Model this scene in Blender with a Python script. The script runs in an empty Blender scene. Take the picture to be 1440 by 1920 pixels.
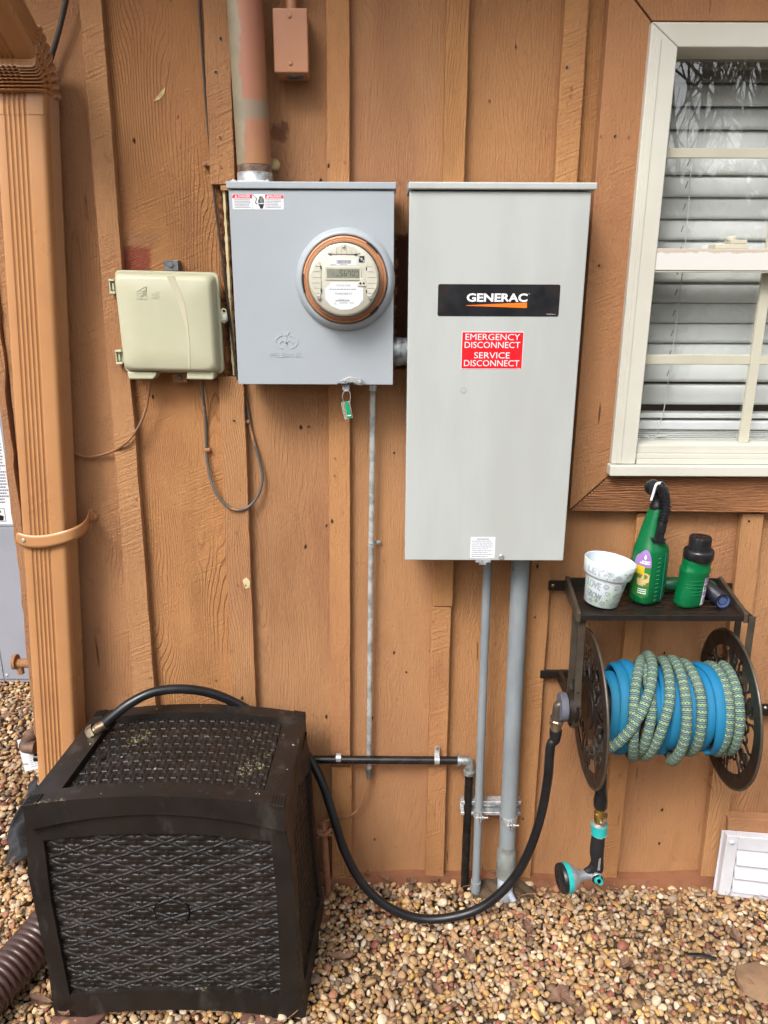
import bpy, bmesh, math, random
import numpy as np
from mathutils import Vector, Matrix
PI = math.pi
rnd = random.Random(7); rng = np.random.default_rng(7)
sc = bpy.context.scene
C = sc.collection

# ------------------------------------------------------------------ camera, sky, sun, exposure
FPX, PITCH, ROLL = 1442.0, math.radians(17), math.radians(0.24)
EYE = np.array((0.0, -1.8, 1.65))
fw = np.array((0, math.cos(PITCH), -math.sin(PITCH)))
_rt = np.array((1.0, 0, 0)); _up = np.cross(_rt, fw)
rt = _rt*math.cos(ROLL) + _up*math.sin(ROLL); up = _up*math.cos(ROLL) - _rt*math.sin(ROLL)
cam = bpy.data.objects.new('camera', bpy.data.cameras.new('camera')); C.objects.link(cam)
cam.matrix_world = Matrix(((rt[0], up[0], -fw[0], EYE[0]), (rt[1], up[1], -fw[1], EYE[1]), (rt[2], up[2], -fw[2], EYE[2]), (0, 0, 0, 1)))
cam.data.sensor_fit = 'VERTICAL'; cam.data.sensor_height = 24; cam.data.lens = 24*FPX/1920
cam.data.clip_start = 0.05; cam.data.clip_end = 400
sc.camera = cam

W = bpy.data.worlds.new('World'); sc.world = W; W.use_nodes = True
wn, wl = W.node_tree.nodes, W.node_tree.links
sky = wn.new('ShaderNodeTexSky'); sky.sky_type = 'NISHITA'; sky.sun_disc = False
SUN_EL, SUN_AZ = math.radians(48), math.radians(-150)     # high, in front of the wall, a little to the left
sky.sun_elevation = SUN_EL; sky.sun_rotation = SUN_AZ; sky.air_density = 1.0; sky.dust_density = 5.0; sky.ozone_density = 1.0
hs = wn.new('ShaderNodeHueSaturation'); hs.inputs['Saturation'].default_value = 0.22
wl.new(sky.outputs[0], hs.inputs['Color']); wl.new(hs.outputs[0], wn['Background'].inputs[0])
wn['Background'].inputs[1].default_value = 0.15
sun = bpy.data.objects.new('sun', bpy.data.lights.new('sun', 'SUN')); C.objects.link(sun)
sun.data.energy = 1.2; sun.data.angle = math.radians(18); sun.data.color = (1, 0.97, 0.92)
sd = Vector((math.sin(SUN_AZ)*math.cos(SUN_EL), math.cos(SUN_AZ)*math.cos(SUN_EL), math.sin(SUN_EL)))
sun.rotation_euler = sd.to_track_quat('Z', 'Y').to_euler()
sc.view_settings.view_transform = 'Standard'; sc.view_settings.look = 'None'
sc.view_settings.exposure = 0.94; sc.view_settings.gamma = 1
sc.render.engine = 'CYCLES'
sc.cycles.max_bounces = 6; sc.cycles.diffuse_bounces = 3; sc.cycles.glossy_bounces = 3; sc.cycles.transparent_max_bounces = 12
sc.cycles.use_denoising = True

# ------------------------------------------------------------------ measuring: pixel of the photo -> point on the plane y
def ray(px, py): return fw*FPX + rt*(px-720) + up*(960-py)
def P(px, py, y=0.0):
    d = ray(px, py); t = (y-EYE[1])/d[1]; q = EYE+d*t
    return (float(q[0]), float(q[2]))
def P3(px, py, y=0.0):
    x, z = P(px, py, y); return (x, y, z)
def G(px, py, z=0.0):
    d = ray(px, py); t = (z-EYE[2])/d[2]; q = EYE+d*t
    return (float(q[0]), float(q[1]))

# ------------------------------------------------------------------ materials
def S(r, g, b, a=1): 
    f = lambda c: (c/255)/12.92 if c/255 <= .04045 else ((c/255+.055)/1.055)**2.4
    return (f(r), f(g), f(b), a)
class N:
    def __init__(s, name):
        s.m = bpy.data.materials.new(name); s.m.use_nodes = True; s.t = s.m.node_tree; s.b = s.t.nodes['Principled BSDF']
        s.out = s.t.nodes['Material Output']
    def n(s, t, ins=None, **kw):
        x = s.t.nodes.new(t)
        for k, v in kw.items(): setattr(x, k, v)
        for k, v in (ins or {}).items():
            if hasattr(v, 'is_output') or isinstance(v, bpy.types.NodeSocket): s.t.links.new(v, x.inputs[k])
            else: x.inputs[k].default_value = v
        return x
    def math(s, op, a, b=0.0, c=0.0, clamp=False):
        x = s.n('ShaderNodeMath', {0: a, 1: b, 2: c}, operation=op); x.use_clamp = clamp; return x.outputs[0]
    def mix(s, f, a, b, mode='MIX'):
        x = s.n('ShaderNodeMix', data_type='RGBA', blend_type=mode)
        for i, v in ((0, f), (6, a), (7, b)):
            if isinstance(v, bpy.types.NodeSocket): s.t.links.new(v, x.inputs[i])
            else: x.inputs[i].default_value = v
        return x.outputs[2]
    def noise(s, vec, scale, detail=3, rough=.5, dist=0):
        return s.n('ShaderNodeTexNoise', {'Vector': vec, 'Scale': scale, 'Detail': detail, 'Roughness': rough, 'Distortion': dist}).outputs[0]
    def step(s, v, a, b, lo=0.0, hi=1.0):
        x = s.n('ShaderNodeMapRange', {'Value': v, 'From Min': a, 'From Max': b, 'To Min': lo, 'To Max': hi}); x.interpolation_type = 'SMOOTHSTEP'; return x.outputs[0]
    def coord(s): return s.n('ShaderNodeTexCoord').outputs['Object']
    def mp(s, vec, sc_=(1, 1, 1), rot=(0, 0, 0), loc=(0, 0, 0)):
        return s.n('ShaderNodeMapping', {'Vector': vec, 'Scale': sc_, 'Rotation': rot, 'Location': loc}).outputs[0]
    def set(s, **k):
        for a, v in k.items():
            a = a.replace('_', ' ')
            if isinstance(v, bpy.types.NodeSocket): s.t.links.new(v, s.b.inputs[a])
            else: s.b.inputs[a].default_value = v
        return s
    def bump(s, h, strength=.5, dist=.002):
        x = s.n('ShaderNodeBump', {'Height': h, 'Strength': strength, 'Distance': dist}); s.t.links.new(x.outputs[0], s.b.inputs['Normal'])

def mat(name, col, rough=.5, metal=0, col2=None, ns=20, bump=0, bs=200, lo=.4, hi=.65, stretch=(1, 1, 1), spec=.5, fleck=None, fs=60, ft=.68):
    m = N(name); co = m.coord(); v = m.mp(co, stretch)
    c = col
    if col2: c = m.mix(m.step(m.noise(v, ns, 5, .6), lo, hi), col, col2)
    if fleck: c = m.mix(m.step(m.noise(m.mp(co, stretch, loc=(3, 7, 1)), fs, 6, .65), ft, ft+.03), c, fleck)
    m.set(Base_Color=c, Metallic=metal)
    m.set(Roughness=m.step(m.noise(v, ns*1.7, 4), .3, .7, max(0.02, rough-.07), min(1, rough+.09)))
    m.b.inputs['Specular IOR Level'].default_value = spec
    if bump: m.bump(m.noise(v, bs, 4, .6), bump, .001)
    return m.m

def rectmask(m, x, z, warp, cx, cz, hx, hz, soft=.006):
    dx = m.math('SUBTRACT', m.math('ABSOLUTE', m.math('SUBTRACT', x, cx)), hx)
    dz = m.math('SUBTRACT', m.math('ABSOLUTE', m.math('SUBTRACT', z, cz)), hz)
    d = m.math('ADD', m.math('MAXIMUM', dx, dz), warp)
    return m.step(d, -soft, soft, 1, 0)

def wood(name, base, dark, light, patches=(), amp=1.0, horizontal=False):
    m = N(name); co = m.coord()
    r = m.n('ShaderNodeObjectInfo').outputs['Random']
    off = m.n('ShaderNodeCombineXYZ', {0: m.math('MULTIPLY', r, 37.0), 1: 0.0, 2: m.math('MULTIPLY', r, 91.0)}).outputs[0]
    v = m.n('ShaderNodeVectorMath', {0: co, 1: off}, operation='ADD').outputs[0]
    if horizontal: v = m.mp(v, rot=(0, PI/2, 0))
    sep = m.n('ShaderNodeSeparateXYZ', {0: v})
    warp = m.noise(m.mp(v, (1, .3, .22)), 7, 2, .4, .6)
    warp2 = m.noise(m.mp(v, (1, .3, .35)), 26, 2, .5)
    ph = m.math('ADD', m.math('MULTIPLY', sep.outputs[0], 980.0), m.math('ADD', m.math('MULTIPLY', warp, 165.0), m.math('MULTIPLY', warp2, 7.0)))
    ring = m.step(m.math('MULTIPLY', m.math('ADD', m.math('SINE', ph), 1.0), .5), .0, .30)
    var = m.step(m.math('FRACT', m.math('MULTIPLY', r, 5.3)), .15, .85, .55, 2.1)      # some boards are far more deeply grained than others
    gmask = m.math('MULTIPLY', var, m.step(m.noise(m.mp(v, (1, 1, .35)), 5.5, 2), .36, .60))
    fiber = m.noise(m.mp(v, (1, 1, .06)), 260, 4, .7)
    fine = m.noise(m.mp(v, (1, 1, .55)), 230, 4, .65)
    sawv = m.mp(v, (1, 1, 1), rot=(0, .38, 0))
    saw = m.noise(m.mp(sawv, (.05, .3, 1)), 230, 2, .5)
    sawmask = m.step(m.math('FRACT', m.math('MULTIPLY', r, 7.0)), .35, .45)
    sawmask = m.math('MULTIPLY', sawmask, m.step(m.noise(v, 4, 2), .35, .6))
    # checks: thin dark splits along the grain, and small knots and nail marks
    split = m.noise(m.mp(v, (1, 1, .05)), 60, 2, .5)
    splitm = m.math('MULTIPLY', m.step(split, .70, .735), m.step(m.noise(v, 9, 2), .5, .6))
    vo = m.n('ShaderNodeTexVoronoi', {'Vector': m.mp(v, (1, .2, .55)), 'Scale': 19.0, 'Randomness': 1.0})
    keep = m.step(m.n('ShaderNodeSeparateColor', {0: vo.outputs['Color']}).outputs[0], .60, .62)
    dd = m.math('ADD', vo.outputs['Distance'], m.math('MULTIPLY', m.math('SUBTRACT', fine, .5), .12))
    knot = m.math('MULTIPLY', m.step(dd, .035, .075, 1, 0), keep)
    dirt = m.step(m.noise(m.mp(v, (1, 1, .3)), 8, 6, .65), .45, .75)
    c = m.mix(m.step(m.noise(m.mp(v, (1, 1, .4)), 3.2, 3), .3, .7), base, light)
    c = m.mix(m.math('MULTIPLY', dirt, .30), c, dark)
    valley = m.math('MULTIPLY', m.math('SUBTRACT', 1.0, ring), m.math('MULTIPLY', gmask, .22*amp))
    c = m.mix(valley, c, dark)
    c = m.mix(m.math('MULTIPLY', m.step(fiber, .56, .74), .22*amp), c, dark)
    c = m.mix(m.math('MULTIPLY', m.step(m.noise(m.mp(v, (1, 1, .30), loc=(9, 2, 4)), 3.6, 5, .6), .48, .68), .5), c, S(152, 104, 76))      # older redder paint
    c = m.mix(m.math('MULTIPLY', m.step(m.noise(m.mp(v, (1, 1, .6), loc=(2, 9, 4)), 34, 6, .7), .60, .72), .30), c, dark)      # grime
    # per-board tone
    tone = m.n('ShaderNodeHueSaturation', {'Color': c, 'Value': m.step(m.math('FRACT', m.math('MULTIPLY', r, 13.0)), 0, 1, .96, 1.04),
                                           'Saturation': m.step(m.math('FRACT', m.math('MULTIPLY', r, 29.0)), 0, 1, .97, 1.03)}).outputs[0]
    c = m.mix(m.math('MULTIPLY', splitm, .75), tone, S(70, 38, 22))
    c = m.mix(knot, c, S(62, 34, 22))
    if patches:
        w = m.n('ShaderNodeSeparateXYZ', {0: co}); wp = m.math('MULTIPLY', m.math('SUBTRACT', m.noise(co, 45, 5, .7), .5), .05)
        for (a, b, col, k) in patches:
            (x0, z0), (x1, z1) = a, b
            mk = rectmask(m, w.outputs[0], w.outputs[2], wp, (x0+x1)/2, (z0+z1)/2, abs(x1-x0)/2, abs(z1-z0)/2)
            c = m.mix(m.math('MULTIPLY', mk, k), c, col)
    h = m.math('ADD', m.math('MULTIPLY', m.math('MULTIPLY', ring, gmask), 0.30*amp), m.math('MULTIPLY', fiber, 1.1*amp))
    h = m.math('ADD', h, m.math('MULTIPLY', fine, .9))
    h = m.math('ADD', h, m.math('MULTIPLY', m.math('MULTIPLY', saw, sawmask), .9))
    h = m.math('SUBTRACT', h, m.math('ADD', m.math('MULTIPLY', splitm, 1.2), m.math('MULTIPLY', knot, 1.2)))
    m.set(Base_Color=c, Roughness=.82); m.b.inputs['Specular IOR Level'].default_value = .25
    m.bump(h, 1.0, .0030)
    return m.m

PB, PD, PL = S(169, 121, 81), S(108, 68, 45), S(178, 130, 88)
def rc(a, b, y=0): return (P(*a, y), P(*b, y))
M = {}
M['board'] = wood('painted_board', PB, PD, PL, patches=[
    (*rc((226, 462), (286, 520)), S(132, 62, 50), .85), (*rc((236, 433), (300, 462)), S(150, 110, 82), .55),
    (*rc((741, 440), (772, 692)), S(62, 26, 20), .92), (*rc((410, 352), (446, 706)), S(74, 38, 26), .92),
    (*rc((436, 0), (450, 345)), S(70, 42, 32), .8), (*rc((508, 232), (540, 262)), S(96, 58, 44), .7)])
M['batten'] = wood('painted_batten', S(174, 126, 84), PD, S(182, 134, 90), amp=.8)
M['trim'] = wood('painted_trim', S(166, 118, 80), S(114, 74, 50), S(172, 124, 85), amp=.35)
M['trim_h'] = wood('weathered_trim', S(172, 118, 80), S(96, 58, 38), S(188, 136, 94), amp=2.6, horizontal=True)
M['corner'] = wood('corner_board', S(154, 112, 77), PD, S(164, 121, 84), amp=1.2)
M['spout'] = mat('spout_paint', S(182, 132, 88), .33, 0, S(172, 123, 82), 4, .05, 300, fleck=S(150, 96, 62), fs=22, ft=.70)
M['flash'] = mat('flashing_paint', S(138, 92, 66), .5, 0, S(116, 76, 54), 9, .15, 60, fleck=S(120, 100, 80), fs=40, ft=.7)
M['brownbox'] = mat('brown_box_paint', S(172, 120, 86), .4, 0, S(164, 112, 80), 6, .05, 300)
M['meterbox'] = mat('blue_grey_enamel', S(161, 168, 174), .36, 0, S(157, 163, 169), 3, .04, 500)
M['genbox'] = mat('pale_grey_enamel', S(177, 181, 179), .42, 0, S(168, 171, 168), 5, .10, 900, fleck=S(150, 152, 148), fs=40, ft=.735, stretch=(1, 1, .22))
M['galv'] = mat('galvanised_steel', S(206, 208, 206), .36, .45, S(150, 152, 150), 30, .1, 300, fleck=S(70, 66, 60), fs=70, ft=.66)
M['cast'] = mat('galvanised_fitting', S(168, 170, 168), .5, .6, S(120, 120, 116), 60, .35, 300)
M['zinc'] = mat('bright_zinc', S(212, 214, 214), .3, .6, S(165, 167, 170), 40, .05, 200)
M['darkzinc'] = mat('dull_zinc', S(130, 134, 136), .45, .7, S(80, 84, 86), 60, .2, 300)
M['brass'] = mat('brass', S(196, 160, 84), .32, .9, S(150, 116, 60), 50, .1, 200)
M['oldbrass'] = mat('tarnished_fitting', S(160, 146, 122), .38, .8, S(110, 90, 70), 60, .2, 200)
M['pvc'] = mat('grey_pvc', S(134, 140, 144), .5, 0, S(122, 128, 132), 14, .08, 200, fleck=S(92, 92, 90), fs=34, ft=.68, stretch=(1, 1, .35))
M['pvc_dirty'] = mat('grey_pvc_coupling', S(134, 138, 136), .6, 0, S(108, 108, 102), 20, .1, 200, fleck=S(90, 86, 78), fs=34, ft=.62)
M['whitepvc'] = mat('white_pvc', S(190, 200, 214), .45, 0, S(170, 178, 188), 20)
M['blackpipe'] = mat('black_steel_pipe', S(30, 29, 30), .28, .35, S(44, 40, 38), 30, .12, 200, fleck=S(84, 72, 62), fs=50, ft=.68)
M['hose'] = mat('black_rubber', S(20, 21, 24), .36, 0, S(28, 29, 32), 20, .15, 260, fleck=S(92, 90, 84), fs=24, ft=.72)
M['blackp'] = mat('black_plastic', S(24, 24, 27), .3, 0, S(32, 32, 35), 40, .05, 200)
M['blackm'] = mat('matt_black', S(20, 20, 22), .7)
M['beige'] = mat('beige_plastic', S(186, 184, 158), .48, 0, S(180, 178, 150), 6, .12, 600, fleck=S(160, 154, 124), fs=26, ft=.69)
M['rust'] = mat('rusty_steel', S(140, 92, 70), .75, .1, S(156, 112, 86), 26, .5, 200, fleck=S(118, 118, 106), fs=20, ft=.62)
M['oldpipe'] = mat('old_brown_pipe', S(84, 64, 54), .6, .2, S(112, 86, 70), 30, .4, 200)
M['cable'] = mat('painted_cable', S(160, 112, 76), .55, 0, S(118, 88, 66), 18)
M['cablegrey'] = mat('grey_cable', S(84, 82, 80), .5, 0, S(160, 116, 84), 14, lo=.5, hi=.6)
M['cableblk'] = mat('dark_cable', S(52, 46, 42), .5, 0, S(70, 58, 48), 18)
M['white'] = mat('white_print', S(222, 224, 228), .5)
M['vent'] = mat('white_vent_plastic', S(206, 206, 212), .42, 0, S(196, 196, 202), 8, .03, 300, fleck=S(160, 156, 150), fs=36, ft=.72)
M['red'] = mat('red_print', S(214, 28, 38), .35)
M['danger'] = mat('danger_red_print', S(206, 40, 58), .5)
M['orange'] = mat('orange_print', S(236, 116, 28), .45)
M['inkblack'] = mat('black_print', S(22, 22, 26), .4)
M['inkgrey'] = mat('grey_print', S(110, 112, 128), .5)
M['vinyl'] = mat('cream_vinyl', S(200, 198, 187), .45, 0, S(194, 191, 179), 4, .06, 400, fleck=S(172, 164, 146), fs=30, ft=.73)
M['vinyl2'] = mat('cream_muntin', S(188, 184, 166), .5, 0, S(182, 178, 160), 9)
M['rail'] = mat('peeling_white_rail', S(190, 184, 174), .55, 0, S(208, 205, 200), 22, .1, 200, lo=.42, hi=.46)
def rail_mat():
    m = N('weathered_rail'); co = m.coord(); z = m.n('ShaderNodeSeparateXYZ', {0: co}).outputs[2]; top = P(1300, 466, -.045)[1]
    d = m.math('ADD', z, m.math('MULTIPLY', m.math('SUBTRACT', m.noise(co, 30, 5, .7), .5), .022))
    c = m.mix(m.step(d, top-.0095, top-.0085), S(208, 206, 201), S(186, 174, 160)); m.set(Base_Color=c, Roughness=.55); return m.m
M['rail'] = rail_mat()
M['slat'] = mat('blind_slat', S(222, 225, 224), .4, 0, S(214, 218, 217), 7, .03, 300)
M['slatd'] = mat('grey_slat', S(140, 140, 134), .5)
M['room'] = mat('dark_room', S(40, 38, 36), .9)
M['cord'] = mat('white_cord', S(214, 214, 214), .6)
M['foam'] = mat('old_foam', S(196, 178, 128), .85, 0, S(168, 142, 92), 60, .7, 160)
M['caulk'] = mat('cream_caulk', S(206, 190, 150), .7, 0, S(196, 178, 132), 30, .3, 120, fleck=S(90, 50, 34), fs=40, ft=.63)
M['conc'] = mat('old_concrete', S(96, 90, 82), .95, 0, S(66, 60, 54), 20, .7, 120)
M['brick'] = mat('brown_brick', S(112, 76, 64), .9, 0, S(92, 62, 54), 30, .6, 200, fleck=S(160, 140, 120), fs=60, ft=.66)
M['bronze'] = mat('bronze_paint', S(26, 20, 16), .45, .0, S(31, 24, 19), 30, .04, 300)
M['bronze_worn'] = mat('worn_bronze_paint', S(76, 68, 58), .4, .2, S(66, 58, 49), 30, .04, 300)
M['hub'] = mat('grey_rubber_cap', S(92, 92, 104), .7, 0, S(82, 82, 92), 50, .1, 300)
M['teal'] = mat('teal_plastic', S(40, 170, 168), .4, 0, S(34, 156, 150), 30, .05, 200)
M['silver'] = mat('silver_paint', S(168, 170, 174), .3, .5, S(158, 160, 164), 20, .03, 200)
M['green'] = mat('green_plastic', S(6, 100, 56), .28, 0, S(5, 90, 50), 8, .03, 200)
M['dkgreen'] = mat('dark_green_plastic', S(18, 78, 48), .4)
M['lcd'] = mat('lcd_panel', S(134, 136, 122), .3)
M['seg'] = mat('lcd_segment', S(34, 36, 34), .5)
M['face'] = mat('meter_face', S(200, 198, 184), .5, 0, S(196, 194, 180), 20)
M['brownring'] = mat('brown_meter_ring', S(182, 130, 94), .42, 0, S(174, 122, 86), 12)
M['drain'] = mat('brown_corrugated_plastic', S(62, 42, 38), .3, 0, S(72, 50, 46), 12, .06, 200, fleck=S(110, 90, 80), fs=40, ft=.72)
M['fabric'] = mat('weed_fabric', S(26, 27, 30), .8, 0, S(44, 44, 48), 30, .6, 200)
M['tagp'] = mat('paper_tag', S(214, 216, 220), .7)
M['cabinet'] = mat('grey_cabinet_enamel', S(148, 152, 162), .4, 0, S(142, 146, 156), 4, .03, 400)
M['purple'] = mat('purple_label', S(150, 116, 176), .4)
M['labelpic'] = mat('label_picture', S(110, 112, 60), .4, 0, S(196, 180, 120), 60, lo=.5, hi=.56)
M['labelgreen'] = mat('label_green', S(50, 120, 50), .4)
M['yellow'] = mat('label_yellow', S(206, 178, 40), .4)
M['pot'] = mat('glazed_white_pot', S(206, 214, 224), .3, 0, S(196, 214, 200), 13, lo=.42, hi=.58, fleck=S(150, 208, 206), fs=13, ft=.66)
M['leaf'] = mat('dead_leaf', S(118, 88, 70), .8, 0, S(90, 64, 50), 60, .4, 200)
M['soil'] = mat('soil', S(84, 68, 50), .95, 0, S(56, 44, 34), 12, .8, 60)
M['bark'] = mat('tree_bark', S(70, 60, 50), .95, 0, S(54, 46, 40), 8, .6, 30)
M['evergreen'] = mat('evergreen_leaf', S(62, 72, 48), .7, 0, S(48, 56, 38), 3)
M['soffit'] = mat('soffit_paint', S(150, 96, 64), .8)
M['roof'] = mat('roof_shingle', S(84, 74, 66), .9, 0, S(60, 54, 50), 20, .6, 60)
M['badge'] = mat('badge_plastic', S(15, 13, 13), .45)

def plastic_wicker():
    m = N('dark_brown_resin'); co = m.coord()
    c = m.mix(m.step(m.noise(co, 7, 5, .6), .4, .65), S(32, 26, 23), S(24, 21, 19))
    c = m.mix(m.math('MULTIPLY', m.step(m.noise(m.mp(co, (1, 1, .35)), 15, 6, .7), .54, .74), .34), c, S(82, 78, 74))
    geo = m.n('ShaderNodeNewGeometry'); nz = m.n('ShaderNodeSeparateXYZ', {0: geo.outputs['Normal']}).outputs[2]
    # settled dust only lies on upward faces: pollen and droppings on the lid
    upf = m.step(nz, .86, .95)
    spot = m.step(m.noise(m.mp(co, loc=(1, 2, 3)), 62, 5, .6), .685, .71)
    c = m.mix(m.math('MULTIPLY', spot, m.math('MULTIPLY', upf, .8)), c, S(170, 160, 142))
    sp2 = m.math('MULTIPLY', m.step(m.noise(m.mp(co, loc=(4, 1, 6)), 11, 3), .62, .7), m.step(m.noise(co, 190, 4), .52, .6))
    c = m.mix(m.math('MULTIPLY', sp2, m.math('MULTIPLY', upf, .5)), c, S(176, 168, 126))
    m.set(Base_Color=c, Roughness=m.step(m.noise(co, 18, 4), .3, .7, .40, .56)); m.bump(m.noise(co, 300, 4), .12, .001); m.b.inputs['Specular IOR Level'].default_value = .36
    return m.m
M['resin'] = plastic_wicker()

def glass(name, ior=1.7, tint=(.93, .95, .94, 1)):
    m = N(name); t = m.n('ShaderNodeBsdfTransparent', {'Color': tint}); g = m.n('ShaderNodeBsdfGlossy', {'Roughness': 0.0, 'Color': (1, 1, 1, 1)})
    f0 = ((ior-1)/(ior+1))**2; fc = m.n('ShaderNodeLayerWeight', {'Blend': .5}).outputs['Facing']      # same value from either side of the sheet
    f = m.math('ADD', m.math('MULTIPLY', m.math('POWER', fc, 5.0), 1-f0), f0); x = m.n('ShaderNodeMixShader', {0: f, 1: t.outputs[0], 2: g.outputs[0]})
    m.t.links.new(x.outputs[0], m.out.inputs[0]); return m.m
M['pane'] = glass('window_glass', 2.35, (.95, .96, .95, 1))
M['dome'] = glass('clear_meter_cover', 1.45, (.98, .98, .97, 1))
def clearplastic():
    m = N('clear_seal_plastic'); m.set(Base_Color=S(200, 206, 200), Roughness=.15, Alpha=.22); return m.m
M['clear'] = clearplastic()

def hose_mat(name, kind):
    m = N(name); uv = m.n('ShaderNodeTexCoord').outputs['UV']; s = m.n('ShaderNodeSeparateXYZ', {0: uv}); u, v = s.outputs[0], s.outputs[1]
    co = m.coord()
    if kind == 'green':
        st = m.math('SINE', m.math('MULTIPLY', v, 2*PI/.0042))                   # woven bands across the hose
        c = m.mix(m.step(st, -.35, .35), S(50, 62, 78), S(112, 130, 124))
        row = m.math('ABSOLUTE', m.math('SUBTRACT', m.math('FRACT', m.math('MULTIPLY', v, 1/.0150)), .5))
        rm = m.step(row, .11, .17, 1, 0)
        cu = m.math('ABSOLUTE', m.math('SUBTRACT', m.math('FRACT', m.math('ADD', m.math('MULTIPLY', u, 9.0), m.math('MULTIPLY', m.step(m.math('FRACT', m.math('MULTIPLY', v, 1/.0150)), .49, .51), .5))), .5))
        dm = m.step(cu, .20, .28, 1, 0)
        c = m.mix(m.math('MULTIPLY', rm, dm), c, S(146, 190, 104))
        c = m.mix(m.math('MULTIPLY', m.step(m.noise(co, 9, 4), .5, .7), .35), c, S(120, 128, 112))
        h = m.math('ADD', m.math('MULTIPLY', st, .5), m.math('MULTIPLY', m.math('MULTIPLY', rm, dm), .8))
        m.set(Base_Color=c, Roughness=.85); m.bump(h, .6, .0012)
    else:
        c = m.mix(m.step(m.noise(co, 11, 5, .6), .4, .68), S(0, 106, 150), S(10, 100, 130))
        c = m.mix(m.math('MULTIPLY', m.step(m.noise(m.mp(co, loc=(2, 2, 2)), 20, 6, .7), .6, .8), .3), c, S(96, 120, 124))
        h = m.math('ADD', m.math('SINE', m.math('MULTIPLY', v, 2*PI/.0025)), m.math('SINE', m.math('MULTIPLY', u, 2*PI*34)))
        m.set(Base_Color=c, Roughness=.72); m.bump(h, .18, .0006)
    return m.m
M['hosegreen'] = hose_mat('woven_green_hose', 'green'); M['hoseblue'] = hose_mat('flat_blue_hose', 'blue')

def mast_mat():
    m = N('worn_mast_paint'); co = m.coord(); s = m.n('ShaderNodeSeparateXYZ', {0: co})
    w = m.math('MULTIPLY', m.math('SUBTRACT', m.noise(m.mp(co, (1, 1, .4)), 24, 6, .65), .5), .06)
    left = m.step(m.math('ADD', s.outputs[0], w), -.020, -.012, 1, 0)     # bare metal down the left side
    c = m.mix(m.step(m.noise(m.mp(co, (1, 1, .5)), 9, 4), .4, .6), S(150, 98, 76), S(158, 112, 74))
    c = m.mix(left, c, m.mix(m.noise(co, 40, 5), S(150, 140, 116), S(120, 108, 90)))
    band = m.math('ADD', m.math('ABSOLUTE', m.math('SUBTRACT', s.outputs[2], .135)), m.math('MULTIPLY', w, .8))
    c = m.mix(m.step(band, .010, .020, .75, 0), c, S(124, 118, 102))
    c = m.mix(m.step(m.noise(m.mp(co, (1, 1, .35), loc=(5, 5, 5)), 26, 5, .7), .63, .67), c, S(132, 132, 120))
    m.set(Base_Color=c, Roughness=.55); m.bump(m.noise(co, 160, 5), .25, .001); return m.m
M['mast'] = mast_mat()

def pebble_mat():
    m = N('pebbles'); a = m.n('ShaderNodeAttribute', attribute_name='tint'); co = m.coord()
    c = m.mix(m.math('MULTIPLY', m.step(m.noise(co, 150, 5, .7), .5, .72), .55), a.outputs['Color'], m.n('ShaderNodeHueSaturation', {'Color': a.outputs['Color'], 'Value': .48}).outputs[0])
    c = m.mix(m.math('MULTIPLY', m.step(m.noise(m.mp(co, loc=(1, 1, 1)), 60, 3, .6), .6, .7), .3), c, S(170, 120, 76))
    m.set(Base_Color=c, Roughness=.6); m.b.inputs['Specular IOR Level'].default_value = .35; m.bump(m.noise(co, 420, 5, .6), .35, .001); return m.m
M['pebble'] = pebble_mat()

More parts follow.
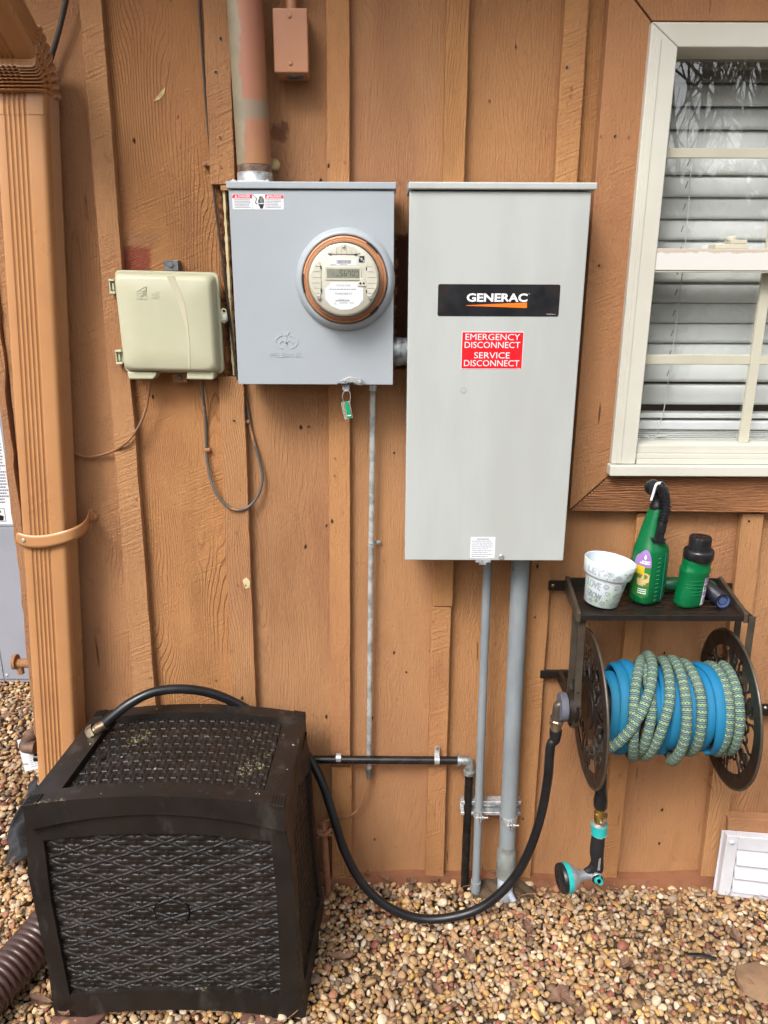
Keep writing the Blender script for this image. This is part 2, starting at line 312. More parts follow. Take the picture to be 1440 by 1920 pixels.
# ------------------------------------------------------------------ mesh builder
class MB:
    def __init__(s): s.v = []; s.f = []; s.mi = []; s.uv = []; s.cur = 0; s.sm = []; s.hasuv = False
    def add(s, vs, fs, uvs=None, smooth=True):
        o = len(s.v); s.v += [tuple(map(float, p)) for p in vs]
        for i, f in enumerate(fs):
            s.f.append(tuple(o+k for k in f)); s.mi.append(s.cur); s.sm.append(smooth)
            s.uv.append(uvs[i] if uvs else None)
        if uvs: s.hasuv = True
        return s
    def box(s, x0, x1, y0, y1, z0, z1, smooth=False):
        return s.hexa([(x0, y0, z0), (x1, y0, z0), (x1, y1, z0), (x0, y1, z0), (x0, y0, z1), (x1, y0, z1), (x1, y1, z1), (x0, y1, z1)], smooth)
    def hexa(s, v, smooth=False):
        return s.add(v, [(0, 3, 2, 1), (4, 5, 6, 7), (0, 1, 5, 4), (1, 2, 6, 5), (2, 3, 7, 6), (3, 0, 4, 7)], smooth=smooth)
    def prism(s, poly, y0, y1, smooth=False):   # poly in XZ, y0 = front (nearer the camera)
        n = len(poly)
        a = sum(poly[i][0]*poly[(i+1) % n][1]-poly[(i+1) % n][0]*poly[i][1] for i in range(n))
        if a < 0: poly = poly[::-1]
        v = [(x, y0, z) for x, z in poly]+[(x, y1, z) for x, z in poly]
        f = [tuple(range(n)), tuple(range(2*n-1, n-1, -1))]+[(i, i+n, (i+1) % n+n, (i+1) % n) for i in range(n)]
        return s.add(v, f, smooth=smooth)
    def tube(s, pts, r, n=12, cap=True, flat=1.0, upv=None, sub=0, uvr=None, flatax=None):
        p = [Vector(q) for q in pts]
        rr = list(r) if hasattr(r, '__len__') else [r]*len(p)
        if sub:
            q, q2 = [], []
            for i in range(len(p)-1):
                a, b, c, d = p[max(i-1, 0)], p[i], p[i+1], p[min(i+2, len(p)-1)]
                for k in range(sub):
                    t = k/sub
                    q.append(.5*((2*b)+(c-a)*t+(2*a-5*b+4*c-d)*t*t+(3*b-a-3*c+d)*t**3)); q2.append(rr[i]*(1-t)+rr[i+1]*t)
            q.append(p[-1]); q2.append(rr[-1]); p, rr = q, q2
        m = len(p); T = [(p[min(i+1, m-1)]-p[max(i-1, 0)]).normalized() for i in range(m)]
        ref = Vector(upv) if upv is not None else (Vector((0, 0, 1)) if abs(T[0].z) < .9 else Vector((0, -1, 0)))
        vs, L = [], [0.0]
        nrm = (ref-T[0]*ref.dot(T[0])).normalized()
        for i in range(m):
            if flatax is not None:
                f_ = flatax[i] if isinstance(flatax, list) else Vector(flatax)
                nrm = (f_-T[i]*f_.dot(T[i])).normalized()
            else: nrm = (nrm-T[i]*nrm.dot(T[i])).normalized()
            b = T[i].cross(nrm)
            for k in range(n):
                a = 2*PI*k/n; vs.append(p[i]+(nrm*math.cos(a)*flat+b*math.sin(a))*rr[i])
            if i: L.append(L[-1]+(p[i]-p[i-1]).length)
        fs, uvs = [], []
        for i in range(m-1):
            for k in range(n):
                k2 = (k+1) % n; fs.append((i*n+k, (i+1)*n+k, (i+1)*n+k2, i*n+k2)[::-1])
                uvs.append([(k/n, L[i]), (k/n, L[i+1]), ((k+1)/n, L[i+1]), ((k+1)/n, L[i])][::-1])
        if cap:
            fs += [tuple(range(n-1, -1, -1))[::-1], tuple(range((m-1)*n, m*n))[::-1]]; uvs += [[(0, 0)]*n]*2
        s.add(vs, fs, uvs)
        return s
    def cyl(s, a, b, r, r2=None, n=24): return s.tube([a, b], [r, r if r2 is None else r2], n)
    def lathe(s, prof, org=(0, 0, 0), ax=(0, 0, 1), n=40, sx=None):   # prof [(radius, height along ax)]
        ax = Vector(ax).normalized(); ref = Vector(sx) if sx else (Vector((1, 0, 0)) if abs(ax.x) < .9 else Vector((0, 0, 1)))
        e1 = (ref-ax*ref.dot(ax)).normalized(); e2 = ax.cross(e1); o = Vector(org); vs = []
        for r, h in prof:
            for k in range(n):
                a = 2*PI*k/n; vs.append(o+ax*h+(e1*math.cos(a)+e2*math.sin(a))*max(r, 1e-5))
        fs = [(i*n+k, i*n+(k+1) % n, (i+1)*n+(k+1) % n, (i+1)*n+k) for i in range(len(prof)-1) for k in range(n)]
        return s.add(vs, fs)
    def grid(s, fn, nu, nv, smooth=True, flip=False):
        vs = [fn(i/(nu-1), j/(nv-1)) for j in range(nv) for i in range(nu)]
        fs = [(j*nu+i, j*nu+i+1, (j+1)*nu+i+1, (j+1)*nu+i) for j in range(nv-1) for i in range(nu-1)]
        if flip: fs = [f[::-1] for f in fs]
        return s.add(vs, fs, smooth=smooth)
    def xf(s, mtx, start=0):
        s.v = s.v[:start]+[tuple(mtx @ Vector(p)) for p in s.v[start:]]; return s
    def build(s, name, mats, parent=None, bevel=0, seg=2, angle=35, sharp=40, local=False):
        me = bpy.data.meshes.new(name)
        L = parent.get('_w', None) if parent is not None and not local else None
        w = Vector(WL.get(parent.name, (0, 0, 0))) if parent is not None and not local else Vector((0, 0, 0))
        vs = [(x-w.x, y-w.y, z-w.z) for x, y, z in s.v] if w.length else s.v
        me.from_pydata(vs, [], s.f)
        mats = mats if isinstance(mats, (list, tuple)) else [mats]
        for m in mats: me.materials.append(M[m] if isinstance(m, str) else m)
        if len(mats) > 1: me.polygons.foreach_set('material_index', s.mi)
        me.polygons.foreach_set('use_smooth', s.sm)
        if s.hasuv:
            u = me.uv_layers.new(name='UVMap'); d = []
            for f, q in zip(s.f, s.uv): d += [c for p in (q or [(0, 0)]*len(f)) for c in p]
            u.data.foreach_set('uv', d)
        me.update(); me.validate()
        if any(s.sm): me.set_sharp_from_angle(angle=math.radians(sharp))
        o = bpy.data.objects.new(name, me); C.objects.link(o)
        if parent is not None: o.parent = parent
        WL[o.name] = tuple(w)
        if bevel:
            b = o.modifiers.new('bevel', 'BEVEL'); b.width = bevel; b.segments = seg; b.limit_method = 'ANGLE'; b.angle_limit = math.radians(angle)
            b.harden_normals = True
            me.polygons.foreach_set('use_smooth', [True]*len(me.polygons))
        return o
WL = {}
def thing(name, label, cat, loc=(0, 0, 0), group=None):
    o = bpy.data.objects.new(name, None); C.objects.link(o); o.location = loc; o.empty_display_size = .05
    o['label'] = label; o['category'] = cat
    if group: o['group'] = group
    WL[o.name] = tuple(loc); return o
def tag(o, label, cat, group=None):
    o['label'] = label; o['category'] = cat
    if group: o['group'] = group
    return o
def struct(o, kind='structure'): o['kind'] = kind; return o

def textmesh(s, bold=0.0, fill=True):
    cu = bpy.data.curves.new('t', 'FONT'); cu.body = s; cu.size = 1; cu.offset = bold; cu.resolution_u = 3
    cu.fill_mode = 'BOTH' if fill else 'NONE'
    ob = bpy.data.objects.new('t', cu); C.objects.link(ob)
    bpy.context.view_layer.update(); dg = bpy.context.evaluated_depsgraph_get()
    me = bpy.data.meshes.new_from_object(ob.evaluated_get(dg))
    v = [tuple(p.co) for p in me.vertices]; f = [tuple(p.vertices) for p in me.polygons]; e = [tuple(q.vertices) for q in me.edges]
    bpy.data.objects.remove(ob); bpy.data.curves.remove(cu); bpy.data.meshes.remove(me)
    return v, f, e
def text(mb, s, cx, cz, y, w=None, h=None, bold=0.0, shear=0.0):
    v, f, e = textmesh(s, bold); xs = [p[0] for p in v]; ys = [p[1] for p in v]
    x0, x1, z0, z1 = min(xs), max(xs), min(ys), max(ys)
    kz = (h/(z1-z0)) if h else None; kx = (w/(x1-x0)) if w else kz
    if kz is None: kz = kx
    mb.add([(cx+(p[0]-(x0+x1)/2)*kx+shear*(p[1]-z0)*kz, y, cz+(p[1]-(z0+z1)/2)*kz) for p in v], f, smooth=False)
    return mb
def rrect(x0, x1, z0, z1, r, n=5):
    o = []
    for cx, cz, a0 in ((x1-r, z1-r, 0), (x0+r, z1-r, 90), (x0+r, z0+r, 180), (x1-r, z0+r, 270)):
        for k in range(n+1):
            a = math.radians(a0+90*k/n); o.append((cx+r*math.cos(a), cz+r*math.sin(a)))
    return o
def circ(cx, cz, r, n=32): return [(cx+r*math.cos(2*PI*k/n), cz+r*math.sin(2*PI*k/n)) for k in range(n)]
def fakelines(mb, x0, x1, z0, z1, rows, y, seed=1, hh=.35):   # print too small to read: broken dashes
    r = random.Random(seed); dz = (z1-z0)/rows
    for i in range(rows):
        x = x0; zc = z1-(i+.5)*dz; end = x1-(x1-x0)*r.choice((0, .05, .25, .1))
        while x < end:
            w = (x1-x0)*r.uniform(.04, .12); e = min(x+w, end); mb.prism([(x, zc-dz*hh/2), (e, zc-dz*hh/2), (e, zc+dz*hh/2), (x, zc+dz*hh/2)], y, y+.00015); x = e+(x1-x0)*.02
    return mb
def slot_screw(mb, p, r, ax=(0, -1, 0), n=16):
    a = Vector(ax); mb.lathe([(r, 0), (r, r*.35), (r*.75, r*.6), (0, r*.65)], p, ax, n)

# ------------------------------------------------------------------ HOUSE
house = thing('house', 'brown painted board and batten house wall with a cream framed window', 'house')
def edge(a, b, y):                       # straight edge through two measured points: x as a function of z
    (x0, z0), (x1, z1) = P(*a, y), P(*b, y)
    return lambda z: x0+(x1-x0)*(z-z0)/(z1-z0)
def plank(eL, eR, z0, z1, y0, y1, name, m, rough=.0012, seed=0, bevel=.0015):
    r = random.Random(seed); n = max(3, int((z1-z0)/.03)); mb = MB(); vs = []
    aL = aR = 0
    for i in range(n+1):
        z = z0+(z1-z0)*i/n
        aL = aL*.6+r.uniform(-1, 1)*rough; aR = aR*.6+r.uniform(-1, 1)*rough
        a, b = eL(z)+aL, eR(z)+aR
        vs += [(a, y0, z), (b, y0, z), (b, y1, z), (a, y1, z)]
    fs = []
    for i in range(n):
        o = 4*i
        for k in range(4): fs.append((o+k, o+(k+1) % 4, o+4+(k+1) % 4, o+4+k))
    fs += [(3, 2, 1, 0), (4*n, 4*n+1, 4*n+2, 4*n+3)]
    mb.add(vs, fs, smooth=False)
    return mb.build(name, m, house, bevel=bevel, seg=2, angle=50)
Z0, Z1 = -.02, 2.72
yb = -.021
B1 = (edge((148, 0), (249, 1280), yb), edge((190, 0), (290, 1300), yb))
B2 = (edge((380, 0), (436, 1350), yb), edge((428, 0), (481, 1350), yb))
B3 = (edge((612, 0), (620, 1435), yb), edge((655, 0), (657, 1400), yb))
B4 = (edge((835, 0), (798, 1640), yb), edge((878, 0), (832, 1640), yb))
B5 = (edge((1060, 0), (977, 1360), yb), edge((1105, 0), (1014, 1360), yb))
B6 = (edge((1196, 960), (1143, 1460), yb), edge((1228, 960), (1176, 1460), yb))
B7 = (edge((1393, 960), (1333, 1480), yb), edge((1434, 960), (1372, 1480), yb))
cornerE = edge((-12, 640), (60, 1300), 0)
zt = P(0, 345, -.02)[1]
mid = lambda b: (lambda z: (b[0](z)+b[1](z))/2)
XR_END = lambda z: 2.3
bounds = [cornerE, mid(B1), mid(B2), mid(B3), mid(B4), mid(B5)]
ys = [.004, .0, .002, 0, .003]
for i in range(5):
    plank((lambda z, f=bounds[i], i=i: f(z)+(.002 if i else .024)), (lambda z, f=bounds[i+1]: f(z)-.002), Z0, Z1, ys[i], .028, 'siding_board', 'board', seed=i, bevel=0)
zw0, zw1 = 1.15, 2.20
lo = [mid(B5), mid(B6), mid(B7), lambda z: 1.20, lambda z: 1.55, lambda z: 1.9]
for i in range(5):
    plank((lambda z, f=lo[i]: f(z)+.002), (lambda z, f=lo[i+1]: f(z)-.002), Z0, zw0, [0, .003, .001, 0, .002][i], .028, 'siding_board', 'board', seed=10+i, bevel=0)
plank(lambda z: .398, lambda z: .53, zw0+.002, Z1, .001, .028, 'siding_board', 'board', seed=31, bevel=0)
plank(lambda z: .532, lambda z: 1.9, zw1, Z1, .001, .028, 'siding_board', 'board', seed=32, bevel=0)
bz = lambda py: P(700, py, yb)[1]
def batten(b, z0, z1, seed, dx=0.0, y0=-.021, rough=.0006): return plank(lambda z: b[0](z)+dx, lambda z: b[1](z)+dx, z0, z1, y0, -.0005 if seed < 90 else -.0005, 'batten', 'batten', rough=rough, seed=seed)
batten(B1, Z0, Z1, 41, rough=.0008)
batten(B2, bz(347), Z1, 42, rough=.0009); batten(B2, Z0, bz(708), 43)
batten(B3, bz(1436), Z1, 44); batten(B3, Z0, bz(1438), 45, .003, -.023)
batten(B4, bz(1136), Z1, 46, .003, -.023); batten(B4, Z0, bz(1138), 47)
batten(B5, Z0, Z1, 48)
batten(B6, Z0, 1.105, 49); batten(B7, Z0, 1.105, 50)
plank(lambda z: 1.19, lambda z: 1.24, Z0, 1.105, yb, -.0005, 'batten', 'batten', seed=51); plank(lambda z: 1.53, lambda z: 1.58, Z0, 1.105, yb, -.0005, 'batten', 'batten', seed=52)
# corner board: rough sawn edge left of the downspout
plank(lambda z: cornerE(z), lambda z: cornerE(z)+.022, Z0, Z1, -.006, .12, 'corner_board', 'corner', rough=.003, seed=61)
# side wall going back from the corner
plank(lambda z: cornerE(z)+.004, lambda z: cornerE(z)+.03, Z0, Z1, .121, 5.0, 'side_wall', 'board', seed=62, bevel=0)
# the knob of a hose tap on the corner and its flange
mb = MB(); x, z = P(44, 1240, .03); mb.cyl((x-.012, .02, z), (x+.03, .02, z), .012); mb.cyl((x-.02, .02, z+.004), (x-.012, .02, z+.004), .02); mb.cyl((x-.006, .02, z-.03), (x-.006, .02, z), .009)
mb.build('bracket_knob', 'corner', house)
# window trim boards with mitred corners
yt = -.034
xl_t, xr_t = P(1130, 0, yt)[0], P(1222, 38, yt)[0]
xl_b, xr_b = P(1068, 956, yt)[0], P(1143, 893, yt)[0]
zb0, zb1 = P(1068, 958, yt)[1], P(1143, 893, yt)[1]
ztt = P(1222, 40, yt)[1]; XE = 1.42
mb = MB(); mb.prism([(xl_b, zb0+.003), (xr_b-.001, zb1+.003), (xr_b-.001, ztt-.001), (xl_b, ztt+.088)], yt, .0)
mb.build('window_trim', 'trim', house, bevel=.0015)
mb = MB(); mb.prism([(xl_b+.001, zb0), (XE+.1, zb0-.004), (XE, zb1), (xr_b+.001, zb1)], yt-.002, .0)
mb.build('window_trim', 'trim_h', house, bevel=.002)
mb = MB(); mb.prism([(xl_b+.001, ztt+.092), (xr_b+.001, ztt+.001), (XE, ztt+.001), (XE+.1, ztt+.092)], yt-.001, .0)
mb.build('window_trim', 'trim', house, bevel=.0015)
mb = MB(); mb.prism([(XE+.001, zb1), (XE+.101, zb0), (XE+.101, ztt+.09), (XE+.001, ztt)], yt, .0)
mb.build('window_trim', 'trim', house, bevel=.0015)
# metal flashing strip along the foot of the wall, slightly wavy
mb = MB()
fz = P(1200, 1652, -.03)[1]
def fl(u, v):
    x = -.28+u*1.9; top = fz+.004+.004*math.sin(x*9)+.003*math.sin(x*23)
    return (x, -.026-.010*(1-v)-.004*math.sin(x*17+v*2)*(1-v), -.03+(top+.03)*v)
mb.grid(fl, 160, 6); mb.grid(lambda u, v: (-.28+u*1.9, -.026+.026*v, fl(u, 1)[2]), 160, 2)
fo = mb.build('foot_flashing', 'flash', house)
for px, py in ((1152, 1659), (1197, 1658), (1345, 1660)):
    mb = MB(); mb.lathe([(.004, 0), (.004, .001), (.0025, .0022), (.001, .001)], P3(px, py, -.037), (0, -1, 0), 14); mb.build('rivet', 'flash', fo)
mb = MB(); mb.box(-.80, 2.2, .03, .2, -.4, .05); mb.build('foundation', 'conc', house)
# eave above the picture: shades the top of the wall
mb = MB(); mb.hexa([(-1.6, -.46, 2.68), (2.6, -.46, 2.68), (2.6, .3, 2.72), (-1.6, .3, 2.72), (-1.6, -.46, 2.70), (2.6, -.46, 2.70), (2.6, .3, 2.75), (-1.6, .3, 2.75)])
mb.build('soffit', 'soffit', house)
mb = MB(); mb.box(-1.6, 2.6, -.50, -.462, 2.66, 2.80); mb.build('fascia_board', 'trim', house)
mb = MB(); mb.hexa([(-1.7, -.56, 2.805), (2.7, -.56, 2.805), (2.7, 2.5, 4.1), (-1.7, 2.5, 4.1), (-1.7, -.56, 2.825), (2.7, -.56, 2.825), (2.7, 2.5, 4.13), (-1.7, 2.5, 4.13)])
mb.build('roof', 'roof', house)
# cream strip of caulk and old foam in the slot left of the meter box
mb = MB(); a = P(419, 352, -.012); b = P(438, 704, -.012); r_ = random.Random(3); vs = []
for i in range(40):
    t = i/39; x = a[0]+(b[0]-a[0])*t; z = a[1]+(b[1]-a[1])*t; w = .0045+r_.uniform(-.0015, .0015)
    vs += [(x-w, -.002, z), (x-w*.5, -.012, z), (x+w*.6, -.012, z), (x+w, -.002, z)]
mb.add(vs, [(4*i+k, 4*i+4+k, 4*i+5+k, 4*i+1+k) for i in range(39) for k in range(3)], smooth=True)
mb.build('caulk_strip', 'caulk', house)
mb = MB(); x, z = P(426, 348, -.015); mb.box(x-.014, x+.012, -.019, -.001, z-.010, z+.001); mb.build('batten_stub', 'batten', house, bevel=.001)
# two bits of torn wood on the boards: bare wood showing
def chip(pts, y, m='foam', name='bare_wood_patch'):
    mb = MB(); mb.prism([P(*p, y) for p in pts], y, y+.002); return mb.build(name, m, house)
chip([(288, 190), (296, 178), (310, 163), (308, 176), (300, 186)], -.0015, 'foam')
chip([(455, 1088), (462, 1083), (469, 1090), (468, 1102), (460, 1104)], -.0225, 'caulk')
# nail heads
for i, (px, py, y) in enumerate([(414, 73, yb), (413, 258, yb), (414, 313, yb), (405, 136, yb), (646, 304, yb), (864, 181, yb), (1063, 127, yb), (1071, 166, yb), (1069, 181, yb),
    (439, 789, yb), (443, 998, yb), (445, 1098, yb), (579, 800, 0), (628, 860, yb), (627, 892, yb), (739, 849, 0), (670, 1056, 0), (720, 1052, 0), (1123, 498, yt), (1103, 865, yt), (825, 1630, yb), (633, 1497, yb),
    (255, 936, yb), (282, 1270, yb), (1404, 977, yb), (1121, 1226, 0), (1005, 1120, yb), (1003, 1157, yb), (1178, 257, yt), (1127, 255, yt), (1153, 256, yt), (812, 1166, yb), (845, 1180, 0), (762, 1260, 0), (745, 1310, 0)]):
    mb = MB(); x, z = P(px, py, y); mb.lathe([(.0028, -.0004), (.0028, .0012), (.0012, .0006), (0, 0)], (x, y-.0005, z), (0, -1, 0), 10)
    mb.build('nail_head', 'corner' if i % 3 else 'inkblack', house)

# ---- window, built into the wall
win = MB()
xw0 = P(1222, 40, -.05)[0]; xb0 = P(1144, 892, -.05)[0]; XW = (xw0+xb0)/2; ZWB, ZWT = P(1144, 891, -.05)[1], P(1300, 41, -.05)[1]
XG = (P(1265, 96, -.03)[0]+P(1190, 830, -.03)[0])/2; ZGT = P(1300, 94, -.03)[1]; ZGB = P(1300, 834, -.03)[1]
XW1 = 1.40; XG1 = XW1-(XG-XW)
ZS = P(1300, 871, -.05)[1]
win.prism([(XW, ZS), (XG, ZS), (XG, ZGT), (XW, ZWT)], -.050, .04)                       # left stile, mitred at the top
win.prism([(XW+.0005, ZWT), (XG+.0005, ZGT), (XG1, ZGT), (XW1, ZWT)], -.050, .04)
win.prism([(XG1+.0005, ZS), (XW1, ZS), (XW1, ZWT-.0005), (XG1+.0005, ZGT)], -.050, .04)
window = win.build('window', 'vinyl', house, bevel=.003, seg=3)
mb = MB(); mb.box(XW-.004, XW1+.004, -.062, .04, ZWB, ZS-.001); mb.build('window_sill', 'vinyl', window, bevel=.003)
mb = MB(); mb.box(XW+.012, XW+.022, -.0525, -.0495, ZS+.002, ZWT-.03); mb.build('frame_bead', 'vinyl', window, bevel=.001)
# lower sash: bottom rail in two steps
zr1, zr2 = P(1300, 849, -.03)[1], P(1300, 858, -.03)[1]
mb = MB(); mb.box(XG+.001, XG1-.001, -.034, .03, zr1, ZGB); mb.build('bottom_rail', 'vinyl', window, bevel=.0015)
mb = MB(); mb.box(XG+.001, XG1-.001, -.042, .03, zr2, zr1-.0005); mb.box(XG+.003, XG1-.003, -.047, .03, ZS, zr2-.0005); mb.build('sill_track', 'vinyl', window, bevel=.001)
zm0, zm1 = P(1300, 511, -.045)[1], P(1300, 466, -.045)[1]
mb = MB(); mb.box(XG-.004, XG1+.004, -.046, .02, zm0+.004, zm1); mb.build('meeting_rail', 'rail', window, bevel=.002)
mb = MB(); mb.box(XG-.004, XG1+.004, -.044, .02, zm0, zm0+.0035); mb.build('rail_lip', 'vinyl2', window, bevel=.001)
mb = MB(); x, z = P(1368, 458, -.02); mb.box(x-.035, x+.038, -.030, .01, zm1+.0005, zm1+.010); mb.box(x-.002, x+.034, -.03, .005, zm1+.010, zm1+.019); mb.lathe([(.011, 0), (.011, .006), (.006, .008), (0, .008)], (x+.006, -.012, zm1+.019), (0, 0, 1), 20)
mb.build('sash_lock', 'vinyl2', window, bevel=.0015)
yg = .004
for a, b in ((279, 297),):
    mb = MB(); mb.box(XG+.0005, XG1-.0005, yg-.010, yg-.001, P(1300, b, yg)[1], P(1300, a, yg)[1]); mb.build('muntin', 'vinyl2', window, bevel=.0008)
zl0, zl1 = P(1300, 682, yg)[1], P(1300, 665, yg)[1]
xm0, xm1 = P(1392, 760, yg)[0], P(1409, 760, yg)[0]
mb = MB(); mb.box(XG+.0005, xm0-.0005, yg-.009, yg-.001, zl0, zl1); mb.box(xm1+.0005, XG1-.0005, yg-.009, yg-.001, zl0, zl1); mb.build('muntin', 'vinyl2', window, bevel=.0008)
dx_ = XG1-XG
for x0 in (xm0, XG1-(xm1-XG)):
    mb = MB(); mb.box(x0, x0+(xm1-xm0), yg-.011, yg-.001, ZGB+.0005, zm0-.0005); mb.build('muntin', 'vinyl2', window, bevel=.0008)
    mb = MB(); mb.box(x0, x0+(xm1-xm0), yg-.011, yg-.001, zm1+.0005, P(1300, 297, yg)[1]-.0005); mb.box(x0, x0+(xm1-xm0), yg-.011, yg-.001, P(1300, 279, yg)[1]+.0005, ZGT-.0005); mb.build('muntin', 'vinyl2', window, bevel=.0008)
mb = MB(); mb.add([(XG-.003, yg, ZGB-.003), (XG1+.003, yg, ZGB-.003), (XG1+.003, yg, zm0+.002), (XG-.003, yg, zm0+.002)], [(0, 1, 2, 3)], smooth=False); mb.build('pane', 'pane', window)
mb = MB(); mb.add([(XG-.003, yg+.003, zm1-.002), (XG1+.003, yg+.003, zm1-.002), (XG1+.003, yg+.003, ZGT+.003), (XG-.003, yg+.003, ZGT+.003)], [(0, 1, 2, 3)], smooth=False); mb.build('pane', 'pane', window)
# dark room behind it
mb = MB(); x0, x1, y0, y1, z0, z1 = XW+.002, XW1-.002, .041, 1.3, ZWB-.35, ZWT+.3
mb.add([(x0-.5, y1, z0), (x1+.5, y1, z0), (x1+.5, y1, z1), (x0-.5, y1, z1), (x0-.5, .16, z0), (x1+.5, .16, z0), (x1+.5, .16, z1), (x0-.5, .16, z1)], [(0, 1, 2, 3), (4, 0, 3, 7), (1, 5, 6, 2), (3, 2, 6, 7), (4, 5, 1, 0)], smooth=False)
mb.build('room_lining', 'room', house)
mb = MB(); mb.box(x0-.01, x0+.018, .041, .16, ZWB, ZWT); mb.box(x1-.018, x1+.01, .041, .16, ZWB, ZWT); mb.box(x0+.019, x1-.019, .041, .16, ZWT-.03, ZWT); mb.box(x0+.019, x1-.019, .041, .20, ZWB-.02, ZGB-.012)
mb.build('window_reveal', 'vinyl', house)

# ---- blind hanging inside the window
yB = .085
blind = thing('window_blind', 'closed white slatted blind hanging behind the cream framed window', 'blind', (XG, yB, ZGT))
zA, zB = P(1300, 177, yB)[1], P(1300, 732, yB)[1]; pitch = (zA-zB)/14
XA, XB = XG-.006, XG1+.006
def slat(z, m='slat', tilt=81, w=None):
    w = w or pitch*1.08; t = math.radians(tilt); mb = MB()
    def fn(u, v):
        s = (v-.5)*w; c = .0028*(1-4*(v-.5)**2)
        y = yB-.0+s*math.cos(t)+c*math.sin(t)*-1; zz = z+s*math.sin(t)+c*math.cos(t)
        return (XA+(XB-XA)*u, y, zz)
    mb.grid(fn, 2, 7, flip=False); o = mb.build('slat', m, blind); sm = o.modifiers.new('solid', 'SOLIDIFY'); sm.thickness = .002; return o
for k in range(-2, 15):
    z = zA-k*pitch+pitch*.5-.5*pitch
    if k == 14: z -= .009
    slat(z, 'slat' if k not in (-1,) else 'slatd', 81 if k > 1 else 74)
zbr = P(1300, 777, yB)[1]
mb = MB(); mb.box(XA, XB, yB-.022, yB+.022, zbr-.006, zbr+.006); mb.build('bottom_rail', 'slat', blind, bevel=.003)
mb = MB(); mb.box(XA, XB, yB-.02, yB+.03, ZGT-.01, ZGT+.04); mb.build('head_rail', 'slatd', blind, bevel=.003)
zst = P(1300, 805, yB)[1]
for k in range(6):
    mb = MB(); z = zst-.0048*k; mb.box(XA, XB, yB-.024+.001*(k % 2), yB+.024, z-.0016, z+.0016); mb.build('slat', 'slat', blind, bevel=.0008)
mb = MB(); mb.box(XA, XB, yB-.03, yB+.04, zst+.004, zbr-.012); mb.build('valance_strip', 'white', blind, bevel=.004)
# lift cords with the short tapes at every slat
xc = P(1290, 240, yB)[0]; xc2 = P(1240, 770, yB)[0]
mb = MB(); mb.tube([(xc, yB-.03, P(1290, 240, yB)[1]), ((xc+xc2)/2+.006, yB-.034, (zA+zB)/2), (xc2-.004, yB-.032, P(1240, 740, yB)[1]), (xc2-.012, yB-.03, P(1238, 790, yB)[1]), (xc2-.02, yB-.03, P(1228, 822, yB)[1])], .0011, 6, sub=6)
mb.build('lift_cord', 'cord', blind)
mb = MB(); r_ = random.Random(5); zc = P(1230, 822, yB-.03)[1]; xk = P(1230, 822, yB-.03)[0]
mb.tube([(xk+.030*math.sin(i*1.3)+r_.uniform(-.006, .006), yB-.033-.001*(i % 3), zc+.010*math.cos(i*1.9)+r_.uniform(-.003, .003)) for i in range(16)], .0010, 6, sub=6); mb.build('cord_tangle', 'cord', blind)
for k in range(1, 14):
    z = zA-k*pitch; mb = MB(); x = xc+(xc2-xc)*(zA-z)/(zA-zB)*.9-.003
    mb.hexa([(x-.001, yB-.026, z-.008), (x+.001, yB-.026, z-.008), (x+.001, yB-.024, z-.008), (x-.001, yB-.024, z-.008), (x+.003, yB-.026, z+.006), (x+.005, yB-.026, z+.006), (x+.005, yB-.024, z+.006), (x+.003, yB-.024, z+.006)])
    mb.build('ladder_tape', 'slatd', blind)

# ------------------------------------------------------------------ DOWNSPOUT
yf, yk = -.100, -.022
fL = edge((23, 740), (60, 1300), yf)
fR = lambda z: fL(z)+.102
ZE = P(60, 178, yf)[1]      # where the elbow starts
def spout_section():
    # closed outline in local (a along the width 0..1, b depth 0 front .. 1 back), with flutes pressed in
    o = []
    def flute(fn, t0, t1, k, d):
        for i in range(k):
            c = t0+(t1-t0)*(i+.5)/k; h = (t1-t0)/k*.5
            for q, dd in ((-.92, 0), (-.45, d*.8), (0, d), (.45, d*.8), (.92, 0)): o.append(fn(c+h*q, dd))
    o.append((.0, .12)); o.append((.02, .04)); o.append((.08, 0))
    flute(lambda t, d: (t, d), .20, .68, 5, .045)
    o.append((.72, 0)); o.append((.90, 0)); o.append((.96, .02)); o.append((.99, .07)); o.append((1, .14))
    flute(lambda t, d: (1-d*.8, t), .30, .88, 4, .05)
    o.append((1, .94)); o.append((.96, 1)); o.append((.04, 1)); o.append((0, .94))
    return o
sec = spout_section()
spout = thing('downspout', 'brown fluted aluminium downspout running down the wall left of the telephone box', 'downspout', (fL(.2)+.05, -.06, .05))
mb = MB(); n = len(sec); rows = []
zz = [.05, .35, .7, 1.0, 1.3, 1.6, 1.85, ZE+.0]
vs = []
for z in zz:
    for a, b in sec: vs.append((fL(z)+a*.102, yf+b*(yk-yf), z))
fs = [(i*n+k, i*n+(k+1) % n, (i+1)*n+(k+1) % n, (i+1)*n+k) for i in range(len(zz)-1) for k in range(n)]
mb.add(vs, fs); mb.build('pipe', 'spout', spout, sharp=50)
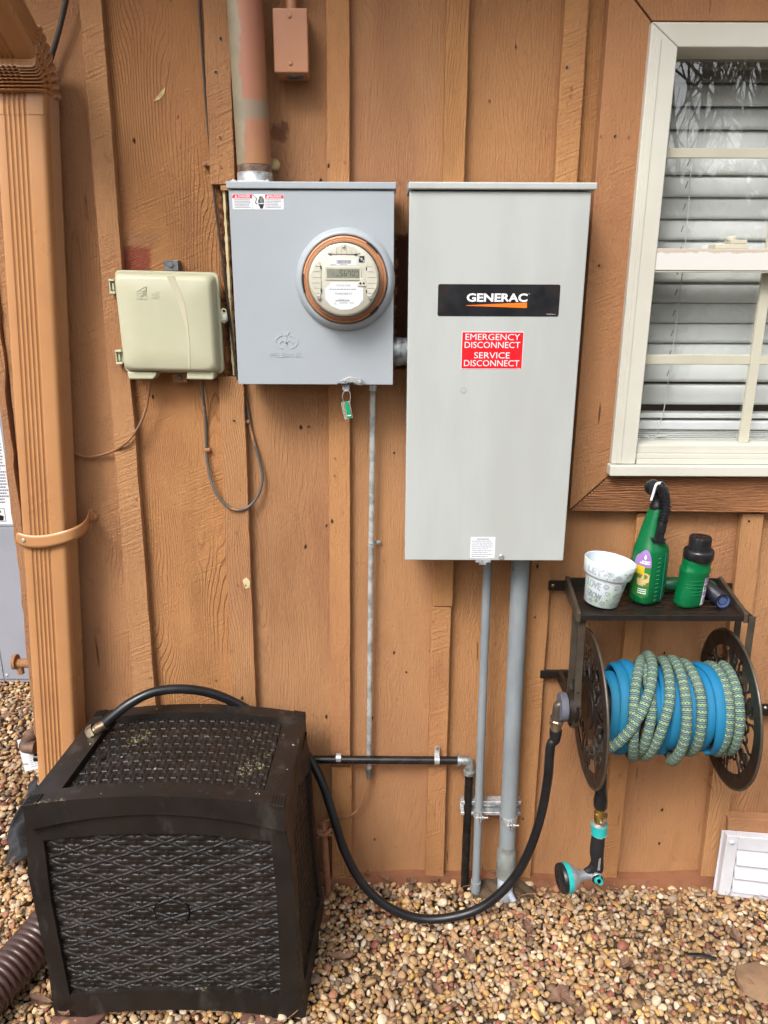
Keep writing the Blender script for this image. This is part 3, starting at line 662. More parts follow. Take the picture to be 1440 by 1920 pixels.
# pleated elbow bending out towards the gutter, then the straight run up
mb = MB(); vs = []; R0 = .10; yc_ = yf-.02
path = []
NP = 8; TH = math.radians(60)
piv = (yf-.060, ZE+.004)    # bend about the outer (front) edge line
for i in range(NP*6+1):
    t = i/(NP*6); th = TH*t; ph = (i % 6)/6
    path.append((th, 1.0+.055*math.sin(PI*ph)**.6 if i < NP*6 else 1.0, 1))
for th, s_, _ in path:
    cy, cz = piv
    for a, b in sec:
        d = (yk-yf)*b+.060-.016*(s_-1)/.055*(1 if b < .5 else -.6)      # distance behind the pivot line
        y = cy+math.cos(th)*d; z = cz+math.sin(th)*d
        vs.append((fL(ZE)+(a-.5)*.102*s_*1.02+.051, y, z))
L = .55; dy, dz = -math.sin(TH), math.cos(TH)
base = vs[-n:]
vs += [(x, y+dy*L, z+dz*L) for x, y, z in base]
m_ = len(path)+1
start = [(fL(ZE-.035)+a*.104-.001, yf-.001+b*(yk-yf+.002), ZE-.035) for a, b in sec]
vs = start+vs; m_ += 1
fs = [(i*n+k, i*n+(k+1) % n, (i+1)*n+(k+1) % n, (i+1)*n+k) for i in range(m_-1) for k in range(n)]
mb.add(vs, fs); mb.build('elbow', 'spout', spout, sharp=32)
# strap round it
mb = MB(); pts = [(30, 1005, -.105), (43, 1014, -.106), (75, 1016, -.109), (110, 1010, -.109), (140, 1000, -.100), (158, 990, -.07), (165, 978, -.035), (166, 962, -.006), (176, 968, -.003)]
top = [P3(x, y-11, d) for x, y, d in pts]; bot = [P3(x, y+13, d) for x, y, d in pts]
k = len(pts); mb.add(top+bot, [(i, i+1, k+i+1, k+i) for i in range(k-1)]); o = mb.build('strap', 'spout', spout, sharp=80); s_ = o.modifiers.new('sub', 'SUBSURF'); s_.levels = s_.render_levels = 2; q = o.modifiers.new('sol', 'SOLIDIFY'); q.thickness = .0015
mb = MB(); slot_screw(mb, P3(44, 1013, -.108), .0045); mb.build('screw', 'galv', o)
mb = MB(); x, z = P(175, 968, -.003); mb.prism(circ(x, z, .009, 18), -.004, -.001); mb.build('strap_foot', 'spout', spout)

# drain pipe of corrugated plastic from the foot of the downspout
dr = thing('drain_pipe', 'dark brown corrugated plastic drain pipe lying on the gravel left of the resin box', 'pipe', (-.84, -.3, .05))
c0 = Vector(P3(84, 1700, -.13)); 
pth = [Vector((-.79, -.09, .10)), Vector((-.815, -.15, .085)), Vector((-.85, -.24, .065)), Vector((-.885, -.34, .055)), Vector((-.925, -.45, .052)), Vector((-.975, -.6, .05)), Vector((-1.04, -.8, .05))]
mb = MB(); mb.tube(pth[:3], [.040, .044, .047], 28, sub=5); mb.build('adaptor', 'drain', dr)
fine = []; 
for i in range(1, len(pth)-1):
    a, b, c, d = pth[max(i-1, 0)], pth[i], pth[i+1], pth[min(i+2, len(pth)-1)]
    for k in range(40):
        t = k/40; fine.append(.5*((2*b)+(c-a)*t+(2*a-5*b+4*c-d)*t*t+(3*b-a-3*c+d)*t**3))
Ls = 0; rr = []
for i, p in enumerate(fine):
    if i: Ls += (p-fine[i-1]).length
    rr.append(.050+.0055*(abs(math.sin(PI*Ls/.0165))**.7)-(.004 if Ls < .01 else 0))
mb = MB(); mb.tube(fine, rr, 36); mb.build('corrugated_hose', 'drain', dr, sharp=70)

# dark cable running behind the downspout at the top
def cablething(name, label, cat, pts, r, m, sub=8, group=None, n=10, parts=None):
    t = thing(name, label, cat, tuple(pts[0]), group)
    mb = MB(); mb.tube(pts, r, n, sub=sub); mb.build('sheath', m, t)
    return t
tag(MB().tube([P3(132, -40, -.03), P3(112, 52, -.02), P3(88, 132, -.014), P3(70, 175, -.012)], .0055, 10, sub=6).build('cable', 'cableblk'), 'thick dark cable running down at a slant behind the top of the downspout', 'cable')

# ------------------------------------------------------------------ METER BOX
ym = -.115
xm_l = (P(427, 352, ym)[0]+P(448, 721, ym)[0])/2; xm_r = (P(739, 360, ym)[0]+P(737, 720, ym)[0])/2
zmb = P(600, 721, ym)[1]; zmt = P(600, 355, ym)[1]; zml = P(600, 341, ym)[1]
meter_box = thing('meter_box', 'blue grey metal meter box with a round glass electricity meter and danger sticker', 'meter box', ((xm_l+xm_r)/2, -.03, zmb))
mb = MB(); mb.box(xm_l+.003, xm_r-.003, ym+.004, -.024, zmb+.002, zmt); mb.build('casing', 'meterbox', meter_box, bevel=.003)
mb = MB(); mb.box(xm_l, xm_r, ym, ym+.0035, zmb, zmt-.002); mb.build('cover', 'meterbox', meter_box, bevel=.0012)
mb = MB(); mb.box(xm_l-.004, xm_r+.004, ym-.005, -.023, zmt+.0005, zml); mb.build('top_cap', 'meterbox', meter_box, bevel=.002)
# danger sticker
x0, z1 = P(435, 364, ym); x1, z0 = P(532, 393, ym)
x1 = P(532, 380, ym)[0]; yS = ym-.0005
mb = MB(); mb.prism(rrect(x0, x1, z0, z1, .003), yS, ym-.0001)
stk = mb.build('danger_sticker', 'white', meter_box)
w_ = x1-x0
mb = MB(); hz = (z1-z0)*.27
mb.prism([(x0+.0005, z1-hz), (x0+w_*.385, z1-hz), (x0+w_*.385, z1-.0005), (x0+.003, z1-.0005), (x0+.0005, z1-.003)], yS-.0003, yS-.0001)
mb.prism([(x0+w_*.645, z1-hz), (x1-.0005, z1-hz), (x1-.0005, z1-.003), (x1-.003, z1-.0005), (x0+w_*.645, z1-.0005)], yS-.0003, yS-.0001)
mb.build('red_header', 'danger', stk)
mb = MB(); text(mb, 'DANGER', x0+w_*.235, z1-hz*.52, yS-.0005, w=w_*.235, h=hz*.62, bold=.02); text(mb, 'PELIGRO', x0+w_*.835, z1-hz*.52, yS-.0005, w=w_*.25, h=hz*.62, bold=.02)
for cx in (.075, .690):
    mb.prism([(x0+w_*(cx-.026), z1-hz*.82), (x0+w_*(cx+.026), z1-hz*.82), (x0+w_*cx, z1-hz*.2)], yS-.0006, yS-.0004)
mb.build('lettering', 'white', stk)
mb = MB(); fakelines(mb, x0+w_*.04, x0+w_*.36, z0+(z1-z0)*.08, z1-hz*1.15, 6, yS-.0004, 3); mb.build('small_print', 'inkgrey', stk); mb = MB(); fakelines(mb, x0+w_*.66, x0+w_*.97, z0+(z1-z0)*.08, z1-hz*1.15, 6, yS-.0004, 4)
mb.build('small_print', 'inkgrey', stk)
mb = MB(); X = lambda t: x0+w_*t; Zz = lambda t: z0+(z1-z0)*t
for a, b in ((.385, .388), (.642, .645)): mb.prism([(X(a), z0), (X(b), z0), (X(b), z1), (X(a), z1)], yS-.0004, yS-.0002)
mb.prism([(X(.40), Zz(.96)), (X(.405), Zz(.98)), (X(.485), Zz(.72)), (X(.455), Zz(.46)), (X(.49), Zz(.38)), (X(.475), Zz(.33)), (X(.44), Zz(.44)), (X(.47), Zz(.70))], yS-.0005, yS-.0003)
for i, (fx, h0) in enumerate(((.515, .66), (.535, .84), (.56, .90), (.585, .84), (.61, .72))): mb.prism(rrect(X(fx-.009), X(fx+.008), Zz(.42), Zz(h0), .0005, 3), yS-.0005, yS-.0003)
mb.prism([(X(.505), Zz(.36)), (X(.62), Zz(.36)), (X(.60), Zz(.20)), (X(.59), Zz(.06)), (X(.535), Zz(.06)), (X(.53), Zz(.2)), (X(.51), Zz(.28))], yS-.0005, yS-.0003)
mb.build('hand_symbol', 'inkblack', stk)
# embossed maker mark
ex, ez = P(537, 641, ym); mb = MB()
er = .026
def ring_arc(mb, cx, cz, rx, rz, w, a0, a1, y, th, n=24):
    o = [(cx+(rx)*math.cos(a0+(a1-a0)*k/n), cz+(rz)*math.sin(a0+(a1-a0)*k/n)) for k in range(n+1)]+[(cx+(rx-w)*math.cos(a1-(a1-a0)*k/n), cz+(rz-w)*math.sin(a1-(a1-a0)*k/n)) for k in range(n+1)]
    for k in range(n):
        mb.prism([o[k], o[k+1], o[2*n-k], o[2*n+1-k]], y, y+th)
ring_arc(mb, ex, ez, er*.95, er*.62, .0025, PI*.62, PI*1.38, ym-.0011, .001); ring_arc(mb, ex, ez, er*.95, er*.62, .0025, -PI*.38, PI*.38, ym-.0011, .001)
ring_arc(mb, ex-er*.28, ez-.004, er*.3, er*.3, .0022, 0, PI, ym-.0011, .001, 12); ring_arc(mb, ex+er*.28, ez-.004, er*.3, er*.3, .0022, 0, PI, ym-.0011, .001, 12)
mb.prism([(ex-.008, ez+er*.8), (ex+.008, ez+er*.8), (ex+.003, ez+er*.5), (ex-.003, ez+er*.5)], ym-.0011, ym-.0001)
mb.prism([(ex-.001, ez-er*.3), (ex+.001, ez-er*.3), (ex+.001, ez+er*.4), (ex-.001, ez+er*.4)], ym-.0011, ym-.0001)
text(mb, 'MILBANK', P(536, 664, ym)[0], P(536, 665, ym)[1], ym-.0011, w=.070, h=.011)
mb.build('embossed_mark', mat('embossed_enamel', S(166, 173, 179), .34), meter_box)
# raised collar round the meter
mx, mz = P(647, 525, ym-.01)
ax = (0, -1, 0)
mb = MB(); mb.lathe([(.104, 0), (.1035, .004), (.099, .012), (.094, .0175), (.0905, .018), (.0885, .016), (.0885, .002), (0, .002)], (mx, ym, mz), ax, 72); mb.build('collar', 'meterbox', meter_box, sharp=60)
em = thing('electricity_meter', 'round glass electricity meter reading 56707 set in the blue grey meter box', 'electricity meter', (mx, ym-.02, mz))
mb = MB(); mb.lathe([(.0865, .003), (.0868, .020), (.086, .026), (.083, .0275), (.0815, .026), (.0795, .0285), (.0775, .028), (.0745, .026), (.0745, .004), (0, .004)], (mx, ym, mz), ax, 72); 
ringo = mb.build('sealing_ring', 'brownring', em, sharp=40)
for a0, a1 in ((172, 197), (38, 58), (-52, -38)):
    mb = MB(); ring_arc(mb, mx, mz, .0875, .0875, .0028, math.radians(a0), math.radians(a1), ym-.0285, .012, 8); mb.build('ring_slot', 'inkblack', ringo)
yF = ym-.062            # face plate
mb = MB(); mb.lathe([(.0715, -.05), (.0715, -.008), (.070, -.003), (.066, 0), (0, 0)], (mx, yF, mz), ax, 64)
face = mb.build('face_plate', 'face', em, sharp=50)
mb = MB(); mb.lathe([(.0765, .028), (.0745, .05), (.074, .072), (.0725, .077), (.068, .080), (.04, .0815), (0, .082)], (mx, ym, mz), ax, 64); mb.build('glass_cover', 'dome', em, sharp=60)
mx -= .0   # face detail in millimetres about the centre
f = lambda a, b: (mx+a*.001, mz+b*.001)
def mrect(mb, a0, a1, b0, b1, d0, d1, r=0): mb.prism(rrect(mx+a0*.001, mx+a1*.001, mz+b0*.001, mz+b1*.001, r*.001, 4) if r else [f(a0, b0), f(a1, b0), f(a1, b1), f(a0, b1)], yF-d1*.001, yF-d0*.001)
# LCD with bezel and digits
mb = MB(); mrect(mb, -38, 36, 0, 26, .05, 1.6, 2); mb.build('lcd_bezel', 'face', face, bevel=.0008)
mb = MB(); mrect(mb, -34, 32, 4, 22, 1.62, 1.9); lcd = mb.build('lcd_screen', 'lcd', face)
SEG = {'0': 'abcdef', '1': 'bc', '2': 'abged', '3': 'abgcd', '4': 'fgbc', '5': 'afgcd', '6': 'afgedc', '7': 'fabc', '8': 'abcdefg', '_': 'd'}
mb = MB()
def seg7(mb, ch, cx, cz, w, h, t):
    q = {'a': (-w, w, h-t, h), 'g': (-w, w, -t/2, t/2), 'd': (-w, w, -h, -h+t), 'f': (-w, -w+t, 0, h), 'e': (-w, -w+t, -h, 0), 'b': (w-t, w, 0, h), 'c': (w-t, w, -h, 0)}
    for s in SEG[ch]:
        a0, a1, b0, b1 = q[s]; g = .25; mrect(mb, cx+a0+(g if s in 'agd' else 0), cx+a1-(g if s in 'agd' else 0), cz+b0+(g if s not in 'agd' else 0), cz+b1-(g if s not in 'agd' else 0), 1.95, 2.05)
for i, ch in enumerate('_56707'): seg7(mb, ch, -12.5+i*7.9, 13, 2.7, 5.4, 1.0)
seg7(mb, '_', -12.5+5*7.9, 12.2, 2.4, 6.6, .8)
mb.build('reading_56707', 'seg', lcd)
mb = MB(); text(mb, 'H', mx-.020, mz+.016, yF-.002, w=.004, h=.004); text(mb, 'Y', mx-.0265, mz+.0175, yF-.002, w=.002, h=.003); text(mb, 'A', mx-.0265, mz+.013, yF-.002, w=.002, h=.003); text(mb, 'F', mx-.0265, mz+.0085, yF-.002, w=.002, h=.003); text(mb, '2', mx-.020, mz+.009, yF-.002, w=.004, h=.004)
mb.build('lcd_flags', 'inkgrey', lcd)
# barcode label
mb = MB(); mrect(mb, -28, 26, 28, 40.5, .1, .4); bl = mb.build('barcode_label', 'white', face)
mb = MB(); r_ = random.Random(2); a = -14
while a < 15: w = r_.choice((.4, .7, 1.0)); mrect(mb, a, a+w, 31.5, 38.5, .45, .55); a += w+r_.choice((.4, .6))
fakelines(mb, mx-.026, mx-.015, mz+.0288, mz+.0305, 1, yF-.0005, 1, .6); fakelines(mb, mx-.007, mx+.007, mz+.0288, mz+.0305, 1, yF-.0005, 2, .6)
mb.build('barcode', 'inkgrey', bl)
mb = MB(); mrect(mb, 30.5, 42, 34, 46.5, .1, .5); lg = mb.build('maker_label', 'inkblack', face)
mb = MB(); text(mb, 'L', mx+.0328, mz+.0440, yF-.0007, w=.0022, h=.004, bold=.02); text(mb, 'S', mx+.0362, mz+.0405, yF-.0007, w=.004, h=.0045, bold=.03); text(mb, '2', mx+.0398, mz+.0365, yF-.0007, w=.0028, h=.0034, bold=.02); mb.build('lettering', 'white', lg)
# data plate
mb = MB(); mb.prism([f(-27, -4.5), f(30, -4.5), f(30, -9), f(39, -13), f(39, -38), f(30, -49), f(12, -57.5), f(-8, -58), f(-27, -50), f(-38, -37), f(-38, -16), f(-34, -13), f(-29, -10)][::-1], yF-.0005, yF-.0001)
dp = mb.build('data_plate', 'white', face)
mb = MB(); text(mb, 'FOCUS kWh', mx-.001, mz-.0105, yF-.0007, w=.028, h=.0036); text(mb, 'TOMBIGBEE EC', mx-.001, mz-.0265, yF-.0007, w=.036, h=.0040)
text(mb, '95 267 211', mx-.001, mz-.0375, yF-.0007, w=.020, h=.0026); mb.build('lettering', 'inkgrey', dp)
mb = MB(); fakelines(mb, mx-.029, mx+.028, mz-.0190, mz-.0165, 1, yF-.0007, 8, .6); fakelines(mb, mx-.017, mx+.015, mz-.0415, mz-.0392, 1, yF-.0007, 9, .9); fakelines(mb, mx-.020, mx-.015, mz-.048, mz-.0435, 2, yF-.0007, 5); fakelines(mb, mx-.009, mx+.007, mz-.0455, mz-.0435, 1, yF-.0007, 6, .7); fakelines(mb, mx+.011, mx+.023, mz-.0455, mz-.0435, 1, yF-.0007, 7, .6)
mb.build('small_print', 'inkgrey', dp)
# finned grips at the top and both sides
for kind in ('top', 'left', 'right'):
    mb = MB()
    if kind == 'top':
        pl = [f(-33, 52), f(-27, 50), f(27, 50), f(33, 52), f(24, 62), f(8, 67), f(-8, 67), f(-24, 62)]
        mb.prism(pl, yF-.002, yF-.0001)
        for a in (-24, -14, -4, 6, 16, 25): mrect(mb, a-.35, a+.35, 51, 66-abs(a)*.22, 2.0, 3.0)
    else:
        s_ = -1 if kind == 'left' else 1
        pl = [f(s_*48, 36), f(s_*46, 26), f(s_*46, -26), f(s_*48, -32), f(s_*57, -30), f(s_*66, -14), f(s_*68, 0), f(s_*66, 14), f(s_*57, 33)]
        mb.prism(pl, yF-.002, yF-.0001)
        for b in (-25, -15, -5, 6, 17, 27): mrect(mb, *sorted((s_*47, s_*(66-abs(b)*.28))), b-.35, b+.35, 2.0, 3.0)
    mb.build('finned_grip', 'face', face, bevel=.0004)
mb = MB()
for a, b, w, h in ((-27, 50, 3, 1.1), (25, 49.5, 3, 1.1), (-46, 24, 1.1, 3.2), (-46, -20, 1.1, 3.2), (46, 22, 1.1, 3.2), (46, -22, 1.1, 3.2)): mrect(mb, a-w, a+w, b-h, b+h, .2, 2.2)
mb.build('clip_slot', 'inkblack', face)
mb = MB(); mb.prism([f(28, -12), f(46, -12), f(48, -9), (mx+.041, mz+.004), (mx+.036, mz+.004), f(27, -8)], yF-.0025, yF-.0005); po = mb.build('optical_port', 'face', face, bevel=.001)
mb = MB(); mb.prism(circ(mx+.0335, mz-.0062, .0021, 16), yF-.003, yF-.0024); mb.prism(circ(mx+.0405, mz-.0062, .0021, 16), yF-.003, yF-.0024); mb.build('sensor_dot', 'inkblack', po)
for a, b in ((0, 66), (-51, -34), (54, -34)):
    mb = MB(); mb.lathe([(.004, 0), (.004, .004), (.003, .006), (0, .006)], (mx+a*.001, yF, mz+b*.001), ax, 20); mb.build('cover_stud', 'zinc' if b < 0 else 'face', face)
# latch and sealed tag
lx, lz = P(655, 718, ym-.004)
lt = MB(); pts = [(638, 714), (655, 706), (672, 709), (680, 711), (683, 717), (679, 722), (672, 722), (662, 716), (650, 718), (640, 719)]
lt.prism([P(*p, ym-.006) for p in pts], ym-.0075, ym-.0055)
la = lt.build('latch', 'zinc', meter_box, bevel=.0004)
mb = MB(); slot_screw(mb, P3(675, 716, ym-.0075), .0042); slot_screw(mb, P3(647, 714, ym-.0075), .0025); mb.build('rivet', 'galv', la)
mb = MB(); x0, z0 = P(633, 720, ym-.01); x1, z1 = P(662, 717, ym-.01); mb.box(x0, x1, ym-.016, ym-.0005, z0-.0005, z0+.0015); mb.build('hasp_bar', 'blackp', la)
mb = MB(); mb.prism([P(*p, ym-.009) for p in [(642, 721), (656, 721), (655, 730), (652, 734), (647, 734), (642, 730)]], ym-.0100, ym-.0085); mb.build('hasp_tongue', 'zinc', la, bevel=.0003)
sealt = thing('meter_seal', 'clear and green plastic security seal hanging from the meter box latch', 'seal', P3(650, 740, ym-.012))
mb = MB(); mb.tube([P3(646, 757, ym-.012), P3(642, 745, ym-.012), P3(644, 736, ym-.013), P3(650, 732, ym-.014), P3(656, 736, ym-.013), P3(657, 748, ym-.012), P3(655, 758, ym-.012)], .0008, 8, sub=5); mb.build('wire_loop', 'zinc', sealt)
mb = MB(); mb.prism([P(*p, ym-.01) for p in [(639, 755), (656, 751), (662, 783), (646, 787)]], ym-.015, ym-.009); mb.build('seal_body', 'clear', sealt, bevel=.001)
mb = MB(); mb.prism([P(*p, ym-.01) for p in [(647, 753), (653, 752), (654, 762), (656, 768), (659, 782), (651, 783), (650, 770), (648, 764)]], ym-.0170, ym-.0152); mb.build('green_insert', mat('seal_green', S(0, 150, 96), .4), sealt, bevel=.0005)
mb = MB(); mb.tube([P3(645, 757, ym-.0178), P3(644, 766, ym-.0178), P3(649, 771, ym-.0178), P3(650, 779, ym-.0178), P3(658, 779, ym-.0178)], .0006, 6, sub=4); mb.build('seal_wire', 'zinc', sealt)

# ---- thick pipe rising out of the meter box, with hub and flange
pr_x, pz0 = P(478, 332, -.07); rp = .0350
mast = thing('service_mast', 'thick rusty brown painted steel pipe rising from the top of the meter box', 'pipe', (pr_x, -.068, zml))
mb = MB(); mb.lathe([(rp, .035), (rp, .9)], (pr_x, -.068, zml), (-.018, 0, 1), 40); mb.build('pipe', 'mast', mast)
mb = MB(); prof = [(rp-.001, .018)]
for i in range(7): prof += [(rp-.0004, .019+i*.0026), (rp+.0006, .0203+i*.0026)]
mb.lathe(prof, (pr_x, -.068, zml), (0, 0, 1), 40); mb.build('thread', mat('worn_thread', S(138, 112, 96), .45, .3, S(96, 78, 68), 60), mast, sharp=80)
mb = MB(); mb.lathe([(.0, .0015), (.039, .0015), (.039, .004), (.0365, .007), (.0365, .020), (.035, .0215), (.0, .0215)], (pr_x, -.068, zml), (0, 0, 1), 40); mb.build('hub', 'zinc', mast, sharp=40)
mb = MB(); mb.prism([(pr_x-.044, -.112), (pr_x+.036, -.112), (pr_x+.036, -.03), (pr_x-.044, -.03)], 0, .002); mb.v = [(x, z_, zml+.0002+y) for x, y, z_ in mb.v]; mb.build('flange', 'zinc', mast, bevel=.0006)
for dx in (-.038, .031):
    mb = MB(); mb.lathe([(.0035, 0), (.0035, .002), (.002, .0035), (0, .0035)], (pr_x+dx, -.105, zml+.0024), (0, 0, 1), 12); mb.build('flange_screw', 'zinc', mast)
tag(MB().lathe([(.0001, 0), (.009, .001), (.0125, .006), (.0125, .012), (.010, .017), (.0001, .019)], P3(515, 311, -.001), (0, -1, 0.1), 16).build('foam_plug', 'foam'), 'small tan foam plug in the siding beside the thick steel pipe', 'foam plug')

# ---- small brown box at the top
jb = thing('junction_box', 'small brown painted rectangular cover box high on the wall beside the thick pipe', 'junction box', P3(545, 80, -.01))
yj = -.058
x0, z1 = P(510, 14, yj); x1, z0 = P(579, 137, yj)
mb = MB(); mb.box(x0+.003, x1-.002, yj+.007, -.0005, z0-.002, z1-.002); mb.build('box_body', 'brownbox', jb, bevel=.004)
mb = MB(); mb.box(x0, x1, yj, yj+.0065, z0, z1); lidb = mb.build('cover_plate', 'brownbox', jb, bevel=.0035, seg=3)
for px, py in ((543, 30), (545, 119)):
    mb = MB(); slot_screw(mb, P3(px, py, yj), .0038); mb.build('screw', 'brownbox', lidb)
mb = MB(); x, z = P(546, 0, -.03); mb.cyl((x, -.032, z1-.004), (x, -.032, z1+.35), .011); mb.build('conduit_stub', 'brownbox', jb)
mb = MB(); x, z = P(553, 143, -.045); mb.box(x-.016, x+.016, -.048, -.02, z0-.0035, z0-.0021); mb.build('drain_plate', 'darkzinc', jb)

# ---- nipple between the two boxes
nx0, nz = P(739, 659, -.075); nx1 = P(766, 659, -.075)[0]
mb = MB(); prof = [(.0, 0)]; Ln = .07
prof += [(.030, 0), (.030, .022), (.0315, .023), (.0315, .032), (.030, .033), (.030, Ln), (0, Ln)]
mb.lathe(prof, (nx0-.018, -.075, nz), (1, 0, 0), 36)
tag(mb.build('conduit_nipple', 'darkzinc', None, sharp=40), 'short thick grey steel nipple joining the meter box to the tall grey box', 'pipe fitting')

# ------------------------------------------------------------------ TALL DISCONNECT BOX
yg2 = -.165
gx0 = (P(770, 356, yg2)[0]+P(757, 1048, yg2)[0])/2; gx1 = (P(1113, 358, yg2)[0]+P(1053, 1055, yg2)[0])/2
gz0 = P(900, 1051, yg2)[1]; gz1 = P(900, 357, yg2)[1]; gzl = P(900, 342, yg2)[1]
gb = thing('disconnect_box', 'tall pale grey steel box with a black name plate and red EMERGENCY DISCONNECT sticker', 'electrical box', ((gx0+gx1)/2, -.03, gz0))
mb = MB(); mb.box(gx0+.003, gx1-.003, yg2+.006, -.024, gz0+.004, gz1); mb.build('casing', 'genbox', gb, bevel=.003)
mb = MB(); mb.box(gx0, gx1, yg2, yg2+.0055, gz0, gz1-.0015); mb.build('door', 'genbox', gb, bevel=.0025, seg=3)
mb = MB(); mb.hexa([(gx0-.002, yg2-.008, gz1+.001), (gx1+.009, yg2-.008, gz1+.001), (gx1+.009, -.022, gz1+.001), (gx0-.002, -.022, gz1+.001), (gx0-.002, yg2-.008, gzl), (gx1+.009, yg2-.008, gzl), (gx1+.009, -.022, gzl+.010), (gx0-.002, -.022, gzl+.010)]); mb.build('rain_lid', 'genbox', gb, bevel=.003, seg=3)
ys_ = yg2-.0006
x0, z1 = P(821, 534, yg2); x1, z0 = P(1047, 592, yg2); z1 = P(930, 533, yg2)[1]; z0 = P(930, 593, yg2)[1]; x0 = P(821, 563, yg2)[0]
mb = MB(); mb.prism(rrect(x0, x1, z0, z1, .004), ys_, yg2-.0001); lp = mb.build('name_plate', 'inkblack', gb)
mb = MB(); cx, cz = P(932, 558, yg2); text(mb, 'GENERAC', cx, cz, ys_-.0002, w=P(989, 558, yg2)[0]-P(875, 558, yg2)[0]-.0, h=P(900, 550, yg2)[1]-P(900, 566, yg2)[1], bold=.036); text(mb, 'o', P(992, 551, yg2)[0], P(992, 551, yg2)[1], ys_-.0002, w=.002, h=.002)
text(mb, '0E1580 Rev. A', P(1033, 590, yg2)[0], P(1033, 589, yg2)[1], ys_-.0002, w=.018, h=.0022)
mb.build('lettering', 'white', lp)
mb = MB(); mb.prism([P(874, 572.3, yg2), P(874, 573.2, yg2), P(988, 577.5, yg2), P(988, 567, yg2)], ys_-.0003, ys_-.0001); mb.build('orange_wedge', 'orange', lp)
mb = MB(); dim = mat('dim_orange_print', S(74, 44, 30), .45)
for i in range(9):
    o_ = .003+i*.0035
    for sx, cxx in ((1, x0), (-1, x1)):
        for sz, czz in ((1, z0), (-1, z1)):
            a = (cxx+sx*(o_+.003), czz+sz*.0008); b = (cxx+sx*.0008, czz+sz*(o_*.8+.003)); w = .00035
            mb.prism([a, (a[0]+sx*w, a[1]), (b[0], b[1]+sz*w), b], ys_-.0002, ys_-.0001)
mb.build('corner_hatching', dim, lp)
x0, x1 = P(865, 657, yg2)[0], P(980.5, 657, yg2)[0]; z1, z0 = P(920, 622, yg2)[1], P(920, 692, yg2)[1]
mb = MB(); mb.prism([(x0, z0), (x1, z0), (x1, z1), (x0, z1)], ys_, yg2-.0001); rs = mb.build('emergency_sticker', 'white', gb)
mb = MB(); g_ = .0011; mb.prism([(x0+g_, z0+g_), (x1-g_, z0+g_), (x1-g_, z1-g_), (x0+g_, z1-g_)], ys_-.0002, ys_-.00005); mb.build('red_field', 'red', rs)
mb = MB(); cx = (x0+x1)/2; W_ = x1-x0; H_ = z1-z0
for s, t, w in (('EMERGENCY', .862, .88), ('DISCONNECT', .650, .90), ('SERVICE', .372, .58), ('DISCONNECT', .160, .90)): text(mb, s, cx, z0+H_*t, ys_-.0003, w=W_*w, h=H_*.165)
text(mb, 'xxxxxx', x1-.008, z0+.0022, ys_-.0003, w=.006, h=.0012)
mb.build('lettering', 'white', rs)
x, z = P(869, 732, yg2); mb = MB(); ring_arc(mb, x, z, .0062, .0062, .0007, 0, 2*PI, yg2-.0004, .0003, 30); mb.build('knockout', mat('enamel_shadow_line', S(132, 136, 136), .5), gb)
mb = MB(); mb.lathe([(.0054, 0), (.0052, .0006), (0, .0006)], (x, yg2, z), (0, -1, 0), 24); mb.build('knockout_disc', 'genbox', gb)
x0, x1 = P(882, 1027, yg2)[0], P(928, 1027, yg2)[0]; z1, z0 = P(905, 1007, yg2)[1], P(905, 1046, yg2)[1]
mb = MB(); mb.prism([(x0, z0), (x1, z0), (x1, z1), (x0, z1)], ys_, yg2-.0001); ws = mb.build('warning_label', 'white', gb)
mb = MB(); fakelines(mb, x0+.003, x1-.003, z0+.001, z1-.007, 9, ys_-.0002, 11); fakelines(mb, x0+.014, x1-.012, z1-.006, z1-.003, 1, ys_-.0002, 12, .8); mb.build('small_print', 'inkgrey', ws)
mb = MB(); slot_screw(mb, P3(940, 1044, yg2), .0062); mb.build('door_screw', 'zinc', gb)
mb = MB(); x, z = P(905, 1049, yg2-.004); mb.box(x-.016, x+.018, yg2-.006, yg2-.001, gz0-.003, gz0+.001); mb.box(x-.008, x+.008, yg2-.006, yg2-.0045, gz0-.008, gz0-.003); mb.build('latch_tab', 'zinc', gb, bevel=.0005)

# ------------------------------------------------------------------ TELEPHONE BOX
yn = -.075
nid = thing('telephone_box', 'beige plastic telephone interface box with two hinges, left of the meter box', 'utility box', P3(320, 610, -.02))
fx = lambda px, py, y=-.035: P(px, py, y)
Lf = [fx(216, 506), fx(410, 511), fx(421, 700), fx(236, 697)]
def rq(q, r, n=4):      # a quadrilateral with rounded corners
    o = []; k = len(q)
    for i in range(k):
        p, c, nx = Vector(q[i-1]), Vector(q[i]), Vector(q[(i+1) % k]); a = c+(p-c).normalized()*r; b = c+(nx-c).normalized()*r
        for j in range(n+1): t = j/n; o.append(tuple((1-t)**2*a+2*t*(1-t)*c+t*t*b))
    return o
mb = MB(); mb.prism(rq(Lf, .014), -.042, -.030); mb.build('flange', 'beige', nid, bevel=.0015)
mb = MB(); mb.prism(rq([(a+(.006 if i in (0, 3) else -.006), b+(-.006 if i < 2 else .006)) for i, (a, b) in enumerate(Lf)], .012), -.0305, -.023); mb.build('back_plate', 'beige', nid)
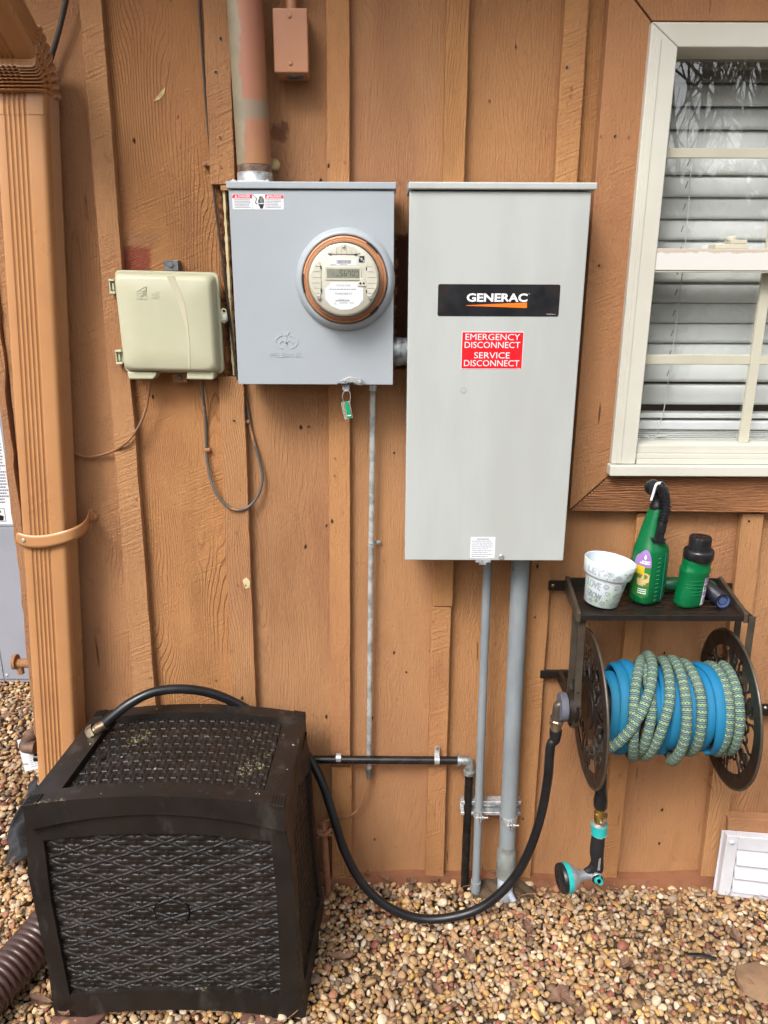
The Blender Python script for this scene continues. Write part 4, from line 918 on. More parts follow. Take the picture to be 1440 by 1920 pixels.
# domed cover: rings shrinking towards the front
mb = MB(); q0 = [fx(220, 510), fx(405, 515), fx(416, 697), fx(240, 694)]; cxn = sum(p[0] for p in q0)/4; czn = sum(p[1] for p in q0)/4
rings = []
for s_, y, r in ((1, -.0425, .012), (.995, -.050, .013), (.985, -.060, .015), (.965, -.069, .018), (.93, -.0755, .021), (.88, -.078, .024), (.5, -.0785, .02)):
    q = [(cxn+(a-cxn)*(s_*1.0), czn+(b-czn)*s_) for a, b in q0]; rings.append([(a, y, b) for a, b in rq(q, r, 6)])
k = len(rings[0]); vs = [p for r in rings for p in r]+[(cxn, -.0787, czn)]
fs = [(i*k+j, (i+1)*k+j, (i+1)*k+(j+1) % k, i*k+(j+1) % k) for i in range(len(rings)-1) for j in range(k)]+[((len(rings)-1)*k+j, len(rings)*k, (len(rings)-1)*k+(j+1) % k) for j in range(k)]
mb.add(vs, fs); cov = mb.build('cover', 'beige', nid, sharp=70)
mb = MB(); ed = [(312, 517), (326, 518), (338, 545), (347, 575), (353, 610), (356, 650), (356, 692), (354, 692), (353, 650), (349, 615), (341, 590), (330, 558)]
mb.prism([P(*p, -.0787) for p in ed], -.0794, -.077); mb.build('embossed_swoosh', mat('beige_ridge', S(192, 186, 160), .5), cov, bevel=.0004)
mb = MB(); x, z = P(290, 553, -.079); text(mb, 'tii', x, z, -.0794, w=.017, h=.014, bold=.01)
for i in range(4): mb.tube([P3(256, 546+i*4, -.0789), P3(262, 545+i*5, -.0789), P3(268, 546+i*3, -.0789), P3(274, 541+i*3.5, -.0789)], .0006, 6, sub=4)
mb.tube([P3(256, 546, -.0789), P3(274, 537, -.0789), P3(275, 561, -.0789), P3(256, 560, -.0789)], .0005, 6)
mb.build('embossed_mark', 'beige', cov)
for (a, b, c, d) in ((204, 523, 217, 551), (216, 656, 231, 683)):
    x0, z1 = fx(a, b); x1, z0 = fx(c, d); mb = MB()
    mb.box(x0, x1+.004, -.030, -.026, z0, z1); mb.box(x0, x1, -.040, -.0305, z1-.005, z1); mb.box(x0, x1, -.040, -.0305, z0, z0+.005); mb.box(x0, x0+.003, -.038, -.0305, z0+.0055, z1-.0055); mb.box(x0+.006, x0+.010, -.036, -.0305, z0+.008, z1-.008)
    mb.build('hinge', 'beige', nid, bevel=.001)
mb = MB(); q = [fx(414, 580), fx(420, 577), fx(425, 581), fx(427, 592), fx(428, 601), fx(422, 606), fx(415, 603)]; mb.prism(q, -.042, -.034); lg = mb.build('latch_ear', 'beige', nid, bevel=.001)
mb = MB(); mb.prism(circ(*fx(420, 583, -.042), .0030, 16), -.0428, -.0415); mb.build('ear_hole', 'inkblack', lg)
mb = MB(); slot_screw(mb, P3(421, 597, -.042), .0065); mb.build('latch_screw', 'zinc', lg)
for q in ([(242, 695), (298, 696), (296, 703), (291, 710), (245, 710)], [(353, 695), (405, 695), (403, 711), (353, 710)]):
    mb = MB(); mb.prism([fx(a, b, -.05) for a, b in q], -.066, -.026); mb.build('cable_entry', 'beige', nid, bevel=.004, seg=3)
for a, b, c, d, sx, sy in ((307, 488, 335, 508, 320, 497), (323, 700, 352, 717, 337, 708)):
    x0, z1 = P(a, b, -.024); x1, z0 = P(c, d, -.024); mb = MB(); mb.box(x0, x1, -.026, -.0005, z0, z1); t_ = mb.build('mounting_tab', 'darkzinc' if b < 600 else 'batten', nid, bevel=.0008)
    t_.data.materials[0] = M['beige'] if False else t_.data.materials[0]
    mb = MB(); slot_screw(mb, P3(sx, sy, -.026), .0062); mb.build('tab_screw', 'darkzinc', t_)

# cables of the telephone box
c1 = tag(MB().tube([P3(280, 705, -.045), P3(279, 735, -.036), P3(271, 775, -.030), P3(255, 808, -.030), P3(230, 835, -.029), P3(200, 850, -.010), P3(165, 857, -.006), P3(143, 851, -.006), P3(120, 838, -.010)], .0032, 10, sub=8).build('coaxial_cable', 'cable'), 'brown painted cable curving from the beige box to behind the downspout', 'cable')
lp_ = thing('looped_cable', 'grey and brown cable hanging in a loop below the beige box and meter box', 'cable', P3(440, 950, -.03))
mb = MB(); mb.tube([P3(380, 705, -.045), P3(380, 735, -.03), P3(385, 780, -.008), P3(386, 815, -.006), P3(387, 850, -.008), P3(393, 890, -.014), P3(404, 922, -.024), P3(425, 948, -.028), P3(445, 956, -.028), P3(465, 951, -.022), P3(483, 930, -.016), P3(492, 900, -.012), P3(488, 870, -.010), P3(478, 835, -.008), P3(470, 805, -.006), P3(466, 780, -.006), P3(460, 745, -.006), P3(452, 715, -.010), P3(450, 690, -.016)], .0034, 10, sub=8); mb.build('sheath', 'cablegrey', lp_)
for px, py, dx in ((388, 843, 8), (464, 790, -7)):
    mb = MB(); x, z = P(px, py, -.006); w = .011 if dx > 0 else .011; mb.box(min(x-.006, x+dx*.0011), max(x+.006, x+dx*.0011), -.0125, -.0002, z-.0042, z+.0042); cl = mb.build('cable_clip', 'cable', lp_, bevel=.002)
    mb = MB(); slot_screw(mb, (x+dx*.0009, -.0125, z), .0022); mb.build('clip_nail', 'rust', cl)
dc = thing('thin_cable', 'thin dark cable running down the wall and behind the meter box', 'cable', P3(390, 200, -.01))
mb = MB(); mb.tube([P3(372, -30, -.008), P3(377, 60, -.008), P3(384, 160, -.010), P3(391, 250, -.009), P3(397, 320, -.008), P3(404, 385, -.008), P3(416, 480, -.010), P3(426, 560, -.014), P3(433, 615, -.018), P3(441, 680, -.020), P3(446, 712, -.020)], .0027, 8, sub=6); mb.build('sheath', 'cableblk', dc)
mb = MB(); x, z = P(389, 307, -.012); mb.box(x-.009, x+.007, -.0135, -.0002, z-.005, z+.005); cl = mb.build('cable_clip', 'cable', dc, bevel=.002)
mb = MB(); slot_screw(mb, (x-.003, -.0135, z), .0028); mb.build('clip_nail', 'rust', cl)

# ------------------------------------------------------------------ CONDUITS AND PIPES
def strap1(parent, p, r, m='zinc', w=.010, ear=None, ax='z', name='strap'):
    mb = MB(); x, y, z = p
    if ax == 'z':
        mb.lathe([(r+.0002, -w/2), (r+.0014, -w/2), (r+.0014, w/2), (r+.0002, w/2)], p, (0, 0, 1), 28)
        if ear: x1 = x+ear; mb.box(min(x, x1), max(x, x1), -.003, -.0005, z-w/2, z+w/2)
    else:
        mb.lathe([(r+.0002, -w/2), (r+.0014, -w/2), (r+.0014, w/2), (r+.0002, w/2)], p, (1, 0, 0), 28)
        if ear: z1 = z+ear; mb.prism(rrect(x-w/2, x+w/2, min(z, z1), max(z, z1), w*.45), y+.004, y+.006)
    o = mb.build(name, m, parent)
    return o
# thin bare EMT
emt = thing('thin_conduit', 'thin shiny galvanised conduit running down from the meter box to the ground wire', 'conduit', P3(691, 1465, -.02))
e0, e1 = Vector(P3(699, 722, -.030)), Vector(P3(691.5, 1447, -.022)); e0.z = zmb-.0005; re_ = .0068
mb = MB(); mb.cyl(e0-Vector((0, 0, .012)), e1, re_, n=24); mb.build('tube', 'galv', emt)
mb = MB(); mb.cyl(e0, e0-Vector((0, 0, .024)), .0095, n=24); cn = mb.build('connector', 'zinc', emt)
mb = MB(); slot_screw(mb, (e0.x, e0.y-.0095, e0.z-.008), .0038); mb.build('screw', 'darkzinc', cn)
mb = MB(); mb.tube([e1+Vector((0, 0, .012)), e1, e1-Vector((0, 0, .004)), e1-Vector((0, 0, .020))], [.0086, .0086, .0070, .0066], 24); mb.build('end_fitting', 'darkzinc', emt, sharp=30)
for py, ear in ((1021, .019), (1437, .014)):
    t = (P(699, py, -.025)[1]-e1.z)/(e0.z-e1.z); p = e1+(e0-e1)*t; o = strap1(emt, p, re_, 'zinc', .011, None)
    mb = MB(); mb.prism(rrect(p.x+.006, p.x+ear+.004, p.z-.0055, p.z+.0055, .003), -.010, -.008); mb.build('strap_ear', 'zinc', o)
    mb = MB(); mb.lathe([(.0038, 0), (.0038, .002), (.002, .003), (0, .003)], (p.x+ear-.003, -.010, p.z), (0, -1, 0), 6); mb.build('strap_nail', 'zinc', o)
gr = thing('ground_wire', 'brown ground wire running from the thin conduit to the rusty ground rod', 'wire', P3(650, 1525, -.05))
rodx, rodz = P(606, 1545, -.055)
mb = MB(); mb.tube([tuple(e1-Vector((0, 0, .018))), P3(687, 1480, -.022), P3(678, 1502, -.024), P3(668, 1521, -.028), P3(650, 1532, -.036), P3(632, 1535, -.045), (rodx+.006, -.060, P(612, 1538, -.055)[1]), (rodx+.002, -.068, rodz-.01)], .0028, 8, sub=6); mb.build('wire', 'cable', gr)
rod = thing('ground_rod', 'rusty copper ground rod with clamp standing in the gravel beside the resin box', 'ground rod', (rodx, -.055, 0))
r1 = P3(617, 1672, -.065); mb = MB(); mb.cyl((rodx, -.055, rodz+.004), (rodx+.012, -.058, -.06), .0095, n=20); mb.build('rod', 'rust', rod)
mb = MB(); mb.tube([(rodx-.016, -.055, rodz-.018), (rodx-.010, -.072, rodz-.019), (rodx+.008, -.074, rodz-.018), (rodx+.020, -.058, rodz-.014)], .0055, 10, sub=4); mb.box(rodx-.011, rodx+.012, -.070, -.040, rodz-.027, rodz-.010); mb.cyl((rodx+.010, -.066, rodz-.022), (rodx+.026, -.070, rodz-.026), .004, n=8); mb.cyl((rodx-.012, -.06, rodz-.024), (rodx-.016, -.066, rodz-.036), .0045, n=8); mb.build('clamp', 'rust', rod, bevel=.001)

# grey PVC conduits under the tall box
def conduit(name, label, a, b, r, zt_, yb_):
    t = thing(name, label, 'conduit', (P(*b, yb_)[0], yb_, 0))
    A, B = Vector(P3(*a, yb_)), Vector(P3(*b, yb_)); d = (B-A)
    A = A+d*((zt_-A.z)/d.z); B = A+d*((-.06-A.z)/d.z)
    return t, A, B
cs, A, B = conduit('small_grey_conduit', 'slim grey plastic conduit running down from the tall box, nearest the black pipe', (914, 1060), (892, 1660), .010, gz0+.004, -.062)
mb = MB(); mb.cyl(A, B, .0108, n=28); mb.build('tube', 'pvc', cs)
at = lambda A, B, py, y: A+(B-A)*((P(900, py, y)[1]-A.z)/(B.z-A.z))
q = at(A, B, 1652, -.062); mb = MB(); mb.cyl(q-Vector((0, 0, .03)), q, .0135, n=28); mb.build('coupling', 'pvc', cs)
q = at(A, B, 1524, -.062); cA = q
cb, A2, B2_ = conduit('large_grey_conduit', 'thick grey plastic conduit with a coupling, running down from the tall box', (976, 1060), (948, 1640), .02, gz0+.004, -.066)
q1, q2, q3 = at(A2, B2_, 1590, -.066), at(A2, B2_, 1606, -.066), at(A2, B2_, 1640, -.066)
mb = MB(); mb.cyl(A2, q1, .0218, n=36); mb.build('tube', 'pvc', cb)
mb = MB(); mb.tube([q1+Vector((0, 0, .012)), q1, q1-Vector((0, 0, .008)), q2, q3], [.0220, .0222, .0255, .0262, .0262], 36); mb.build('coupling', 'pvc_dirty', cb, sharp=30)
mb = MB(); mb.cyl(q3, B2_, .0212, n=36); mb.build('stub', 'whitepvc', cb)
cB = at(A2, B2_, 1533, -.066)
# strut channel and its clamps
zs0, zs1 = P(900, 1522, -.03)[1], P(900, 1496, -.03)[1]; sx0, sx1 = P(863, 1510, -.03)[0], P(975, 1510, -.03)[0]
st = thing('strut_channel', 'short shiny steel strut channel screwed across the wall behind the grey conduits', 'bracket', ((sx0+sx1)/2, -.01, zs0))
mb = MB(); mb.box(sx0, sx1, -.024, -.0215, zs0, zs1); ch = mb.build('channel_back', 'zinc', st)
for z0_, z1_ in ((zs0, zs0+.0105), (zs1-.0105, zs1)):
    mb = MB(); mb.box(sx0, sx1, -.046, -.0245, z0_, z1_); mb.build('channel_lip', 'zinc', st, bevel=.0025, seg=3)
for q, r, yy in ((cA, .0108, -.062), (cB, .0218, -.066)):
    o = MB(); o.lathe([(r+.0003, -.011), (r+.0022, -.011), (r+.0022, .011), (r+.0003, .011)], tuple(q), (0, 0, 1), 32); c_ = o.build('clamp', 'zinc', st, sharp=30)
    o = MB(); x = q.x+.001; o.box(x-.0045, x-.0025, q.y-r-.014, q.y-r, q.z-.011, q.z+.011); o.box(x+.0025, x+.0045, q.y-r-.014, q.y-r, q.z-.011, q.z+.011); o.build('clamp_ear', 'zinc', c_, bevel=.0004)
    o = MB(); o.cyl((x-.008, q.y-r-.009, q.z), (x+.022, q.y-r-.009, q.z), .0024, n=10); o.lathe([(.005, 0), (.005, .004), (0, .004)], (x+.006, q.y-r-.009, q.z), (1, 0, 0), 6); o.lathe([(.005, 0), (.005, .004), (0, .004)], (x-.009, q.y-r-.009, q.z), (1, 0, 0), 6); o.build('clamp_bolt', 'zinc', c_)

# black gas pipe
yp = -.040
gp = thing('gas_pipe', 'black steel gas pipe running along the wall with a galvanised elbow down into the gravel', 'pipe', P3(720, 1422, yp))
h1 = Vector(P3(866, 1426, yp)); exl = P(50, 1402, yp); h0 = Vector((exl[0]+.018, yp, h1.z+.004))
vt, vb = Vector(P3(880, 1446, yp)), Vector(P3(871, 1660, yp)); vb = vt+(vb-vt)*((-.06-vt.z)/(vb.z-vt.z))
rg = .0107
mb = MB(); mb.cyl(h0, h1-Vector((.006, 0, 0)), rg, n=28); mb.build('pipe', 'blackpipe', gp)
mb = MB(); mb.cyl(vt, vb, rg+.0006, n=28); mb.build('pipe', 'blackpipe', gp)
mb = MB(); ex_ = vt.x; ezz = h1.z
mb.tube([(h1.x-.010, yp, ezz), (h1.x+.002, yp, ezz), (ex_-.006, yp, ezz-.001), (ex_-.0005, yp, ezz-.008), (ex_, yp, vt.z+.006), (ex_, yp, vt.z-.006)], .0128, 24, sub=5)
mb.cyl((h1.x-.012, yp, ezz), (h1.x-.003, yp, ezz), .0158, n=24); mb.cyl((ex_, yp, vt.z+.003), (ex_, yp, vt.z-.007), .0158, n=24)
mb.build('elbow', 'cast', gp, sharp=50)
o = strap1(gp, Vector(P3(635, 1421, yp)), rg, 'zinc', .013, None, 'x'); p_ = P3(819, 1425, yp); 
o = strap1(gp, Vector(p_), rg, 'galv', .013, None, 'x')
mb = MB(); x, z = P(820, 1405, yp); mb.prism(rrect(x-.0065, x+.0065, p_[2]+.006, z+.006, .004), yp+.006, yp+.0085); eo = mb.build('strap_ear', 'galv', o)
mb = MB(); mb.lathe([(.0045, 0), (.0045, .0015), (.003, .003), (0, .003)], (x, yp+.006, z), (0, -1, 0), 14); mb.build('screw', 'rust', eo)
# its left end: rusty elbow turning back round the corner
gp2 = thing('corner_pipe', 'rusty pipe elbow at the house corner turning back round behind the downspout', 'pipe', P3(48, 1400, yp))
mb = MB(); mb.tube([(exl[0]+.022, yp, exl[1]-.001), (exl[0]+.004, yp, exl[1]), (exl[0]-.006, yp+.004, exl[1]+.001), (exl[0]-.009, yp+.018, exl[1]+.004), (exl[0]-.007, yp+.034, exl[1]+.008)], .0150, 22, sub=5); mb.cyl((exl[0]+.012, yp, exl[1]), (exl[0]+.023, yp, exl[1]), .0175, n=22); mb.cyl((exl[0]-.008, yp+.028, exl[1]+.006), (exl[0]-.006, yp+.040, exl[1]+.010), .0172, n=22); mb.build('elbow', 'oldpipe', gp2, sharp=50)
mb = MB(); mb.cyl((exl[0]-.007, yp+.036, exl[1]+.009), (exl[0]-.004, 1.0, exl[1]+.04), .0125, n=22); mb.build('pipe', 'oldpipe', gp2)
pt = thing('paper_tag', 'white printed paper tag hanging on the pipe at the house corner', 'tag', P3(52, 1410, -.02))
mb = MB(); q = [(32, 1388), (60, 1382), (90, 1420), (90, 1436), (47, 1447)]; mb.prism([P(*p, -.012) for p in q], -.0125, -.0115); mb.build('sheet', 'tagp', pt)
mb = MB()
for k in range(6): mb.prism([P(54+k*.8, 1418+k*4, -.0128), P(76, 1413+k*4, -.0128), P(76, 1413.5+k*4, -.0128), P(54+k*.8, 1418.7+k*4, -.0128)], -.0129, -.0126)
text(mb, 'GAS SIDE', P(47, 1433, -.013)[0], P(47, 1433, -.013)[1], -.0129, w=.018, h=.005, bold=.02)
mb.build('print', 'inkgrey', pt)

# ------------------------------------------------------------------ HOSE REEL
XL, XRr, yR, zR, RW = .490, .820, -.178, .669, .186
reel = thing('hose_reel', 'bronze metal wall mounted garden hose reel with a shelf on top', 'hose reel', (.65, 0, zR))
AX = Vector((1, -.036, .026)).normalized()      # the reel hangs a touch askew
def onreel(x, a, r):        # x along the axle, angle a (0 = towards the camera, 90 = up), radius
    e1 = Vector((0, -1, 0)); e1 = (e1-AX*e1.dot(AX)).normalized(); e2 = Vector((0, 0, 1)); e2 = (e2-AX*e2.dot(AX)).normalized()
    return Vector((x, yR, zR))+e1*math.cos(a)*r+e2*math.sin(a)*r
def plate(mb, poly, X, th):      # polygon in wheel coordinates (forward, up), with thickness along the axle
    n = len(poly); a = [onreel(X, 0, 0)+ (onreel(X, 0, 1)-onreel(X, 0, 0))*p+(onreel(X, PI/2, 1)-onreel(X, 0, 0))*q for p, q in poly]
    b = [v+AX*th for v in a]; mb.add([tuple(v) for v in a+b], [tuple(range(n)), tuple(range(2*n-1, n-1, -1))]+[(i, i+n, (i+1) % n+n, (i+1) % n) for i in range(n)], smooth=False)
def ribbon(mb, pts, w, X, th):
    p = [Vector((a, b)) for a, b in pts]; L_, R_ = [], []
    for i in range(len(p)):
        t = (p[min(i+1, len(p)-1)]-p[max(i-1, 0)]).normalized(); nn = Vector((-t.y, t.x)); ww = w[i] if hasattr(w, '__len__') else w
        L_.append(p[i]+nn*ww/2); R_.append(p[i]-nn*ww/2)
    for i in range(len(p)-1): plate(mb, [tuple(L_[i]), tuple(L_[i+1]), tuple(R_[i+1]), tuple(R_[i])], X, th)
def arcs(c, r, a0, a1, n=12): return [(c[0]+r*math.cos(math.radians(a0+(a1-a0)*k/n)), c[1]+r*math.sin(math.radians(a0+(a1-a0)*k/n))) for k in range(n+1)]
def rot(pts, a): c, s_ = math.cos(a), math.sin(a); return [(x*c-y*s_, x*s_+y*c) for x, y in pts]
def wheel(X, name='reel_wheel'):
    mb = MB(); th = .0035; n = 72
    for k in range(n):
        a, b = 2*PI*k/n, 2*PI*(k+1)/n; r0, r1 = .150, RW
        plate(mb, [(r0*math.cos(a), r0*math.sin(a)), (r1*math.cos(a), r1*math.sin(a)), (r1*math.cos(b), r1*math.sin(b)), (r0*math.cos(b), r0*math.sin(b))], X, th)
        r0, r1 = .052, .074
        plate(mb, [(r0*math.cos(a), r0*math.sin(a)), (r1*math.cos(a), r1*math.sin(a)), (r1*math.cos(b), r1*math.sin(b)), (r0*math.cos(b), r0*math.sin(b))], X, th)
    for j in range(6):      # six leaf and scroll motifs
        A = PI/2+j*PI/3
        ribbon(mb, rot([(.070, 0), (.10, 0), (.128, 0), (.152, 0)], A), [.010, .006, .006, .012], X, th)
        plate(mb, rot([(.118+.013*math.cos(t)*1.1, .013*math.sin(t)) for t in [2*PI*k/16 for k in range(16)]], A), X-.0004, th+.0008)
        for s_ in (-1, 1):
            c = [(x, s_*y) for x, y in [(.070, .008), (.088, .022), (.110, .034), (.134, .036), (.150, .052)]]; ribbon(mb, rot(c, A), [.005, .005, .006, .006, .008], X, th)
            c = [(x, s_*y) for x, y in [(.150, .018), (.138, .022), (.126, .020), (.122, .012)]]; ribbon(mb, rot(c, A), [.006, .005, .004, .004], X, th)
            c = [(x, s_*y) for x, y in arcs((.098, .040), .013, -80, 200)]; ribbon(mb, rot(c, A), .0048, X, th)
            plate(mb, rot([(.088+.007*math.cos(t), s_*.044+.007*math.sin(t)) for t in [2*PI*k/10*s_ for k in range(10)]], A), X-.0003, th+.0006)
            c = [(x, s_*y) for x, y in [(.152, 0), (.140, .008), (.133, .020)]]; ribbon(mb, rot(c, A), [.010, .007, .003], X, th)
    o = mb.build(name, 'bronze', reel)
    # a rolled rim along the edge
    mb = MB(); ring = [tuple(onreel(X+.0018, 2*PI*k/72, RW)) for k in range(73)]; mb.tube(ring, .0032, 8, cap=False); mb.build('rim', 'bronze_worn', o)
    return o
wheel(XL); wheel(XRr)
mb = MB(); mb.cyl(tuple(onreel(XL-.004, 0, 0)), tuple(onreel(XRr+.004, 0, 0)), .052, n=40); mb.build('drum', 'bronze', reel)
# side arms: a front bar and a back bar tapering round the hub
def arm(X, sgn):
    mb = MB(); zt_ = .912; wd = .016
    fr = [(X, -.192, zt_), (X, -.196, zt_-.10), (X+.0, -.205, zt_-.19), (X, -.214, zR+.02), (X, -.215, zR-.01), (X, -.205, zR-.038), (X, yR, zR-.052), (X, yR+.03, zR-.042), (X, yR+.045, zR-.01), (X, yR+.045, zR+.03), (X, -.135, zt_-.16), (X, -.128, zt_-.06), (X, -.124, zt_)]
    p = [Vector(q) for q in fr]; f2 = []
    for i in range(len(p)-1):
        a, b, c, d = p[max(i-1, 0)], p[i], p[i+1], p[min(i+2, len(p)-1)]
        for k in range(5):
            t = k/5; f2.append(.5*((2*b)+(c-a)*t+(2*a-5*b+4*c-d)*t*t+(3*b-a-3*c+d)*t**3))
    f2.append(p[-1]); vs = []
    for i, q in enumerate(f2):
        t = (f2[min(i+1, len(f2)-1)]-f2[max(i-1, 0)]).normalized(); nn = Vector((0, -t.z, t.y))*-1
        for a, b in ((-wd/2, 0), (wd/2, 0), (wd/2, .0035), (-wd/2, .0035)): vs.append(q+Vector((a, 0, 0))-nn*b)
    m_ = len(f2); mb.add([tuple(v) for v in vs], [(4*i+k, 4*i+(k+1) % 4, 4*i+4+(k+1) % 4, 4*i+4+k) for i in range(m_-1) for k in range(4)]+[(3, 2, 1, 0), (4*m_-4, 4*m_-3, 4*m_-2, 4*m_-1)], smooth=False)
    o = mb.build('side_arm', 'bronze_worn', reel, bevel=.001)
    o2 = MB(); o2.box(X-.004, X+.004, -.188, -.128, zt_-.02, zt_-.001); o2.build('top_brace', 'bronze', o); o2 = MB()
    for k in range(5):      # webbing fins round the hub
        a = math.radians(20+k*32); o2.hexa([(X-.004*sgn, yR-math.cos(a)*.02, zR+math.sin(a)*.02-.002), (X+.004, yR-math.cos(a)*.02, zR+math.sin(a)*.02-.002), (X+.004, yR-math.cos(a)*.02+.003, zR+math.sin(a)*.02), (X-.004*sgn, yR-math.cos(a)*.02+.003, zR+math.sin(a)*.02), (X-.004, yR-math.cos(a)*.046, zR+math.sin(a)*.07), (X+.004, yR-math.cos(a)*.046, zR+math.sin(a)*.07), (X+.004, yR-math.cos(a)*.046+.003, zR+math.sin(a)*.07+.002), (X-.004, yR-math.cos(a)*.046+.003, zR+math.sin(a)*.07+.002)])
    o2.lathe([(.0, -.004), (.040, -.004), (.042, .004), (.036, .012), (.030, .018), (.0, .018)], (X, yR, zR), (sgn, 0, 0), 36)
    o2.build('hub_web', 'bronze', o, bevel=.0006)
    return o
aL_ = arm(.455, -1); aR_ = arm(.842, 1)
mb = MB(); mb.lathe([(0, .018), (.034, .018), (.035, .022), (.033, .034), (0, .036)], (.455, yR, zR), (-1, 0, 0), 36, sx=(0, 1, 0)); mb.build('hub_cap', 'hub', aL_, sharp=50)
mb = MB(); hx = P(1046, 1320, yR)[0]; mb.tube([(.455-.034, yR, zR+.006), (hx+.012, yR, zR+.006), (hx+.002, yR, zR+.004), (hx, yR, zR-.006), (hx, yR, zR-.028)], .0115, 20, sub=5); mb.cyl((hx, yR, zR-.026), (hx, yR, zR-.031), .0155, n=20)
inlet = mb.build('inlet_elbow', 'bronze_worn', reel, sharp=50)
# wall bar behind the hub with fixing ears
mb = MB(); mb.box(.405, .93, -.016, -.0235, zR-.010, zR+.012); mb.build('wall_bar', 'bronze', reel, bevel=.001)
for X in (.455, .842):
    mb = MB(); mb.box(X-.006, X+.006, yR+.045, -.0235, zR-.012, zR+.014); mb.build('wall_stay', 'bronze', reel, bevel=.001)
mb = MB(); x, z = P(1436, 1330, -.03); mb.box(x-.016, x+.060, -.040, -.0236, z-.014, z+.014); be = mb.build('wall_ear', 'bronze', reel, bevel=.002)
mb = MB(); slot_screw(mb, P3(1435, 1327, -.040), .004); mb.build('screw', 'zinc', be)
# shelf tray
zs = .918; ysf = -.205
sl0, sl1, sf0, sf1 = P(1062, 1092, -.025)[0], P(1352, 1100, -.025)[0], P(1088, 1152, ysf)[0]+.0, P(1392, 1158, ysf)[0]
sl0 = .452; sl1 = .862; sf0 = .447; sf1 = .818
sf0, sf1 = P(1085, 1150, ysf)[0], P(1398, 1156, ysf)[0]; sl0, sl1 = P(1064, 1090, -.03)[0], P(1350, 1098, -.03)[0]
mb = MB()
def sh(u, v, z): return (sl0+(sl1-sl0)*u+((sf0+(sf1-sf0)*u)-(sl0+(sl1-sl0)*u))*v, -.03+(ysf+.03)*v, z)
# tray floor made as slats between the slots
cuts = [0, .10, .135, .20, .235, .30, .335, .40, .435, .5, .535, .6, .635, .7, .735, .8, .835, .9, 1]
for v0, v1, segs in [(0, .12, [(0, 1)]), (.12, .17, [(0, .10), (.9, 1)]), (.17, .29, [(0, 1)]), (.29, .34, [(0, .12), (.40, .55), (.88, 1)]), (.34, .46, [(0, 1)]), (.46, .51, [(0, .12), (.45, .52), (.9, 1)]), (.51, .64, [(0, 1)]), (.64, .69, [(0, .14), (.36, .50), (.88, 1)]), (.69, .81, [(0, 1)]), (.81, .86, [(0, .16), (.42, .55), (.86, 1)]), (.86, 1, [(0, 1)])]:
    for u0, u1 in segs: mb.hexa([sh(u0, v1, zs-.002), sh(u1, v1, zs-.002), sh(u1, v0, zs-.002), sh(u0, v0, zs-.002), sh(u0, v1, zs), sh(u1, v1, zs), sh(u1, v0, zs), sh(u0, v0, zs)])
shelf = mb.build('shelf_tray', 'bronze', reel)
mb = MB(); 
mb.hexa([(sf0, ysf-.003, zs-.010), (sf1, ysf-.003, zs-.010), (sf1, ysf-.0005, zs-.010), (sf0, ysf-.0005, zs-.010), (sf0, ysf-.003, zs+.004), (sf1, ysf-.003, zs+.004), (sf1, ysf-.0005, zs+.004), (sf0, ysf-.0005, zs+.004)]); mb.build('front_lip', 'bronze', shelf, bevel=.0008)
mb = MB(); mb.box(sl0, sl1, -.0295, -.0245, zs-.004, zs+.022); mb.build('back_lip', 'bronze', shelf, bevel=.001)
for (xb_, xf_, s_) in ((sl0, sf0, -1), (sl1, sf1, 1)):
    mb = MB(); w = .010; mb.hexa([(xf_-w*.5, ysf-.004, zs-.014), (xf_+w*.5, ysf-.004, zs-.014), (xb_+w*.5, -.024, zs-.014), (xb_-w*.5, -.024, zs-.014), (xf_-w*.5, ysf-.004, zs+.010), (xf_+w*.5, ysf-.004, zs+.010), (xb_+w*.5, -.024, zs+.026), (xb_-w*.5, -.024, zs+.026)]); mb.build('side_rail', 'bronze_worn', shelf, bevel=.002)
for px, x0, x1, py in ((1037, 1028, 1066, 1098), (1363, 1348, 1373, 1103)):
    a, b = P(x0, py, -.026), P(x1, py, -.026); z = P(px, py, -.026)[1]; mb = MB(); mb.prism(rrect(a[0], b[0], z-.014, z+.014, .004), -.0265, -.0235); er_ = mb.build('wall_ear', 'bronze', reel, bevel=.001)
    mb = MB(); mb.lathe([(.0045, 0), (.0045, .001), (.0025, .003), (0, .003)], (P(px, py, -.0265)[0], -.0265, z), (0, -1, 0), 16); mb.build('brass_screw', 'brass', er_)

# ------------------------------------------------------------------ HOSES WOUND ON THE REEL
def cylhit(px, py, r):      # measured pixel -> first point on the coil cylinder (radius r about the axle)
    d = Vector(ray(px, py)).normalized(); o = Vector(EYE)-Vector((.65, yR+.036*(.65-.65), zR))
    a0 = Vector((AX.x, AX.y, AX.z)); dp = d-a0*d.dot(a0); op = o-a0*o.dot(a0)
    A = dp.dot(dp); B_ = 2*dp.dot(op); C_ = op.dot(op)-r*r; D = B_*B_-4*A*C_
    t = (-B_-math.sqrt(D))/(2*A) if D > 0 else -B_/(2*A)
    q = o+d*t; x = q.dot(a0); perp = q-a0*x; e1 = Vector((0, -1, 0)); e1 = (e1-a0*e1.dot(a0)).normalized(); e2 = Vector((0, 0, 1)); e2 = (e2-a0*e2.dot(a0)).normalized()
    return x, math.atan2(perp.dot(e2), perp.dot(e1))
def coilpt(x, a, r):
    e1 = Vector((0, -1, 0)); e1 = (e1-AX*e1.dot(AX)).normalized(); e2 = Vector((0, 0, 1)); e2 = (e2-AX*e2.dot(AX)).normalized()
    return Vector((.65, yR, zR))+AX*x+e1*math.cos(a)*r+e2*math.sin(a)*r
